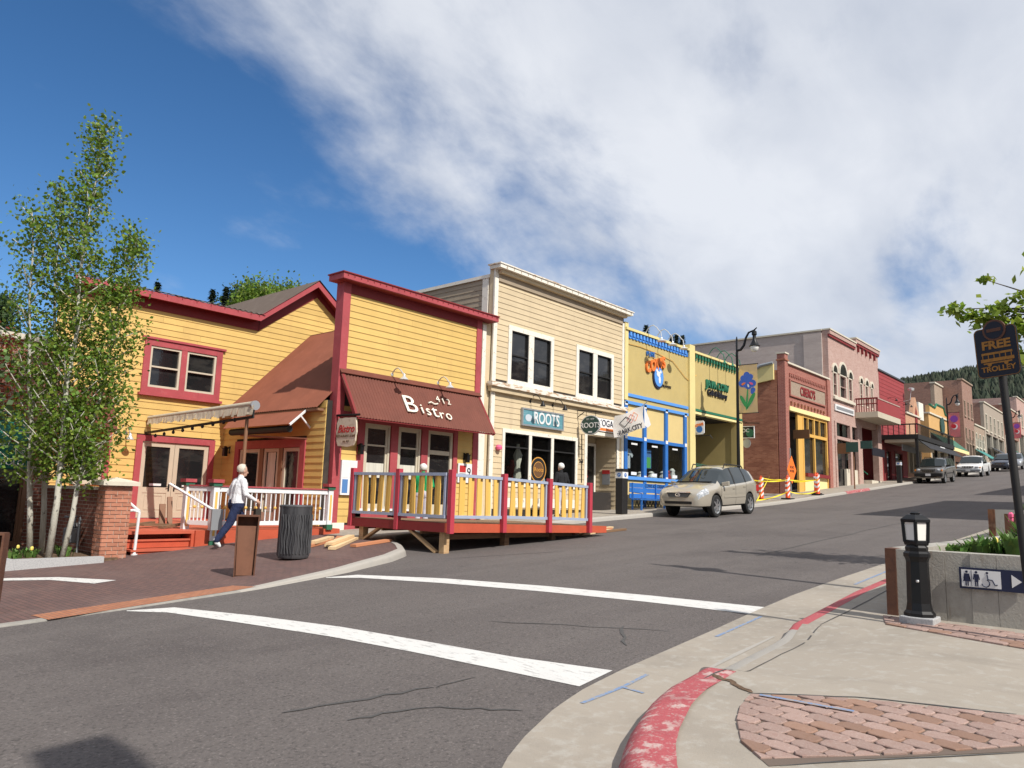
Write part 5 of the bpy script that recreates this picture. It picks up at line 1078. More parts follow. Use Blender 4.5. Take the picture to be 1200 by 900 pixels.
for i in range(7): bx_(bd, 'picket', 'black', None, 59.63, 59.67, 13.5+i*.36, 13.55+i*.36, 6.95, 7.66)
for i in range(40): bx_(bd, 'picket', 'black', None, 59.8+i*.295, 59.84+i*.295, 13.36, 13.4, 6.95, 7.66)
for x in (59.75, 65.5, 71.4): bx_(bd, 'support_post', 'black', None, x-.09, x+.09, 13.4, 13.58, fz(x)-.02, 6.62)
tag(bx_(None, 'grey_fascia_sign', 'grey_metal', F(14.6), 60.2, 64.2, 0, .06, 5.85, 6.3), 'long grey sign with dark letters under the black upper deck', 'sign'); tag(bx_(None, 'white_awning_sign', 'sign_white', F(13.3), 66.0, 67.6, 0, .04, 6.1, 6.5), 'small white sign on the awning edge of the black upper deck', 'sign')
m = MB(); m.hexa([(60, 12.7, 5.9), (71.6, 12.7, 5.9), (71.6, 13.4, 6.5), (60, 13.4, 6.5), (60, 12.7, 5.95), (71.6, 12.7, 5.95), (71.6, 13.4, 6.55), (60, 13.4, 6.55)]); m.build('deck_awning', 'black', bd)
# ================================================================ FAR BUILDINGS UP THE STREET
def block(name, label, x0, x1, ztop, wallm, sidem=None, Y=D, depth=14, rows=(), cols=3, base=None, trim='stone_cap', groundm='pane'):
    t = thing(name, label, 'building', ((x0+x1)/2, Y, G(x0))); TT = F(Y); zb = G(x0)-.3; ops = []
    w = (x1-x0)/cols
    for (za, zc) in rows: ops += [(x0+w*(i+.28), x0+w*(i+.72), za, zc) for i in range(cols)]
    gz = G(x1)+.2; ops.append((x0+.4, x1-.4, gz, gz+2.9))
    wall(t, TT, x0, x1, zb, ztop, ops, wallm, .35); bx_(t, 'side_wall', sidem or wallm, None, x0, x0+.3, Y+.36, Y+depth, zb, ztop); bx_(t, 'rear_roof', 'roof_dark', None, x0+.3, x1, Y+.36, Y+depth, ztop-.7, ztop-.6); bx_(t, 'uphill_wall', sidem or wallm, None, x1-.3, x1-.02, Y+.36, Y+depth, zb, ztop)
    bx_(t, 'coping', trim, TT, x0-.08, x1+.02, -.4, .12, ztop, ztop+.14)
    for o in ops[:-1]: window(t, TT, *o, trim, .08, .04, .12, sash=(o[2]+o[3])/2, sill=.1)
    o = ops[-1]; bx_(t, 'shopfront', groundm, TT, o[0], o[1], -.3, -.25, o[2], o[3])
    for i in range(4): x = o[0]+(o[1]-o[0])*i/3; bx_(t, 'shop_post', trim, TT, x-.12, x+.12, -.24, .03, o[2], o[3])
    return t
g1 = block('gabled_brick_shop', 'small orange brick shop with pointed gable and slate roof', 66.72, 71.5, 9.3, 'brick_orange', rows=(), cols=2)
m = MB(T); m.prism([(68.8, 9.3), (71.4, 9.3), (70.1, 11.0)], -.3, .02, 1); m.build('gable', 'brick_orange', g1); m = MB(T); m.prism([(69.75, 8.0), (70.45, 8.0), (70.45, 9.5), (70.1, 10.2), (69.75, 9.5)], .021, .05, 1); m.build('pointed_window', 'red_dark', g1)
m = MB(); m.hexa([(66.7, 15.7, 9.4), (68.8, 15.7, 9.4), (68.8, 20, 10.9), (66.7, 20, 10.9), (66.7, 15.7, 9.5), (68.8, 15.7, 9.5), (68.8, 20, 11.0), (66.7, 20, 11.0)]); m.build('slate_roof', 'slate', g1)
bx_(g1, 'white_vent', 'white_trim', T, 71.7, 73.3, -.8, -.1, 9.3, 10.8)
g2 = block('orange_shop', 'orange rendered shop with green stepped parapet and striped awning', 74.6, 84.7, 10.1, 'orange_wall', 'orange_wall', rows=())
m = MB(T); m.prism([(75.0, 10.1), (84.6, 10.1), (84.6, 10.5), (81, 10.6), (80.4, 11.2), (77.6, 11.2), (77.0, 10.8), (75.0, 10.9)], -.3, .03, 1); m.build('parapet', 'orange_wall', g2); m = MB(T); m.tube([(75.0, .05, 10.95), (77.0, .05, 10.85), (77.6, .05, 11.25), (80.4, .05, 11.25), (81, .05, 10.65), (84.6, .05, 10.55)], .1, 6); m.build('green_coping', 'green_trim', g2); MB(T).disc((79.5, .04, 9.4), .8, 14, t=.1).build('round_sign', 'sign_green', g2)
m = MB(); m.hexa([(75, 14.6, 7.3), (84.6, 14.6, 7.3), (84.6, 15.8, 8.4), (75, 15.8, 8.4), (75, 14.6, 7.36), (84.6, 14.6, 7.36), (84.6, 15.8, 8.46), (75, 15.8, 8.46)]); m.build('awning', 'green_cap', g2); bx_(g2, 'awning_valance', 'cream', F(14.58), 75, 84.6, 0, .03, 7.0, 7.3)
block('set_back_brick_building', 'red-brown brick building set back with buff corner', 86.2, 89.85, 14.5, 'brick_tan', 'brick_brown', Y=17.6, rows=((10.8, 12.4),), cols=2)
block('tall_brick_building', 'tall brown brick building with string courses behind the lamp banner', 90.0, 95.4, 15.25, 'brick_brown', 'brick_brown', rows=((11.5, 13.2), (8.7, 10.3)), cols=3, trim='brick_tan')
block('narrow_infill_building', 'low buff infill shop between brown brick buildings', 95.45, 101.6, 11.0, 'brick_tan', 'brick_brown', rows=((8.6, 10.2),), cols=3)
block('stone_front_building', 'pale stone fronted building with brick side up the street', 101.8, 115.4, 14.2, 'stone', 'brick_brown', rows=((11.0, 13.0),), cols=5)
block('upper_brick_building', 'distant red brick building at the top of the street', 115.6, 128, 15.5, 'brick_red', 'brick_red', rows=((12.2, 14.0),), cols=5)
block('upper_pink_building', 'distant pale pink building beyond the red brick one', 128.2, 146, 18.0, 'brick_pink', 'brick_pink', rows=((14.0, 16.0),), cols=6)
block('last_brown_building', 'last brown building visible at the head of the street', 146.2, 190, 20.0, 'brick_brown', 'brick_brown', rows=((16.5, 18.5),), cols=9)
for i, (x, y0, z, mt) in enumerate(((98, 14.4, 8.3, 'awn_teal'), (108, 14.3, 9.2, 'slate'), (120, 14.2, 10, 'awn_green'))):
    a = MB(); a.hexa([(x-3, y0, z-1), (x+3, y0, z-1), (x+3, 15.8, z), (x-3, 15.8, z), (x-3, y0, z-.95), (x+3, y0, z-.95), (x+3, 15.8, z+.05), (x-3, 15.8, z+.05)])
    tag(a.build('shop_awning', mt), ('teal sloping awning on the buff infill shop', 'dark grey awning on the stone fronted building', 'green awning on the distant red brick building')[i], 'awning', 'far shop awnings')
# buildings on our own side, outside the frame, that throw their shade across the street
def near_block(name, label, xs0, xs1, ytip, H, mat, Yf):
    k = LDX*H; x0, x1 = xs0-k, xs1-k; zb = G(x0)-.5
    t = thing(name, label, 'building', ((x0+x1)/2, Yf, zb)); TT = lambda u, w, z: (u, Yf+w, z); ztop = zb+.5+H
    ops = [(x0+(x1-x0)*(i+.25)/4, x0+(x1-x0)*(i+.75)/4, zb+a, zb+b) for i in range(4) for a, b in ((1.2, 3.4), (5.0, 6.8))]
    wall(t, TT, x0, x1, zb, ztop, ops, mat, .3); bx_(t, 'body', mat, None, x0, x1, Yf-12, Yf-.35, zb, ztop-.05)
    for o in ops: window(t, TT, *o, 'stone_cap', .1, .04, .1)
    bx_(t, 'coping', 'stone_cap', TT, x0-.05, x1+.05, -.35, .1, ztop, ztop+.12); return t, ztop
near_block('near_brick_building', 'brick building on the near side of the street', 29.0, 40.5, 9.0, 9.2, 'brick_red', -.6)
near_block('near_tan_building', 'tan building further up the near side of the street', 46, 62, 8, 8.3, 'brick_tan', -.6)
H = 8.3
cb, zt = near_block('corner_building', 'brick corner building behind the viewer', -12, 2.12, 5.04, H-.5, 'brick_brown', 5.04-H-.0)
bx_(cb, 'parapet_pier', 'brick_brown', None, 1.69-LDX*H, 2.12-LDX*H, 5.04-H-.4, 5.04-H, 5, H+.1)
# ================================================================ VEHICLES
mdef('paint_champagne', c=(.47,.43,.355), r=.28, metal=.3, coat=1.0); mdef('paint_grey', c=(.20,.19,.175), r=.3, metal=.5, coat=.7); mdef('paint_white', c=(.78,.78,.77), r=.3, coat=.7); mdef('paint_dark', c=(.035,.04,.06), r=.25, metal=.4, coat=.8); mdef('paint_silver', c=(.42,.43,.45), r=.3, metal=.6, coat=.7)
mdef('car_glass', c=(.02,.026,.026), r=.02, spec=.9); mdef('rubber', c=(.02,.02,.02), r=.85); mdef('rim', c=(.55,.55,.56), r=.3, metal=.8); mdef('chrome', c=(.75,.75,.76), r=.12, metal=1); mdef('head_lens', c=(.32,.34,.36), r=.06, spec=.8, layers=[(18,.5,.56,(.7,.72,.74),.7)]); mdef('amber_lens', c=(.7,.22,.03), r=.2); mdef('tail_lens', c=(.4,.02,.02), r=.2); mdef('underbody', c=(.01,.01,.01), r=.9); mdef('seam', c=(.05,.045,.04), r=.6)
def car(name, label, x0, ynear, P, paint, grille='slot'):
    """car parked facing downhill: front at x0, near side at ynear; P holds length, width, profiles"""
    L_, W_ = P['L'], P['W']; yc = ynear+W_/2; sl = math.atan2(G(x0+L_)-G(x0), L_); z0 = G(x0)
    TT = lambda x, y, z: (x0+x*math.cos(sl)-z*math.sin(sl), yc+y, z0+x*math.sin(sl)+z*math.cos(sl))
    t = thing(name, label, 'car', (x0+L_/2, yc, G(x0+L_/2)))
    r = P['r']; fx, rx = P['fo'], P['fo']+P['wb']; base = P.get('base', .27)
    def zl(x):
        z = base
        for xw in (fx, rx):
            d = abs(x-xw); R_ = r+.065
            if d < R_: z = max(z, r+math.sqrt(R_*R_-d*d)*1.0)
        return z
    def sec(x):
        hw = W_/2*lerp(P['w'], x); zb, zt, lo = lerp(P['belt'], x), lerp(P['top'], x), zl(x)
        lo = min(lo, zb-.06); g = max(0, min(1, (zt-zb)/.5)); rr = hw*(.93-P.get('tumble', .2)*g); e = .03+.05*g
        p4 = (hw*.955, zb+.012); p6 = (rr, max(zt-e, zb+.015)); p5 = ((p4[0]+p6[0])/2+.02*g, (p4[1]+p6[1])/2)
        return [(hw*.955, lo), (hw*.995, lo+(zb-lo)*.22), (hw*1.0, max(lo+(zb-lo)*.5, zb-P.get('drop', .14))), (hw*.99, zb-.03), p4, p5, p6, (rr*.62, zt-.012*(1+g)), (0, zt)]
    xs = sorted(set([round(x, 3) for x in frange(0, L_, .07)]+[round(xw+(r+.065)*math.cos(math.pi*k/14), 3) for xw in (fx, rx) for k in range(15)]+[0, .02, .05, L_-.02]+P.get('extra', [])))
    secs = [sec(x) for x in xs]; K = 9
    bodies = {'body': MB(TT)}; gl = {}
    def gkey(i, k):
        x = (xs[i]+xs[i+1])/2
        if P.get('patch') and P['patch'][0] < x < P['patch'][1] and k in (2, 3, 4, 5): return ('headlight', 0)
        if k in (4, 5):
            for j, (a, b) in enumerate(P['side']):
                if a < x < b: return ('side_window', j)
        if k in (6, 7):
            if P['ws'][0] < x < P['ws'][1]: return ('windshield', 0)
            if P['rw'][0] < x < P['rw'][1]: return ('rear_window', 0)
        return None
    for i in range(len(xs)-1):
        for s_ in (1, -1):
            for k in range(K-1):
                q = [(xs[i], s_*secs[i][k][0], secs[i][k][1]), (xs[i+1], s_*secs[i+1][k][0], secs[i+1][k][1]), (xs[i+1], s_*secs[i+1][k+1][0], secs[i+1][k+1][1]), (xs[i], s_*secs[i][k+1][0], secs[i][k+1][1])]
                key = gkey(i, k)
                if key and key[0] in ('side_window', 'headlight'): key = key+(s_,)
                mb_ = bodies['body'] if not key else gl.setdefault(key, MB(TT)); mb_.add(q, [(0,1,2,3)])
    for xi, ss in ((0, secs[0]), (len(xs)-1, secs[-1])):
        ring = [(xs[xi], p[0], p[1]) for p in ss]+[(xs[xi], -p[0], p[1]) for p in ss[-2::-1]]; bodies['body'].add(ring, [tuple(range(len(ring)))])
    def weld(o):
        bm = bmesh.new(); bm.from_mesh(o.data); bmesh.ops.remove_doubles(bm, verts=bm.verts, dist=.0008); bmesh.ops.recalc_face_normals(bm, faces=bm.faces); bm.to_mesh(bm and o.data); bm.free()
        o.data.polygons.foreach_set('use_smooth', [True]*len(o.data.polygons)); o.data.set_sharp_from_angle(angle=R(42)); return o
    body = weld(bodies['body'].build('body', paint, t))
    for key, mb_ in gl.items(): weld(mb_.build(key[0], 'head_lens' if key[0] == 'headlight' else 'car_glass', t))
    MB(TT).box(.45, L_-.4, -W_/2*.86, W_/2*.86, base-.05, .62).build('underbody', 'underbody', t)
    m = MB(TT)
    for s_ in (1, -1): m.box(fx-r, rx+r, s_*W_/2*.86, s_*W_/2*.93, base-.03, base+.1)
    m.build('rocker', P.get('clad', 'underbody'), t)
    for xw in (fx, rx):
        for s_ in (1, -1):
            yo = s_*(W_/2-.03); yi = s_*(W_/2-.25)
            def ring(prof, mat, nm, par):
                mm = MB(TT); n = 28; vs = []
                for (rad, y) in prof: vs += [(xw+rad*math.cos(2*math.pi*j/n), y, r+rad*math.sin(2*math.pi*j/n)) for j in range(n)]
                k_ = len(prof); mm.add(vs, [(i*n+j, i*n+(j+1) % n, (i+1)*n+(j+1) % n, (i+1)*n+j) for i in range(k_-1) for j in range(n)]); return mm.build(nm, mat, par, smooth=True)
            ty = ring([(r*.66, yo), (r*.9, yo+s_*.005), (r*.985, yo-s_*.02), (r, yo-s_*.06), (r, yi+s_*.03), (r*.9, yi), (.05, yi)], 'rubber', 'tyre', t)
            ring([(r*.67, yo-s_*.004), (r*.60, yo-s_*.02), (r*.56, yo-s_*.09), (.02, yo-s_*.1)], 'grey_metal', 'rim_barrel', ty)
            mm = MB(TT)
            for j in range(6):
                a = 2*math.pi*j/6+.3; c, s2 = math.cos(a), math.sin(a); w_ = .035
                mm.hexa([(xw-s2*w_, yo-s_*.03, r+c*w_), (xw+s2*w_, yo-s_*.03, r-c*w_), (xw+c*r*.62+s2*w_*.8, yo-s_*.02, r+s2*r*.62-c*w_*.8), (xw+c*r*.62-s2*w_*.8, yo-s_*.02, r+s2*r*.62+c*w_*.8),
                         (xw-s2*w_, yo-s_*.005, r+c*w_), (xw+s2*w_, yo-s_*.005, r-c*w_), (xw+c*r*.62+s2*w_*.8, yo-s_*.004, r+s2*r*.62-c*w_*.8), (xw+c*r*.62-s2*w_*.8, yo-s_*.004, r+s2*r*.62+c*w_*.8)])
            mm.build('rim_spokes', 'rim', ty)
    # panel seams, handles, mirrors
    def seam(x, k0=0, k1=4, dx=0):
        mm = MB(TT); a, b = sec(x), sec(x+.014)
        for s_ in (1, -1):
            for k in range(k0, k1): mm.add([(x+dx*k, s_*(a[k][0]+.003), a[k][1]), (x+.014+dx*k, s_*(b[k][0]+.003), b[k][1]), (x+.014+dx*(k+1), s_*(b[k+1][0]+.003), b[k+1][1]), (x+dx*(k+1), s_*(a[k+1][0]+.003), a[k+1][1])], [(0,1,2,3)])
        mm.build('door_seam', 'seam', t, fix=False)
    for x in P['seams']: seam(x)
    for x in P.get('pillars', []):
        mm = MB(TT)
        for s_ in (1, -1):
            a, b = sec(x), sec(x+.09)
            for k in (4, 5): mm.add([(x, s_*(a[k][0]+.004), a[k][1]), (x+.09, s_*(b[k][0]+.004), b[k][1]), (x+.09, s_*(b[k+1][0]+.004), b[k+1][1]), (x, s_*(a[k+1][0]+.004), a[k+1][1])], [(0,1,2,3)])
        mm.build('window_pillar', 'black', t, fix=False)
    mm = MB(TT)
    for s_ in (1, -1):
        xa, xb = fx+r+.1, rx-r-.1; za = lerp(P['belt'], (xa+xb)/2)*.62
        mm.box(xa, xb, s_*(W_/2-.006), s_*(W_/2+.012), za-.03, za+.03)
    mm.build('side_moulding', P.get('mould', paint), t)
    for x in P['handles']:
        for s_ in (1, -1):
            zz = lerp(P['belt'], x)-.12; MB(TT).box(x, x+.2, s_*(W_/2*.985), s_*(W_/2+.02), zz-.02, zz+.02).build('door_handle', paint, t)
    for s_ in (1, -1):
        x, zz = P['mirror']; mm = MB(TT); mm.hexa([(x, s_*(W_/2*.93), zz-.07), (x+.14, s_*(W_/2*.93), zz-.07), (x+.13, s_*(W_/2+.2), zz-.06), (x+.03, s_*(W_/2+.2), zz-.06), (x, s_*(W_/2*.93), zz+.05), (x+.14, s_*(W_/2*.93), zz+.05), (x+.13, s_*(W_/2+.19), zz+.1), (x+.03, s_*(W_/2+.19), zz+.1)]); mm.build('mirror', P.get('mirmat', paint), t, bevel=.02)
    for s_ in (1, -1):
        mm = MB(TT); a, b = P['rack']; y = s_*(W_/2*.66); zz = lerp(P['top'], (a+b)/2)-.02
        mm.tube([(a, y, lerp(P['top'], a)-.06), (a+.12, y, zz+.05), (b-.12, y, lerp(P['top'], b)+.03), (b, y, lerp(P['top'], b)-.06)], .022, 6); mm.build('roof_rail', 'black', t, smooth=True)
    # front end
    f = P['front']
    for s_ in (() if P.get('patch') else (1, -1)):
        hx, hy, hz, sx, sy, sz = f['head']; mm = MB(TT); n, k_ = 14, 7
        vs = [(hx+sx*math.sin(math.pi*i/(k_-1))*math.cos(2*math.pi*j/n), s_*hy+sy*math.cos(math.pi*i/(k_-1)), hz+sz*math.sin(math.pi*i/(k_-1))*math.sin(2*math.pi*j/n)) for i in range(k_) for j in range(n)]
        mm.add(vs, [(i*n+j, i*n+(j+1) % n, (i+1)*n+(j+1) % n, (i+1)*n+j) for i in range(k_-1) for j in range(n)]); ho = mm.build('headlight', 'head_lens', t, smooth='all')
        if f.get('amber'):
            ax, ay, az = f['amber']; MB(TT).box(ax, ax+.2, s_*(ay-.07), s_*ay, az-.06, az+.06).build('turn_signal', 'amber_lens', t)
        if f.get('fog'):
            ax, ay, az = f['fog']; mm = MB(TT); mm.lathe([(.0, 0), (.075, .0), (.07, .05), (.0, .05)], 0, 0, 0, 12); mm.v = [Vector(TT(ax-(Vector(v)-Vector(TT(0, 0, 0))).z if False else ax, ay*s_, az)) for v in []]; 
            vs = [(ax-.02*q, s_*ay+.075*math.cos(2*math.pi*j/12), az+.055*math.sin(2*math.pi*j/12)) for q in (0, 1) for j in range(12)]
            m2 = MB(TT); m2.add(vs, [(j, (j+1) % 12, 12+(j+1) % 12, 12+j) for j in range(12)]+[tuple(range(12, 24))]); m2.build('fog_lamp', 'black', t)
    gx, gw, gz0, gz1 = f['grille']; go = MB(TT).hexa([(gx-.02, -gw*.8, gz0), (gx-.02, gw*.8, gz0), (gx+.12, gw*.8, gz0), (gx+.12, -gw*.8, gz0), (gx+.03, -gw, gz1), (gx+.03, gw, gz1), (gx+.2, gw, gz1), (gx+.2, -gw, gz1)]).build('grille', 'black', t)
    if grille == 'slot':
        for i in range(4): z = gz0+(gz1-gz0)*(i+.5)/4; MB(TT).box(gx-.028+.05*(i+.5)/4, gx+.0+.05*(i+.5)/4, -gw*(.8+.05*i), gw*(.8+.05*i), z-.006, z+.006).build('grille_bar', 'grey_metal', go)
        n = 16; m2 = MB(TT)
        for ra, rb in ((.075, .055),):
            vs = [(gx-.04, q*1.25*math.cos(2*math.pi*j/n), (gz0+gz1)/2+q*.8*math.sin(2*math.pi*j/n)) for q in (ra, rb) for j in range(n)]; m2.add(vs, [(j, (j+1) % n, n+(j+1) % n, n+j) for j in range(n)])
        m2.add([(gx-.041, -.05, (gz0+gz1)/2+.03), (gx-.041, -.035, (gz0+gz1)/2+.03), (gx-.041, -.0, (gz0+gz1)/2-.02), (gx-.041, .06, (gz0+gz1)/2-.02), (gx-.041, .06, (gz0+gz1)/2-.035), (gx-.041, -.02, (gz0+gz1)/2-.035)], [(0,1,2,3,4,5)]); m2.build('emblem', 'chrome', go, fix=False)
        MB(TT).box(gx-.03, gx+.06, -gw-.03, gw+.03, gz1-.0, gz1+.03).build('grille_trim', 'chrome', go)
    else:
        for i in range(7): y = (i-3)*gw*2/7.2; MB(TT).box(gx-.03, gx+.02, y+gw*.11, y+gw*.17, gz0, gz1).build('grille_bar', paint, go)
    ix, iw, iz0, iz1 = f['intake']; MB(TT).box(ix-.02, ix+.2, -iw, iw, iz0, iz1).build('air_intake', 'black', t)
    if f.get('bumper'): bx0, bw, bz0, bz1, bm_ = f['bumper']; MB(TT).box(bx0, bx0+.3, -bw, bw, bz0, bz1).build('bumper', bm_, t, bevel=.04)
    if f.get('plate'): px, pz = f['plate']; MB(TT).box(px-.02, px, -.16, .16, pz-.08, pz+.08).build('number_plate', 'sign_white', t)
    for s_ in (1, -1): xx = L_-.12; MB(TT).box(xx-.18, xx+.06, s_*(W_/2*.80), s_*(W_/2*.93), .82, 1.05).build('tail_light', 'tail_lens', t)
    MB(TT).box(P['ws'][0]-.06, P['ws'][0]+.02, -W_/2*.7, W_/2*.7, lerp(P['top'], P['ws'][0])-.01, lerp(P['top'], P['ws'][0])+.025).build('wiper_cowl', 'black', t)
    return t
LX = dict(L=4.74, W=1.85, r=.38, fo=1.06, wb=2.72, base=.40, tumble=.23,
          top=[(0,0.642),(.03,0.792),(.1,0.899),(.3,0.995),(.7,1.091),(1.1,1.156),(1.25,1.198),(1.95,1.637),(2.25,1.739),(2.7,1.787),(3.3,1.782),(3.9,1.712),(4.25,1.605),(4.55,1.241),(4.68,1.070),(4.74,0.770)],
          belt=[(0,0.589),(.03,0.706),(.1,0.813),(.3,0.888),(.7,0.963),(1.25,1.027),(2,1.070),(3.4,1.145),(4.2,1.220),(4.55,1.134),(4.68,1.016),(4.74,0.728)],
          w=[(0,.62),(.03,.74),(.1,.84),(.25,.92),(.5,.97),(.9,1),(3.9,1),(4.35,.95),(4.6,.88),(4.74,.74)],
          side=[(1.40,2.52),(2.52,3.44),(3.44,4.08)], pillars=[2.47,3.40], patch=(.045,.52), drop=.12, ws=(1.22,2.12), rw=(4.27,4.58), seams=[1.38,2.5,3.42], handles=[2.25,3.15], mirror=(1.5,1.12), rack=(2.2,3.8),
          front=dict(head=(.2,.64,.835,.19,.28,.1), fog=(.02,.56,.50), grille=(-.0,.44,.70,.85), intake=(-.02,.5,.47,.56)))
car('parked_suv', 'champagne gold crossover parked nose downhill by the blue bench', 23.32, 11.72, LX, 'paint_champagne')
JP = dict(L=4.5, W=1.83, r=.37, fo=.85, wb=2.65, base=.38, tumble=.14, clad='black', mould='black', mirmat='black',
          top=[(0,.62),(.03,.95),(.15,1.06),(.6,1.12),(1.1,1.15),(1.2,1.18),(1.75,1.70),(2.0,1.76),(3.2,1.78),(4.2,1.74),(4.4,1.2),(4.5,.7)], belt=[(0,.58),(.03,.88),(.15,.98),(1.2,1.06),(2,1.1),(4.3,1.12),(4.4,1.1),(4.5,.66)],
          w=[(0,.84),(.05,.88),(.3,.95),(.8,1),(4.2,1),(4.4,.97),(4.5,.9)], side=[(1.45,2.3),(2.38,3.2),(3.3,4.1)], ws=(1.18,1.82), rw=(4.22,4.42), seams=[1.3,2.34,3.25], handles=[2.1,3.0], mirror=(1.4,1.2), rack=(2.0,4.1),
          front=dict(head=(.05,.62,.93,.08,.13,.1), amber=(.02,.86,.92), grille=(-.0,.45,.80,1.0), intake=(.0,.5,.45,.55), bumper=(-.12,.88,.5,.74,'black'), plate=(-.12,.62)))
car('parked_jeep', 'dark grey boxy off-roader parked uphill beside the meter post', 58.9, 11.75, JP, 'paint_grey', 'bars')
WS = dict(L=4.9, W=1.9, r=.38, fo=.9, wb=2.9, base=.4, tumble=.15, mirmat='black',
          top=[(0,.62),(.03,.9),(.15,1.0),(.6,1.07),(1.15,1.12),(1.25,1.15),(1.85,1.66),(2.1,1.73),(3.0,1.75),(3.3,1.70),(3.55,1.15),(4.85,1.14),(4.9,.7)], belt=[(0,.58),(.03,.84),(.15,.93),(1.2,1.02),(2,1.05),(3.5,1.08),(4.85,1.09),(4.9,.66)],
          w=[(0,.82),(.05,.87),(.3,.95),(.8,1),(4.6,1),(4.9,.95)], side=[(1.55,2.4),(2.48,3.25)], ws=(1.22,1.95), rw=(3.32,3.52), seams=[1.35,2.44,3.35], handles=[2.2,3.1], mirror=(1.45,1.15), rack=(2.1,3.1),
          front=dict(head=(.08,.66,.82,.1,.18,.08), amber=(.05,.9,.8), grille=(-.0,.42,.74,.9), intake=(.0,.5,.45,.55), bumper=(-.06,.9,.48,.66,'grey_metal'), plate=(-.06,.56)))
car('parked_pickup', 'white pickup truck parked uphill behind the dark grey off-roader', 72.6, 11.7, WS, 'paint_white', 'bars')
car('parked_wagon', 'dark blue wagon parked far up the street behind the sign pole', 88.5, 11.7, LX, 'paint_dark'); car('parked_hatchback', 'silver car parked farthest up the street at the right edge', 96.0, 11.7, LX, 'paint_silver')

# ================================================================ PEOPLE
mdef('skin', c=(.55,.33,.24), r=.6); mdef('hair_grey', c=(.60,.55,.47), r=.7, layers=[(40,.45,.6,(.4,.33,.25),.7)]); mdef('hair_white', c=(.72,.70,.66), r=.7); mdef('cloth_white', c=(.75,.75,.77), r=.9, layers=[(6,.5,.7,(.62,.62,.68),.6)], bump=((10,10,5),.9,.05)); mdef('denim', c=(.014,.022,.065), r=.9, layers=[(8,.5,.7,(.025,.04,.10),.6)], bump=((12,12,8),.9,.05)); mdef('cloth_green', c=(.01,.28,.09), r=.9, bump=((10,10,5),.9,.05)); mdef('cloth_black', c=(.012,.012,.014), r=.9, bump=((10,10,5),.9,.05)); mdef('cloth_lilac', c=(.55,.52,.58), r=.9); mdef('shoe_white', c=(.75,.80,.80), r=.6); mdef('shoe_dark', c=(.03,.025,.02), r=.6)
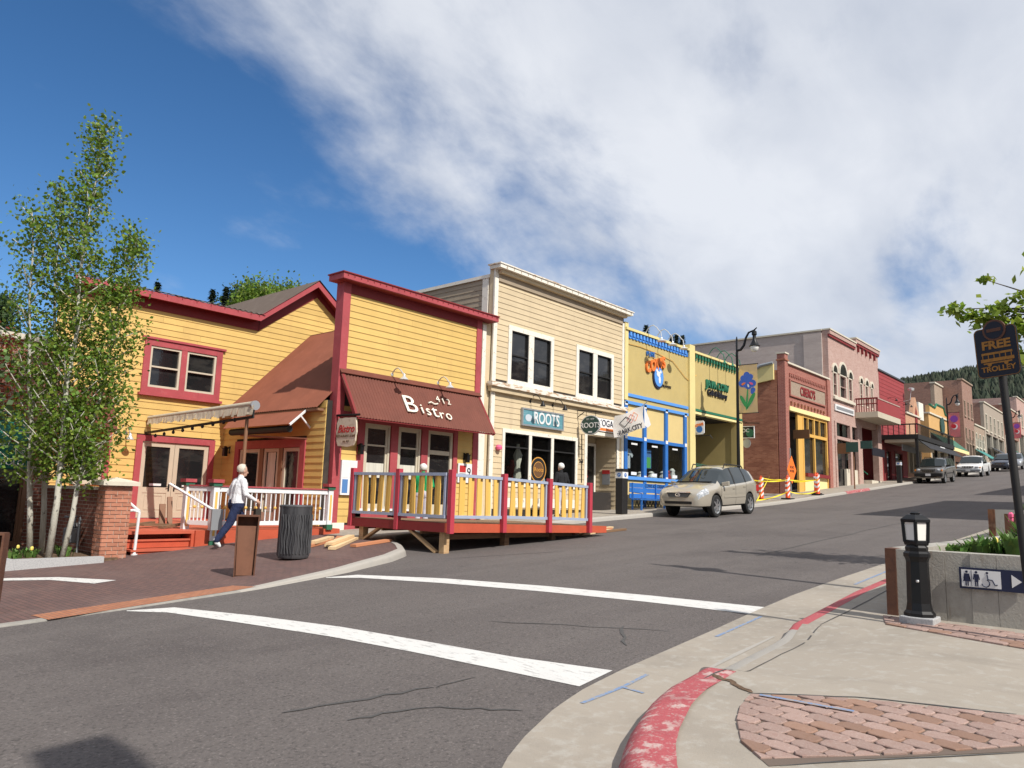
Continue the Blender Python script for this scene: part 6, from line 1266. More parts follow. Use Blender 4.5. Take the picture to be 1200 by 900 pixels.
def person(label, loc, yaw, H, J, mats, hair, extra=None):
    """one continuous voxel-remeshed body; J: joints in body space (x forward, y left, z up) for height 1.7"""
    t = thing('person', label, 'person', loc); k = H/1.7; cy, sy = math.cos(yaw), math.sin(yaw)
    TT = lambda x, y, z: (loc[0]+k*(x*cy-y*sy), loc[1]+k*(x*sy+y*cy), loc[2]+k*z)
    B = []                                                   # bones: p, q, rp, rq, material index
    def bone(p, q, a, b, m_): B.append((Vector(p), Vector(q), a, b, m_))
    top, bot, shoe = 1, 2, 3
    pel, wst, chs, nk, hd = (Vector(J[x]) for x in ('pelvis', 'waist', 'chest', 'neck', 'head'))
    side = Vector((0, 1, 0))
    for s_ in (1, -1):
        bone(pel+side*.075*s_, wst+side*.07*s_, .14, .13, top); bone(wst+side*.07*s_, chs+side*.09*s_, .13, .14, top); bone(chs+side*.08*s_, chs+side*.175*s_+Vector((0,0,.08)), .115, .08, top)
        bone(pel+side*.08*s_-Vector((0,0,.06)), pel+side*.06*s_, .142, .14, bot)
    bone(chs, nk, .1, .062, top); bone(nk, hd-Vector((0,0,.05)), .055, .055, 0)
    bone(hd+Vector((-.015,0,.045)), hd+Vector((.0,0,.02)), .094, .09, 0); bone(hd+Vector((.025,0,-.02)), hd+Vector((.045,0,-.075)), .068, .045, 0)
    bone(hd+Vector((.085,0,.0)), hd+Vector((.108,0,-.035)), .012, .016, 0)
    for s_ in (1, -1): bone(hd+Vector((-.01,.088*s_,.0)), hd+Vector((-.01,.092*s_,-.03)), .018, .014, 0)
    for sd_, s_ in (('L', 1), ('R', -1)):
        sh = chs+side*.195*s_+Vector((0,0,.08)); el, wr = Vector(J['el'+sd_]), Vector(J['wr'+sd_]); slv = J.get('sleeve', 1)
        bone(sh, el, .072, .056, top); bone(el, wr, .052, .036, top if slv else 0)
        d = (wr-el).normalized(); bone(wr, wr+d*.075, .03, .032, 0)
        pr = d.cross(side).normalized() if abs(d.dot(side)) < .9 else Vector((1,0,0))
        for i in range(4): o_ = pr*(.027-.018*i); f0 = wr+d*.08+o_; ln = (.065, .078, .072, .055)[i]; bone(f0, f0+d*ln*.55, .0105, .010, 0); bone(f0+d*ln*.55, f0+d*ln*.95-side*.02*s_, .010, .0085, 0)
        bone(wr+d*.03+pr*.03, wr+d*.075+pr*.055-side*.012*s_, .012, .0095, 0)
        hp = pel+side*.095*s_-Vector((0,0,.05)); kn, an = Vector(J['kn'+sd_]), Vector(J['an'+sd_]); toe = Vector(J['to'+sd_])
        bone(hp, kn, .118, .084, bot); bone(kn, kn.lerp(an, .35), .08, .078, bot); bone(kn.lerp(an, .35), an, .078, .062, bot)
        hl = an-(toe-an).normalized()*.05+Vector((0,0,-.035)); bone(an+Vector((0,0,-.02)), an+Vector((0,0,-.05)), .045, .042, shoe); bone(hl, an.lerp(toe, .55)+Vector((0,0,-.01)), .038, .042, shoe); bone(an.lerp(toe, .55)+Vector((0,0,-.01)), toe, .042, .032, shoe)
    m = MB()
    for p, q, a, b, _ in B:
        d = (q-p); n_ = 5; pts = []; rr = []; ln = max(d.length, .004); d = d/ln if d.length > 1e-4 else Vector((0,0,1))
        for i in range(4): u = i/3*math.pi/2; pts.append(p-d*a*math.cos(u)); rr.append(max(a*math.sin(u), .001))
        for i in range(1, 4): pts.append(p.lerp(q, i/4)); rr.append(a+(b-a)*i/4)
        for i in range(4): u = i/3*math.pi/2; pts.append(q+d*b*math.sin(u)); rr.append(max(b*math.cos(u), .001))
        m.tube([tuple(x) for x in pts], rr, 10)
    o = m.build('tmp_body', mats, None, fix=True)
    md = o.modifiers.new('r', 'REMESH'); md.mode = 'VOXEL'; md.voxel_size = .0095; sm = o.modifiers.new('s', 'SMOOTH'); sm.iterations = 3; sm.factor = .5
    me = bpy.data.meshes.new_from_object(o.evaluated_get(bpy.context.evaluated_depsgraph_get())); om = o.data; bpy.data.objects.remove(o); bpy.data.meshes.remove(om)
    def dist(c, bn):
        p, q, a, b, _ = bn; d = q-p; tt = max(0, min(1, (c-p).dot(d)/max(d.length_squared, 1e-6))); return (c-p-d*tt).length-(a+(b-a)*tt)
    me.materials.clear(); [me.materials.append(MAT(x)) for x in mats]
    for f in me.polygons: c = f.center; f.material_index = min(B, key=lambda bn: dist(c, bn))[4]; f.use_smooth = True
    o0 = Vector(loc)
    for v in me.vertices: v.co = Vector(TT(*v.co))-o0
    me.name = 'body'; bo = bpy.data.objects.new('body', me); C.objects.link(bo); bo.parent = t
    h = MB(TT); n, kk = 16, 9; vs = []
    for i in range(kk):
        u = math.pi*.72*i/(kk-1)
        for j in range(n):
            v = 2*math.pi*j/n; rr = .112*math.sin(u)*(1+random.uniform(-.05, .05)); front = max(0, math.cos(v)); cut = .0 if front < .3 else (.05*front if u > 1.1 else 0)
            vs.append((hd.x-.02+rr*math.cos(v)*(1-front*.25*(u > 1.1))-cut*.6, hd.y+rr*math.sin(v)*.95, hd.z+.045+.108*math.cos(u)+cut*.9))
    h.add(vs, [(i*n+j, i*n+(j+1) % n, (i+1)*n+(j+1) % n, (i+1)*n+j) for i in range(kk-1) for j in range(n)]); h.build('hair', hair, t, smooth='all', fix=False)
    e = MB(TT)
    for s_ in (1, -1): c = hd+Vector((.083, .033*s_, .012)); e.box(c.x, c.x+.008, c.y-.014, c.y+.014, c.z-.006, c.z+.006)
    e.build('eyes', 'sign_black', t); e = MB(TT); c = hd+Vector((.088, 0, -.062)); e.box(c.x-.01, c.x+.004, -.022, .022, c.z-.004, c.z+.004); e.build('mouth', 'letter_maroon', t)
    if extra: extra(t, TT)
    return t
walk = dict(pelvis=(0,0,.93), waist=(.02,0,1.08), chest=(.04,0,1.28), neck=(.06,0,1.46), head=(.09,0,1.58), elL=(-.06,.27,1.12), wrL=(.08,.26,.92), elR=(.08,-.27,1.10), wrR=(.30,-.24,.98),
            knL=(.22,.09,.52), anL=(.20,.09,.10), toL=(.37,.10,.045), knR=(-.14,-.1,.50), anR=(-.38,-.1,.16), toR=(-.31,-.1,.045))
def bag(t, TT):
    m = MB(TT); m.box(.30, .42, -.32, -.2, .55, .8); m.tube([(.31, -.26, .8), (.33, -.25, .9), (.4, -.26, .8)], .008, 5); m.build('handbag', 'shoe_dark', t, bevel=.02)
person('woman in white top and jeans walking with a dark bag past the red steps', (7.98, 14.12, fz(7.98)), R(-8), 1.62, walk, ['skin', 'cloth_white', 'denim', 'shoe_white'], 'hair_grey', bag)
stand = dict(pelvis=(0,0,.95), waist=(.0,0,1.08), chest=(.01,0,1.28), neck=(.03,0,1.47), head=(.05,0,1.58), elL=(-.03,.27,1.12), wrL=(.12,.25,.92), elR=(-.03,-.27,1.12), wrR=(.14,-.22,.95), sleeve=0,
             knL=(.02,.1,.5), anL=(0,.11,.1), toL=(.15,.13,.045), knR=(.02,-.1,.5), anR=(-.02,-.11,.1), toR=(.13,-.14,.045))
person('person in green shirt and pale trousers behind the deck slats at the bistro door', (13.55, 14.75, fz(13.55)), R(60), 1.63, stand, ['skin', 'cloth_green', 'cloth_lilac', 'shoe_dark'], 'hair_white')
person('white haired man in black shirt looking into the shop window', (19.35, 14.62, fz(19.35)), R(80), 1.68, dict(stand, elL=(.0,.27,1.12), wrL=(.22,.18,1.0), sleeve=0), ['skin', 'cloth_black', 'cloth_lilac', 'shoe_dark'], 'hair_white')
# ================================================================ STREET FURNITURE
mdef('rust_light', c=(.19,.085,.05), r=.7, layers=[(5,.48,.66,(.13,.06,.036),.6),(40,.55,.7,(.24,.12,.075),.4)], bump=(60,.3,.004))
def rust_post(x, y, yaw, label, H=.88, W=.30, Dp=.18):
    t = thing('steel_post', label, 'bollard', (x, y, fz(x)), 'rusted steel street posts'); c, s_ = math.cos(yaw), math.sin(yaw); z0 = fz(x)
    TT = lambda u, w, z: (x+u*c-w*s_, y+u*s_+w*c, z0+z)
    m = MB(TT)       # tapered channel: back plate and two flanges
    def pl(u0, u1, w0, w1, tz=H): m.hexa([(u0*1.0, w0, -.02), (u1*1.0, w0, -.02), (u1, w1, -.02), (u0, w1, -.02), (u0*1.12, w0*1.1, tz), (u1*1.12, w0*1.1, tz), (u1*1.12, w1*1.1, tz), (u0*1.12, w1*1.1, tz)])
    pl(-W/2, W/2, -.02, .02); m.build('plate', 'rust', t)
    for a in (-W/2, W/2-.02): m = MB(TT); pl(a, a+.02, -Dp, -.021, H); m.build('flange', 'rust', t)
    m = MB(TT); m.hexa([(-W/2*1.1, -Dp*1.1, H-.01), (W/2*1.1, -Dp*1.1, H-.01), (W/2*1.1, -.0, H-.01), (-W/2*1.1, -.0, H-.01), (-W/2*1.1, -Dp*1.1, H+.015), (W/2*1.1, -Dp*1.1, H+.015), (W/2*1.1, 0, H+.015), (-W/2*1.1, 0, H+.015)]); m.build('top_plate', 'rust', t)
    m = MB(TT); m.hexa([(-W/2+.03, -Dp*.7, 0), (W/2-.03, -Dp*.7, 0), (W/2-.03, -.03, 0), (-W/2+.03, -.03, 0), (-W/2+.01, -Dp*.75, H-.15), (W/2-.01, -Dp*.75, H-.15), (W/2-.01, -.03, H-.15), (-W/2+.01, -.03, H-.15)]); m.build('inset_panel', 'rust_light', t)
rust_post(6.28, 10.72, R(-30), 'rusted steel post in front of the walking woman'); rust_post(2.80, 10.2, R(-30), 'rusted steel post cut by the left edge of the picture')
tr = thing('litter_bin', 'dark grey metal litter bin with bark-like ribs beside the rusted post', 'bin', (7.7, 11.6, fz(7.7)))
m = MB(); n = 48; vs = []
for z, rr in ((.02, .25), (.06, .27), (.86, .27), (.9, .285), (.92, .27), (.9, .22)): vs += [(7.7+(rr+(.012*math.sin(j*2.7)+.008*math.sin(j*7.1+z*9) if .05 < z < .87 else 0))*math.cos(2*math.pi*j/n), 11.6+(rr+(.012*math.sin(j*2.7) if .05 < z < .87 else 0))*math.sin(2*math.pi*j/n), fz(7.7)+z) for j in range(n)]
m.add(vs, [(i*n+j, i*n+(j+1) % n, (i+1)*n+(j+1) % n, (i+1)*n+j) for i in range(5) for j in range(n)]); m.build('shell', 'char', tr, smooth=True)
m = MB(); m.lathe([(.24, .0), (.24, .5)], 7.7, 11.6, fz(7.7)+.3, 20); m.build('liner', 'black', tr)
for i in range(16):
    a = math.pi+.2+i*.2; r_ = .283; pts = [(7.7+r_*math.cos(a+.05*math.sin(k*1.7+i)), 11.6+r_*math.sin(a+.05*math.sin(k*1.7+i)), fz(7.7)+.1+k*.11) for k in range(7)]; b = MB(); b.tube(pts, .011, 5); b.build('rib', 'char', tr)
# lumber lying about
rl = random.Random(5)
for i, (x, y, a, L_, z, mt) in enumerate(((9.5, 12.6, 40, 1.8, .0, 'lumber'), (9.7, 12.9, 32, 1.5, .0, 'lumber'), (9.55, 12.75, 38, 1.6, .06, 'lumber'), (9.9, 12.2, 15, 1.2, .0, 'lumber_red'), (9.9, 13.3, 50, 1.2, 0, 'lumber_red'), (9.2, 13.0, 30, 1.1, 0, 'lumber_red'), (9.35, 13.1, 34, 1.0, .05, 'lumber'))):
    c, s_ = math.cos(R(a)), math.sin(R(a)); p = Vector((x-c*L_/2, y-s_*L_/2, fz(x-c*L_/2)+.035+z)); q = Vector((x+c*L_/2, y+s_*L_/2, fz(x+c*L_/2)+.035+z)); m = MB(); m.beam(p, q, .14, .05)
    tag(m.build('plank', mt), ('lowest pale plank in the pile by the deck', 'pale plank nearest the bistro wall in the pile', 'pale plank lying on top of the pile by the deck', 'short reddish plank nearest the kerb by the deck', 'reddish plank tucked under the deck corner', 'reddish plank end nearest the litter bin', 'pale offcut resting on a reddish plank')[i], 'plank', 'planks by the deck')
for i, (x, y, a, L_, mt) in enumerate(((16.3, 11.2, 8, 1.6, 'lumber'), (16.6, 11.5, 4, 1.9, 'lumber_red'), (16.9, 11.15, 0, 1.4, 'old_wood'), (17.4, 11.7, 12, 1.2, 'lumber'))):
    c, s_ = math.cos(R(a)), math.sin(R(a)); m = MB(); m.beam((x-c*L_/2, y-s_*L_/2, G(x-c*L_/2)+.03), (x+c*L_/2, y+s_*L_/2, G(x+c*L_/2)+.03), .12, .05)
    tag(m.build('plank', mt), ('pale plank nearest the right end of the deck', 'long reddish plank in the road past the deck', 'dark old plank lying nearest the traffic', 'pale plank farthest uphill from the deck')[i], 'plank', 'planks past the deck')
# parking pay stations
def pay_station(x, y, label):
    t = thing('pay_station', label, 'parking meter', (x, y, fz(x)), 'pay stations'); z = fz(x)
    bx_(t, 'cabinet', 'black', None, x-.17, x+.17, y-.14, y+.14, z, z+1.2, bevel=.02); bx_(t, 'head', 'sign_white', None, x-.172, x+.172, y-.142, y+.142, z+1.2, z+1.42); m = MB(); m.prism([(-.19, 1.42), (.19, 1.42), (.15, 1.52), (-.15, 1.52)], y-.15, y+.15); m.v = [v+Vector((x, 0, z)) for v in m.v]; m.build('cap', 'black', t)
    for s_, T2 in ((0, F(y-.142)), (1, S(x-.172))):
        c = x if s_ == 0 else y; MB(T2).disc((c, .001, z+1.31), .07, 14, t=.004).build('blue_disc', 'blue', t)
    text('P', 'letter', .1, (x, y-.149, z+1.31), 'sign_white', t, ext=.002); text('P', 'letter', .1, (x-.178, y, z+1.31), 'sign_white', t, ROT_S, .002)
pay_station(22.05, 14.1, 'black pay station with blue P disc in front of the beige shop'); pay_station(56.6, 13.95, 'black pay station with white head beside the grey off-roader')
# street lamps with banner
def lamp(x, y, H, label, banner=None, blabel=None, side=1, arm=.8):
    z = fz(x) if side > 0 else nz(x, y); t = thing('street_lamp', label, 'street lamp', (x, y, z), 'black street lamps')
    m = MB(); m.lathe([(.17, 0), (.17, .12), (.13, .16), (.12, .7), (.14, .74), (.09, .8), (.075, 1.2), (.055, H-.9), (.06, H-.88), (.06, H-.7), (.045, H-.66), (.045, H-.15), (.02, H)], x, y, z, 12); m.build('post', 'black_iron', t, smooth=True)
    m = MB(); d = -1; pts = [(x, y, z+H-.62), (x, y+d*.18, z+H-.6), (x, y+d*.33, z+H-.42), (x, y+d*.42, z+H-.1), (x, y+d*.55, z+H+.12), (x, y+d*arm, z+H+.2), (x, y+d*(arm+.12), z+H+.3)]
    m.tube(pts, [.06, .06, .055, .05, .045, .035, .025], 8); m.build('arm', 'black_iron', t, smooth=True)
    m = MB(); m.lathe([(.02, .2), (.1, .14), (.11, .0), (.07, -.04), (.08, -.25), (.2, -.46), (.24, -.5), (.2, -.52)], x, y+d*arm, z+H, 14); m.build('lamp_head', 'black_iron', t, smooth=True)
    m = MB(); m.lathe([(.17, -.5), (.18, -.58), (.14, -.7), (.05, -.76)], x, y+d*arm, z+H, 14); m.build('globe', 'lamp_glass', t, smooth=True)
    if banner:
        zt, zb, w_, mt = banner; br = MB(); br.tube([(x, y, z+zt), (x, y-w_-.1, z+zt)], .018, 6); br.tube([(x, y, z+zb), (x, y-w_-.1, z+zb)], .018, 6); br.build('banner_arm', 'black_iron', t)
        b = thing('banner', blabel, 'banner', (x, y-.4, z+zb)); m = MB(); nn = 8; vs = []
        for i in range(nn+1):
            for j in range(5): yy = y-.07-(w_-.02)*j/4; vs.append((x+.03*math.sin(i*.9+j*.7), yy, z+zb+(zt-zb)*i/nn))
        m.add(vs, [(i*5+j, i*5+j+1, (i+1)*5+j+1, (i+1)*5+j) for i in range(nn) for j in range(4)]); m.build('cloth', mt, b, fix=False, smooth='all')
        TS_ = S(x-.045); yc_ = y-.07-w_/2; zc_ = z+(zt+zb)/2
        if mt == 'banner_yellow':
            def pet(du, dz_, ln, wd, ang_, mt_, w0, nm):
                ca_, sa_ = math.cos(R(ang_)), math.sin(R(ang_)); P_ = []
                for jj in range(12):
                    tt = 2*math.pi*jj/12; a_ = ln*(.5+.5*math.cos(tt)); b_ = wd*math.sin(tt)*(1.15-.5*math.cos(tt)*-.6); P_.append((yc_-(du+a_*ca_-b_*sa_), zc_+dz_+a_*sa_+b_*ca_))
                MB(TS_).prism(P_, w0, w0+.004, 1).build(nm, mt_, b)
            for k_, (ang_, ln, wd) in enumerate(((95, .42, .12), (140, .36, .11), (52, .36, .11), (200, .40, .14), (-25, .42, .14), (-75, .36, .13), (245, .3, .11))): pet(-.03, .32, ln, wd, ang_, 'iris_blue', .001*k_, 'petal')
            pet(-.1, .26, .2, .04, 205, 'letter_orange', .012, 'petal_flame'); pet(.06, .26, .2, .04, -30, 'flower_pink', .012, 'petal_flame'); pet(.0, .2, .16, .03, -76, 'sign_white', .012, 'petal_flame')
            pet(.0, .1, 1.05, .035, -95, 'iris_green', .0, 'stem'); pet(-.05, -.85, .75, .075, 62, 'iris_green', .002, 'leaf'); pet(-.02, -.9, .7, .07, 118, 'iris_green', .002, 'leaf'); pet(.16, -.25, .3, .09, 70, 'iris_blue', .004, 'bud')
        else:
            MB(TS_).disc((yc_, .0, zc_+.5), .3, 9, t=.006).build('purple_shape', 'banner_purple', b); MB(TS_).disc((yc_, .0, zc_-.15), .25, 12, t=.006).build('white_shape', 'sign_white', b); MB(TS_).disc((yc_+.06, .007, zc_-.12), .2, 12, t=.004).build('red_shape', 'banner_red', b)
    return t
lamp(31.0, 13.95, 7.3, 'black street lamp with curled arm and iris banner by the cafe', (6.02, 3.9, .85, 'banner_yellow'), 'yellow banner with blue iris flowers on the street lamp')
lamp(72.4, 13.9, 6.6, 'distant black street lamp with red banner up the street', (5.3, 3.2, .85, 'banner_red'), 'red and purple banner on the distant street lamp')
lamp(108, 13.9, 6.4, 'farthest black street lamp near the stone fronted building', (5.2, 3.3, .8, 'banner_red'), 'red banner on the farthest street lamp')
lamp(10.75, .7, 6.1, 'black street lamp beside the near planter outside the right edge', side=-1, arm=.6)
# flag over the pavement
fg = thing('town_flag', 'white flag with overlapping diamonds reading PARK CITY over the shop entry', 'flag', (24.8, 15.6, 5))
m = MB(); m.tube([(24.8, 15.78, 4.6), (24.8, 14.75, 5.35)], .018, 6); m.build('flag_pole', 'steel', fg)
fl = lambda a, b: Vector((24.78-.9*b+.05*math.sin(a*5+b*3), 14.98+.55*a+.25*b, 5.18-.28*a-1.02*b*.72+.04*math.sin(b*5)))
def flagpt(a, b): return Vector((24.75-1.35*a+.12*b*(1-a), 14.88+.42*a+.05*math.sin(a*6+b*4)+.03*b, 5.17-.50*a-.80*b+.03*math.sin(a*7)))
m = MB(); na, nb_ = 12, 8; m.add([tuple(flagpt(i/na, j/nb_)) for i in range(na+1) for j in range(nb_+1)], [(i*(nb_+1)+j, (i+1)*(nb_+1)+j, (i+1)*(nb_+1)+j+1, i*(nb_+1)+j+1) for i in range(na) for j in range(nb_)]); m.build('cloth', 'flag_cloth', fg, fix=False, smooth='all')
m = MB(); m.add([(24.76, 14.86, 5.17), (25.0, 14.8, 4.75), (25.15, 14.8, 4.5), (25.0, 14.85, 4.38), (24.85, 14.9, 4.45)], [(0,1,2,3,4)]); m.build('folded_corner', 'sign_white', fg, fix=False)
def fline(pts, mt, w_=.016):
    mm = MB(); mm.tube([tuple(flagpt(a, b)+Vector((-.01, -.025, 0))) for a, b in pts], w_, 5); mm.build('emblem_line', mt, fg)
def dia(ca, cb, s_): return [(ca, cb-s_*.9), (ca+s_*.62, cb), (ca, cb+s_*.9), (ca-s_*.62, cb), (ca, cb-s_*.9)]
fline(dia(.66, .38, .26), 'sign_black'); fline(dia(.48, .34, .22), 'letter_red', .009); fline(dia(.34, .34, .22), 'letter_orange', .009)
_u = Vector((1.35, -.42, .50)).normalized(); _n = Vector((-.3, -.95, 0)).normalized(); _v = _n.cross(_u).normalized(); _n = _u.cross(_v); fr_ = Matrix(((_u.x, _v.x, _n.x, 0), (_u.y, _v.y, _n.y, 0), (_u.z, _v.z, _n.z, 0), (0, 0, 0, 1))); text('PARK CITY', 'lettering', .25, tuple(flagpt(.48, .84)+_n*.05), 'sign_black', fg, fr_, .003, 1, .004)
# construction corner: striped channelizers, orange sign, tape
def channelizer(x, y, label):
    t = thing('channelizer', label, 'barricade', (x, y, fz(x)), 'striped barricades'); z = fz(x)
    bx_(t, 'base', 'rubber', None, x-.3, x+.3, y-.22, y+.22, z, z+.06)
    m = MB(); m.hexa([(x-.16, y-.06, z+.06), (x+.16, y-.06, z+.06), (x+.16, y+.06, z+.06), (x-.16, y+.06, z+.06), (x-.13, y-.04, z+1.05), (x+.13, y-.04, z+1.05), (x+.13, y+.04, z+1.05), (x-.13, y+.04, z+1.05)]); m.build('panel', 'orange_plastic', t, bevel=.015)
    for i in range(4):
        zz = z+.14+i*.23; m = MB(); m.hexa([(x-.155, y-.064, zz), (x+.155, y-.064, zz+.14), (x+.155, y+.064, zz+.14), (x-.155, y+.064, zz), (x-.15, y-.06, zz+.1), (x+.15, y-.06, zz+.24), (x+.15, y+.06, zz+.24), (x-.15, y+.06, zz+.1)]); m.build('stripe', 'sign_white', t)
    m = MB(); m.tube([(x-.08, y, z+1.05), (x-.08, y, z+1.13), (x+.08, y, z+1.13), (x+.08, y, z+1.05)], .02, 6); m.build('handle', 'orange_plastic', t)
chs_ = [(36.6, 14.0, 'striped barricade nearest the gold crossover'), (35.6, 14.9, 'striped barricade behind the tape next to the brick wall'), (40.6, 13.95, 'striped barricade at the kerb before the brick restaurant'), (41.5, 14.35, 'striped barricade right of the orange sign')]
for a in chs_: channelizer(*a)
og = thing('roadwork_sign', 'orange diamond roadwork sign on a stand beside the brick wall', 'sign', (39.5, 14.9, fz(39.5)))
m = MB(F(14.9)); m.prism([(39.55-.62, 3.45), (39.55, 2.75), (39.55+.62, 3.45), (39.55, 4.2)], 0, .02, 1); m.build('panel', 'orange_sign', og); m = MB(); m.beam((39.55, 14.95, 2.0), (39.55, 14.95, 4.6), .05, .05); m.beam((39.0, 14.7, 2.05), (40.1, 15.3, 2.15), .05, .05); m.beam((39.0, 15.3, 2.05), (40.1, 14.7, 2.15), .05, .05); m.build('stand', 'grey_metal', og)
text('ROAD\nWORK', 'lettering', .2, (39.55, 14.875, 3.5), 'sign_black', og, ext=.003)
tp = thing('caution_tape', 'sagging yellow caution tape strung between the striped barricades', 'tape', (38, 14, 2.5))
def tape(p, q, sag, tw=.05):
    p, q = Vector(p), Vector(q); m = MB(); vs = []; n = 12
    for i in range(n+1): t = i/n; c = p.lerp(q, t)-Vector((0, 0, sag*4*t*(1-t))); vs += [tuple(c+Vector((0, .01*math.sin(i), tw/2))), tuple(c-Vector((0, .01*math.sin(i), tw/2)))]
    m.add(vs, [(2*i, 2*i+1, 2*i+3, 2*i+2) for i in range(n)]); m.build('strand', 'tape', tp, fix=False)
z4 = fz(38)
for p, q, sg_ in (((31.05, 13.95, 2.75), (36.6, 13.95, 2.85), .12), ((36.6, 13.95, 2.85), (40.6, 13.9, 3.0), .05), ((33.6, 14.3, 1.75), (35.9, 14.6, 3.0), .02), ((33.2, 14.2, 1.8), (36.6, 13.95, 2.3), .08), ((36.6, 13.95, 2.3), (40.6, 13.9, 2.45), .15), ((40.6, 13.9, 3.0), (41.5, 14.3, 3.05), .02), ((41.5, 14.3, 3.05), (40.9, 15.3, 2.9), .05), ((35.6, 14.85, 2.9), (40.9, 15.5, 3.1), .1)): tape(p, q, sg_)
sp = thing('street_sign_post', 'slim dark sign post on the far pavement at the red kerb', 'sign post', (47.6, 14.2, fz(47.6))); m = MB(); m.tube([(47.6, 14.2, fz(47.6)-.02), (47.6, 14.2, 5.5)], .04, 6); m.build('post', 'brown_frame', sp); bx_(sp, 'plate', 'sign_green', S(47.6), 13.9, 14.6, .04, .06, 4.9, 5.5)
# ================================================================ NEAR CORNER: PLANTER WALL, BOLLARD LIGHT, SIGNS
pw = thing('planter_wall', 'board-marked concrete planter wall with rusty end at the right', 'planter', (9.5, 1.2, nz(9, 1)))
zt = 1.2
for i in range(15):
    y1 = 2.188-(i)*.22; y0 = y1-.217
    bx_(pw, 'panel', 'concrete_wall', None, 8.60+random.uniform(-.006, .006), 8.84, y0, y1, .3, zt-.003-random.uniform(0, .002))
bx_(pw, 'rusty_end', 'rust', None, 8.585, 8.84, 2.19, 2.29, .3, zt); bx_(pw, 'street_side', 'concrete_wall', None, 8.85, 15.6, 2.06, 2.29, .3, zt+.0); bx_(pw, 'back_side', 'concrete_dark', None, 8.85, 15.6, -1.2, -1.0, .3, zt+.3); bx_(pw, 'soil_bed', 'soil', None, 8.85, 15.6, -1.0, 2.06, .5, zt-.06)
rs2 = thing('restroom_sign', 'navy restroom sign with three white-panel figures and arrow', 'sign', (8.58, 1.35, .95))
TW = S(8.582); bx_(rs2, 'backing', 'sign_navy', TW, 1.08, 1.62, .0, .02, .865, 1.065); bx_(rs2, 'white_field', 'sign_white', TW, 1.275, 1.6, .0205, .0225, .885, 1.045)
yy = lambda v: v
def fig(c, skirt, nm):
    m = MB(TW); m.disc((c, .023, 1.025), .012, 10, t=.002); m.build(nm, 'sign_navy', rs2)
    m = MB(TW); P = [(c-.03, .96), (c-.02, 1.008), (c+.02, 1.008), (c+.03, .96), (c+.02, .955), (c+.016, .985), (c+(.034 if skirt else .016), .935), (c+.014, .935), (c+.014, .893), (c+.003, .893), (c+.003, .935), (c-.003, .935), (c-.003, .893), (c-.014, .893), (c-.014, .935), (c-(.034 if skirt else .016), .935), (c-.016, .985), (c-.02, .955)]
    m.prism(P, .023, .025, 1); m.build(nm, 'sign_navy', rs2)
fig(1.555, True, 'woman_figure'); fig(1.475, False, 'man_figure'); bx_(rs2, 'divider', 'sign_navy', TW, 1.513, 1.517, .023, .025, .89, 1.04)
m = MB(TW); m.disc((1.385, .023, 1.025), .011, 9, t=.002); m.build('wheelchair_head', 'sign_navy', rs2); m = MB(TW); m.tube([(1.385, .025, 1.008), (1.38, .025, .965), (1.345, .025, .96), (1.325, .025, .915), (1.305, .025, .92)], .0055, 5); m.build('wheelchair_figure', 'sign_navy', rs2); m = MB(TW); m.tube([(1.40+.032*math.cos(a), .025, .928+.034*math.sin(a)) for a in [R(110+i*24) for i in range(11)]], .0045, 5); m.build('wheelchair_wheel', 'sign_navy', rs2)
m = MB(TW); m.prism([(1.11, .965), (1.19, .905), (1.19, 1.025)], .0205, .0225, 1); m.build('arrow', 'sign_white', rs2)
bl_ = thing('bollard_light', 'black iron bollard light with frosted panes before the planter wall', 'bollard', (8.42, 1.93, nz(8.42, 1.93)))
X0, Y0, Z0 = 8.33, 1.93, nz(8.33, 1.93); m = MB(); m.box(X0-.15, X0+.15, Y0-.15, Y0+.15, Z0-.01, Z0+.065); m.build('plinth', 'granite', bl_, bevel=.01)
m = MB(); m.lathe([(.14, .065), (.14, .095), (.118, .12), (.106, .19), (.1, .58), (.108, .61), (.12, .63), (.12, .66), (.1, .68), (.104, .715), (.088, .735)], X0, Y0, Z0, 8); m.build('shaft', 'black_iron', bl_)
bo_ = MB(); bo_.lathe([(.1, .735), (.108, .75), (.108, .775), (.096, .785)], X0, Y0, Z0, 4, rot=-.56); bo_.build('lantern_base', 'black_iron', bl_); bo_ = MB(); bo_.lathe([(.112, .955), (.13, .96), (.13, .985), (.112, 1.0), (.07, 1.03), (.04, 1.035), (.045, 1.047), (.02, 1.06)], X0, Y0, Z0, 4, rot=-.56)
bo_.build('lantern_cap', 'black_iron', bl_)
for j in range(4): a = 2*math.pi*(j+.5)/4-.56; b = MB(); b.beam((X0+.099*math.cos(a), Y0+.099*math.sin(a), Z0+.765), (X0+.11*math.cos(a), Y0+.11*math.sin(a), Z0+.965), .028, .028); b.build('lantern_bar', 'black_iron', bl_)
m = MB(); m.lathe([(.094, .785), (.104, .94)], X0, Y0, Z0, 4, rot=-.56); m.build('frosted_pane', 'lamp_glass', bl_)
for a in (190,): b = MB(); c = (X0+.103*math.cos(R(a)), Y0+.103*math.sin(R(a)), Z0+.40); b.lathe([(.012, -.012), (.016, 0), (.012, .012)], c[0], c[1], c[2], 8); b.build('screw', 'steel', bl_)
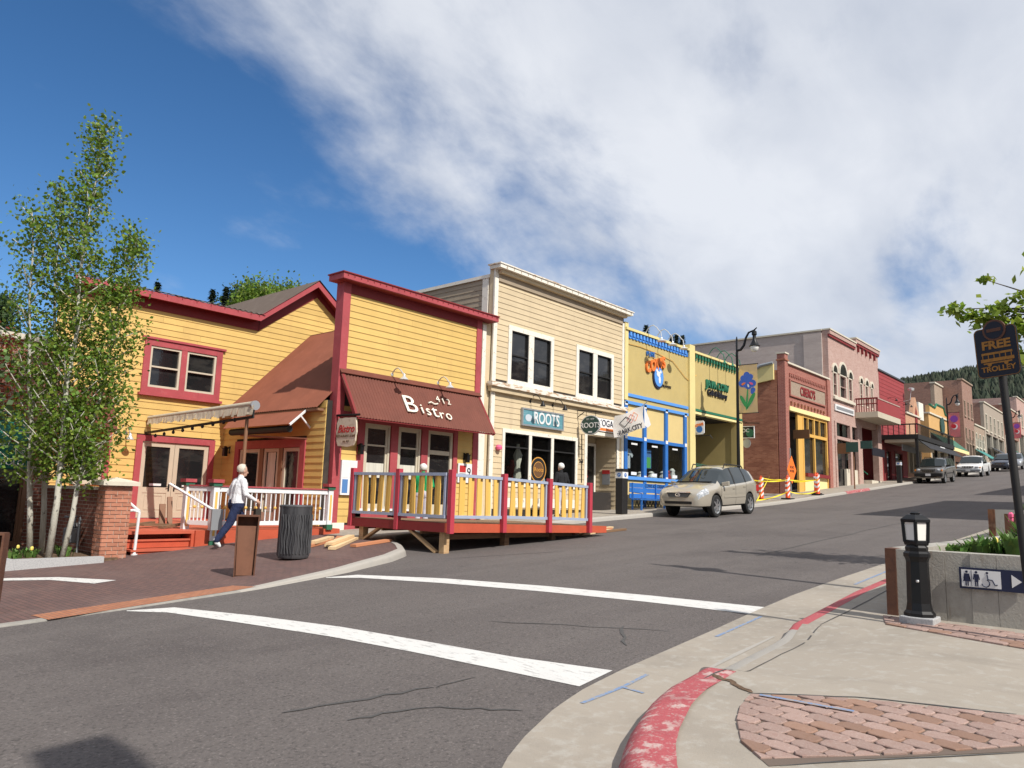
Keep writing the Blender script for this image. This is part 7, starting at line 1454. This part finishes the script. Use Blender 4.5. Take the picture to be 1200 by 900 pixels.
# trolley sign on a leaning pole
ts = thing('trolley_stop_sign', 'dark sign with gold lettering reading FREE TROLLEY on a leaning pole', 'sign', (7.9, .9, nz(7.9, .9)))
pb, pt = Vector((8.0, .97, .45)), Vector((8.0, 1.10, 3.3)); m = MB(); m.tube([tuple(pb), tuple(pt)], .033, 10); m.build('pole', 'black', ts, smooth=True)
ax = (pt-pb).normalized(); yv = Vector((0, -1, 0)); yv = (yv-ax*yv.dot(ax)).normalized(); nv = yv.cross(ax)   # faces -X
if nv.x > 0: nv = -nv
tw = R(-16); yv2 = (yv*math.cos(tw)+nv*math.sin(tw)*-1).normalized(); nv = ax.cross(yv2); nv = -nv if nv.x > 0 else nv; yv = yv2
cS = pt-ax*.26+nv*.04
TSG = lambda u, w, z: tuple(cS+yv*u+nv*w+ax*z)
def rrect(w_, h, r_, n=5):
    o = []
    for cx_, cy_, a0 in ((w_/2-r_, h/2-r_, 0), (-w_/2+r_, h/2-r_, 90), (-w_/2+r_, -h/2+r_, 180), (w_/2-r_, -h/2+r_, 270)): o += [(cx_+r_*math.cos(R(a0+90*i/n)), cy_+r_*math.sin(R(a0+90*i/n))) for i in range(n+1)]
    return o
MB(TSG).prism(rrect(.36, .46, .045), 0, .012, 1).build('panel', 'sign_black', ts)
m = MB(TSG); a_, b_ = rrect(.353, .452, .043), rrect(.345, .444, .039); n = len(a_); m.add([(p[0], .013, p[1]) for p in a_]+[(p[0], .013, p[1]) for p in b_], [(i, (i+1) % n, n+(i+1) % n, n+i) for i in range(n)]); m.build('border', 'gold_shaded', ts, fix=False)
MB(TSG).disc((0, .0, .2), .098, 24, t=.02).build('roundel_rim', 'rust', ts); MB(TSG).disc((0, .02, .2), .08, 24, t=.003).build('roundel_field', 'sign_black', ts); MB(TSG).box(-.06, .06, .0235, .026, .185, .215).build('roundel_bar', 'rust', ts)
RM = Matrix(((yv.x, ax.x, nv.x, 0), (yv.y, ax.y, nv.y, 0), (yv.z, ax.z, nv.z, 0), (0, 0, 0, 1)))
text('FREE', 'lettering', .105, TSG(0, .014, .065), 'gold_shaded', ts, RM, .002, 1.12, .004); text('TROLLEY', 'lettering', .066, TSG(0, .014, -.155), 'gold_shaded', ts, RM, .002, 1.05, .002)
m = MB(TSG); m.box(-.13, .13, .013, .015, -.02, .0); m.box(-.14, .14, .013, .015, -.085, -.055); m.box(-.12, .12, .013, .015, -.105, -.092)
m.build('trolley_body', 'gold_shaded', ts)
for i in range(6): MB(TSG).box(-.125+i*.048, -.118+i*.048, .013, .015, -.055, -.02).build('trolley_pillar', 'gold_shaded', ts)
for u in (-.07, .07): MB(TSG).disc((u, .013, -.11), .018, 10, t=.003).build('trolley_wheel', 'gold_shaded', ts)
# second planter up the near pavement
p2 = thing('far_planter', 'smaller concrete planter with rusty end further up the near pavement', 'planter', (20, 2.4, nz(20, 2)))
bx_(p2, 'front_wall', 'concrete_wall', None, 19.4, 19.6, .3, 2.92, .9, 1.66); bx_(p2, 'rusty_end', 'rust_stain', None, 19.38, 19.6, 2.925, 3.05, .9, 1.66); bx_(p2, 'side_wall', 'concrete_wall', None, 19.61, 25, 2.85, 3.05, .9, 1.66); bx_(p2, 'soil_bed', 'soil', None, 19.61, 25, .3, 2.85, .9, 1.55)
p3 = thing('dark_trough', 'dark metal trough beside the far concrete planter', 'planter', (18, 2.3, nz(18, 2))); bx_(p3, 'trough', 'rust', None, 17.6, 18.3, 1.6, 2.5, nz(18, 2), nz(18, 2)+.6)
# granite-edged tree pit on the left
gpz = fz(5); gt = thing('tree_pit', 'granite edged tree pit holding the aspens at the left', 'planter', (5, 14.8, gpz))
bx_(gt, 'front_edge', 'granite', None, 4.25, 5.6, 14.15, 14.32, gpz-.1, gpz+.13); bx_(gt, 'left_edge', 'granite', None, 4.08, 4.249, 14.15, 16.9, gpz-.1, gpz+.129); bx_(gt, 'soil', 'soil', None, 4.25, 5.9, 14.32, 17.0, gpz-.1, gpz+.09)
# ================================================================ PLANTS AND TREES
def leafmesh(m, c, s_, rnd_, up=.3):
    n = Vector((rnd_.gauss(0, 1), rnd_.gauss(0, 1), rnd_.gauss(up, 1))).normalized(); a = n.orthogonal().normalized(); a.rotate(Matrix.Rotation(rnd_.random()*6.28, 3, n)); b = n.cross(a); c = Vector(c)
    m.add([tuple(c-a*s_*.5), tuple(c+b*s_*.42), tuple(c+a*s_*.6), tuple(c-b*s_*.42)], [(0,1,2,3)])
def grow(label, name, base, top, nb, leaf, bark, r0, seed, rise=.45, blen=(.5, 1.2), nl=22, ls=.085, start=.25, spread=.16, bare=.0, droop=0):
    """trunk with rising limbs and leaf clumps along the twigs"""
    q = random.Random(seed); t = thing(name, label, 'tree', base); base, top = Vector(base), Vector(top); H = (top-base).length
    P = []; 
    for i in range(9): f = i/8; P.append(base.lerp(top, f)+Vector((q.uniform(-1, 1), q.uniform(-1, 1), 0))*.035*H*.3*math.sin(math.pi*f))
    P[-1] = top; m = MB(); m.tube([tuple(p) for p in P], [r0*(1-.88*i/8) for i in range(9)], 8); tw = MB(); lf = MB()
    def at(f): k = min(7, int(f*8)); return P[k].lerp(P[k+1], f*8-k)
    for b in range(nb):
        f = start+(1-start)*((b+q.random())/nb)**1.3; f = min(f, .985); p = at(f); a = b*2.4+q.uniform(-.4, .4); ln = q.uniform(*blen)*(1-.55*f if f > .5 else .75+.0*f)*(1.15-.5*f)
        d = Vector((math.cos(a), math.sin(a), rise+q.uniform(-.2, .5))).normalized(); e = p+d*ln; mid = p+d*ln*.55+Vector((0, 0, -.04*ln)); e.z -= droop*ln
        m.tube([tuple(p), tuple(mid), tuple(e)], [r0*.28*(1-.6*f)+.004, r0*.16+.003, .004], 5)
        for k in range(3):
            g = mid.lerp(e, q.random()); e2 = g+Vector((q.gauss(0, 1), q.gauss(0, 1), q.gauss(.3, .7))).normalized()*ln*q.uniform(.2, .4); tw.tube([tuple(g), tuple(e2)], [.005, .002], 4, cap=False)
            if q.random() < bare: continue
            for _ in range(nl//3):
                c = g.lerp(e2, q.uniform(.2, 1.15))+Vector((q.gauss(0, 1), q.gauss(0, 1), q.gauss(0, 1)))*spread*.7; leafmesh(lf, c, ls*q.uniform(.6, 1.25), q)
        for _ in range(nl//2):
            c = p.lerp(e, q.uniform(.35, 1.1))+Vector((q.gauss(0, 1), q.gauss(0, 1), q.gauss(0, 1)))*spread; leafmesh(lf, c, ls*q.uniform(.6, 1.25), q)
    m.build('trunk', bark, t, smooth='all', fix=False); tag(tw.build('twigs', 'twig', t, fix=False), kind='stuff'); tag(lf.build('crown', leaf, t, fix=False), kind='stuff'); return t
z = gpz+.05
grow('tallest aspen with white trunk rising highest against the sky at the left', 'aspen_tree', (4.92, 14.75, z), (4.95, 14.7, 8.25), 70, 'aspen_leaf', 'bark_white', .06, 11, rise=1.0, blen=(.5, 1.25), nl=60, ls=.07, start=.2)
grow('aspen with pale trunk leaning right nearest the brick pier', 'aspen_tree', (5.12, 14.72, z), (5.75, 14.6, 6.3), 60, 'aspen_leaf', 'bark_white', .05, 12, rise=.7, blen=(.5, 1.2), nl=76, ls=.07, start=.2)
grow('aspen with mottled trunk second from the left in the tree pit', 'aspen_tree', (5.15, 15.8, z), (4.55, 15.2, 7.0), 50, 'aspen_leaf', 'bark_white', .055, 13, rise=.8, blen=(.5, 1.2), nl=56, ls=.07, start=.2, bare=.1)
grow('leftmost aspen with spotted white trunk in the tree pit', 'aspen_tree', (4.93, 15.7, z), (4.1, 15.1, 6.5), 44, 'aspen_leaf', 'bark_white', .055, 14, rise=.75, blen=(.5, 1.2), nl=50, ls=.07, start=.2, bare=.2)
grow('dark leafy tree crowding the left edge of the picture', 'shade_tree', (2.75, 13.6, z), (2.95, 13.9, 5.5), 60, 'dark_leaf', 'bark', .09, 15, rise=.5, blen=(.6, 1.3), nl=34, ls=.1, start=.35)
grow('small red-leaved tree behind the aspens before the brick shop', 'red_tree', (4.4, 17.4, z), (4.5, 17.3, 4.4), 30, 'red_leaf', 'bark', .05, 16, rise=.4, blen=(.5, 1.0), nl=24, ls=.09, start=.4)
MAPLE = [((13.8,2.46,4.86),.08,36),((13.8,2.27,4.73),.10,60),((13.8,2.0,5.28),.05,18),((13.85,2.07,4.62),.12,80),((13.8,1.85,4.78),.13,90),((13.85,1.62,4.5),.16,120),((13.9,1.55,4.0),.12,50),((13.9,1.45,4.9),.15,70),((13.9,1.3,4.4),.2,120)]
mpl = grow('young maple reaching in from the right edge above the trolley sign', 'maple_tree', (14.3, .75, 1.1), (14.1, 1.0, 5.4), 26, 'maple_leaf', 'bark', .06, 21, rise=.35, blen=(.8, 1.4), nl=30, ls=.13, start=.5, spread=.18)
q = random.Random(77); lf = MB(); tw_ = MB(); O_ = Vector((14.12, .98, 4.6))
for c, r_, n_ in MAPLE:
    c = Vector(c); tw_.tube([tuple(O_), tuple(O_.lerp(c, .55)+Vector((0, 0, .08))), tuple(c)], [.022, .013, .005], 5)
    for _ in range(n_):
        p_ = c+Vector((q.gauss(0, .8), q.gauss(0, 1), q.gauss(0, .6)))*r_; leafmesh(lf, p_, q.uniform(.07, .15), q, .9)
tag(lf.build('reaching_leaves', 'maple_leaf', mpl, fix=False), kind='stuff'); tag(tw_.build('reaching_limbs', 'bark', mpl, smooth='all', fix=False), kind='stuff')
def conifer(label, x, y, zb, h, seed):
    q = random.Random(seed); t = thing('conifer', label, 'tree', (x, y, zb), 'conifers on the slope behind the shops'); m = MB(); m.tube([(x, y, zb), (x, y, zb+h)], [h*.02, .02], 5); m.build('trunk', 'bark', t); lf = MB()
    for i in range(int(300+h*60)):
        f = q.random()**.8; z = zb+h*(.12+.88*f); r_ = h*.115*(1-f)*q.uniform(.2, 1.2)+.01; a = q.random()*6.28; c = Vector((x+r_*math.cos(a), y+r_*math.sin(a), z-r_*.25)); d = Vector((math.cos(a), math.sin(a), -.35))*h*.026; w_ = Vector((-math.sin(a), math.cos(a), 0))*h*.012
        lf.add([tuple(c-d), tuple(c+w_), tuple(c+d*1.2), tuple(c-w_)], [(0,1,2,3)])
    tag(lf.build('crown', 'conifer', t, fix=False), kind='stuff')
def broad(label, x, y, zb, h, seed, mat='dark_leaf'):
    grow(label, 'hill_tree', (x, y, zb), (x+.3, y, zb+h), 46, mat, 'bark', h*.02, seed, rise=.5, blen=(h*.15, h*.34), nl=150, ls=h*.02, start=.3, spread=h*.05)
for i, (az, d, sl_, lab) in enumerate(((63.3, 74, .247, 'dark conifer top left of the chimney-like peak behind the yellow house'), (62.4, 70, .252, 'dark conifer standing just above the yellow house eave'), (66.9, 72, .247, 'conifer top nearest the aspens behind the yellow house roof'), (30.85, 110, .232, 'lone conifer top above the ice cream shop roof'), (28.95, 112, .2165, 'left conifer top of the group above the cafe roof'), (28.6, 118, .2185, 'middle conifer top of the group above the cafe roof'), (28.15, 114, .2175, 'right conifer top of the group above the cafe roof'))):
    x, y = d*math.cos(R(az)), d*math.sin(R(az)); zb = terrain(x, y); conifer(lab, x, y, zb, sl_*d+1.6-zb, 40+i)
for i, (az, d, sl_, lab, mt) in enumerate(((60.6, 68, .254, 'light green leafy treetop behind the yellow house gable', 'aspen_leaf'), (58.3, 66, .254, 'low leafy treetop right of the metal roof panel', 'aspen_leaf'), (61.6, 72, .247, 'darker leafy treetop left of the gable', 'dark_leaf'), (59.4, 75, .25, 'dark treetop between the two leafy ones behind the gable', 'dark_leaf'), (70, 60, .2, 'leafy tree behind the brick shop at the left', 'dark_leaf'), (76, 55, .2, 'tree beyond the brick shop outside the left edge', 'dark_leaf'))):
    x, y = d*math.cos(R(az)), d*math.sin(R(az)); zb = terrain(x, y); broad(lab, x, y, zb, sl_*d+1.6-zb, 60+i, mt)
def clump(label, x, y, z, h, n, seed, flower=None, group='planter plants', spread=.14, mat='grass_blade', w=.027):
    q = random.Random(seed); t = thing('leafy_plant', label, 'plant', (x, y, z), group); m = MB(); fl_ = []
    for i in range(n):
        a = q.random()*6.28; r_ = q.random()*spread; p = Vector((x+r_*math.cos(a), y+r_*math.sin(a), z)); hh = h*q.uniform(.5, 1.1); o_ = Vector((math.cos(a), math.sin(a), 0))*hh*q.uniform(.1, .6); s_ = Vector((-math.sin(a), math.cos(a), 0))*w*q.uniform(.7, 1.4)
        m1, e = p+o_*.35+Vector((0, 0, hh*.62)), p+o_+Vector((0, 0, hh*q.uniform(.7, 1)))
        m.add([tuple(p-s_*.6), tuple(p+s_*.6), tuple(m1+s_), tuple(m1-s_), tuple(e)], [(0,1,2,3), (3,2,4)])
        if flower and q.random() < .06: fl_.append(e+Vector((0, 0, .03)))
    tag(m.build('leaves', mat, t, fix=False), kind='stuff')
    for c in fl_: f = MB(); f.lathe([(.006, -.03), (.024, -.01), (.026, .02), (.012, .04)], c.x, c.y, c.z, 6); f.build('flower', flower, t)
PL = [(9.2,1.25,.22,46,'flower_yellow'),(9.35,.85,.30,60,'flower_yellow'),(9.6,1.1,.32,60,'flower_pink'),(9.9,.8,.30,60,'flower_yellow'),(9.25,1.55,.16,40,None),(9.6,1.5,.17,40,None),(10.1,1.35,.22,46,None),(10.6,1.15,.28,50,'flower_yellow'),(9.15,.6,.3,60,'flower_yellow'),(11.2,1.4,.2,40,None),(9.1,1.75,.10,30,None),(10.8,.8,.3,60,'flower_pink'),(12.2,1.2,.3,50,'flower_yellow'),(9.5,.5,.34,60,'flower_yellow')]
LB = ['tuft', 'broad tuft', 'tall tuft', 'dense tuft', 'low tuft', 'thin tuft', 'middle tuft', 'rear tuft', 'front right tuft', 'rear low tuft', 'smallest tuft', 'rear right tuft', 'farthest tuft', 'right edge tuft']
for i, (x, y, h, n, f) in enumerate(PL): clump('%s of strappy green leaves in the concrete planter above the restroom sign' % LB[i], x, y, 1.14, h*1.35, n+25, 80+i, f)
for i, (x, y) in enumerate(((20.0,2.3),(20.6,1.8),(21.2,2.3),(20.4,1.3))): clump(('pink flowers at the front of the far planter', 'pink flowers in the middle of the far planter', 'pink flowers at the back of the far planter', 'pink flowers at the right of the far planter')[i], x, y, 1.54, .32, 60, 120+i, 'flower_pink', 'far planter flowers')
for i, (x, y, f) in enumerate(((4.7,15.0,'flower_yellow'),(5.25,14.95,None),(5.4,15.6,None),(4.45,14.9,None))): clump(('yellow flowered plant between the aspen trunks', 'small green plant right of the aspen trunks', 'small green plant before the gas meter', 'small green plant at the left of the tree pit')[i], x, y, gpz+.08, .2, 34, 140+i, f, 'tree pit plants', .12)
# ================================================================ end
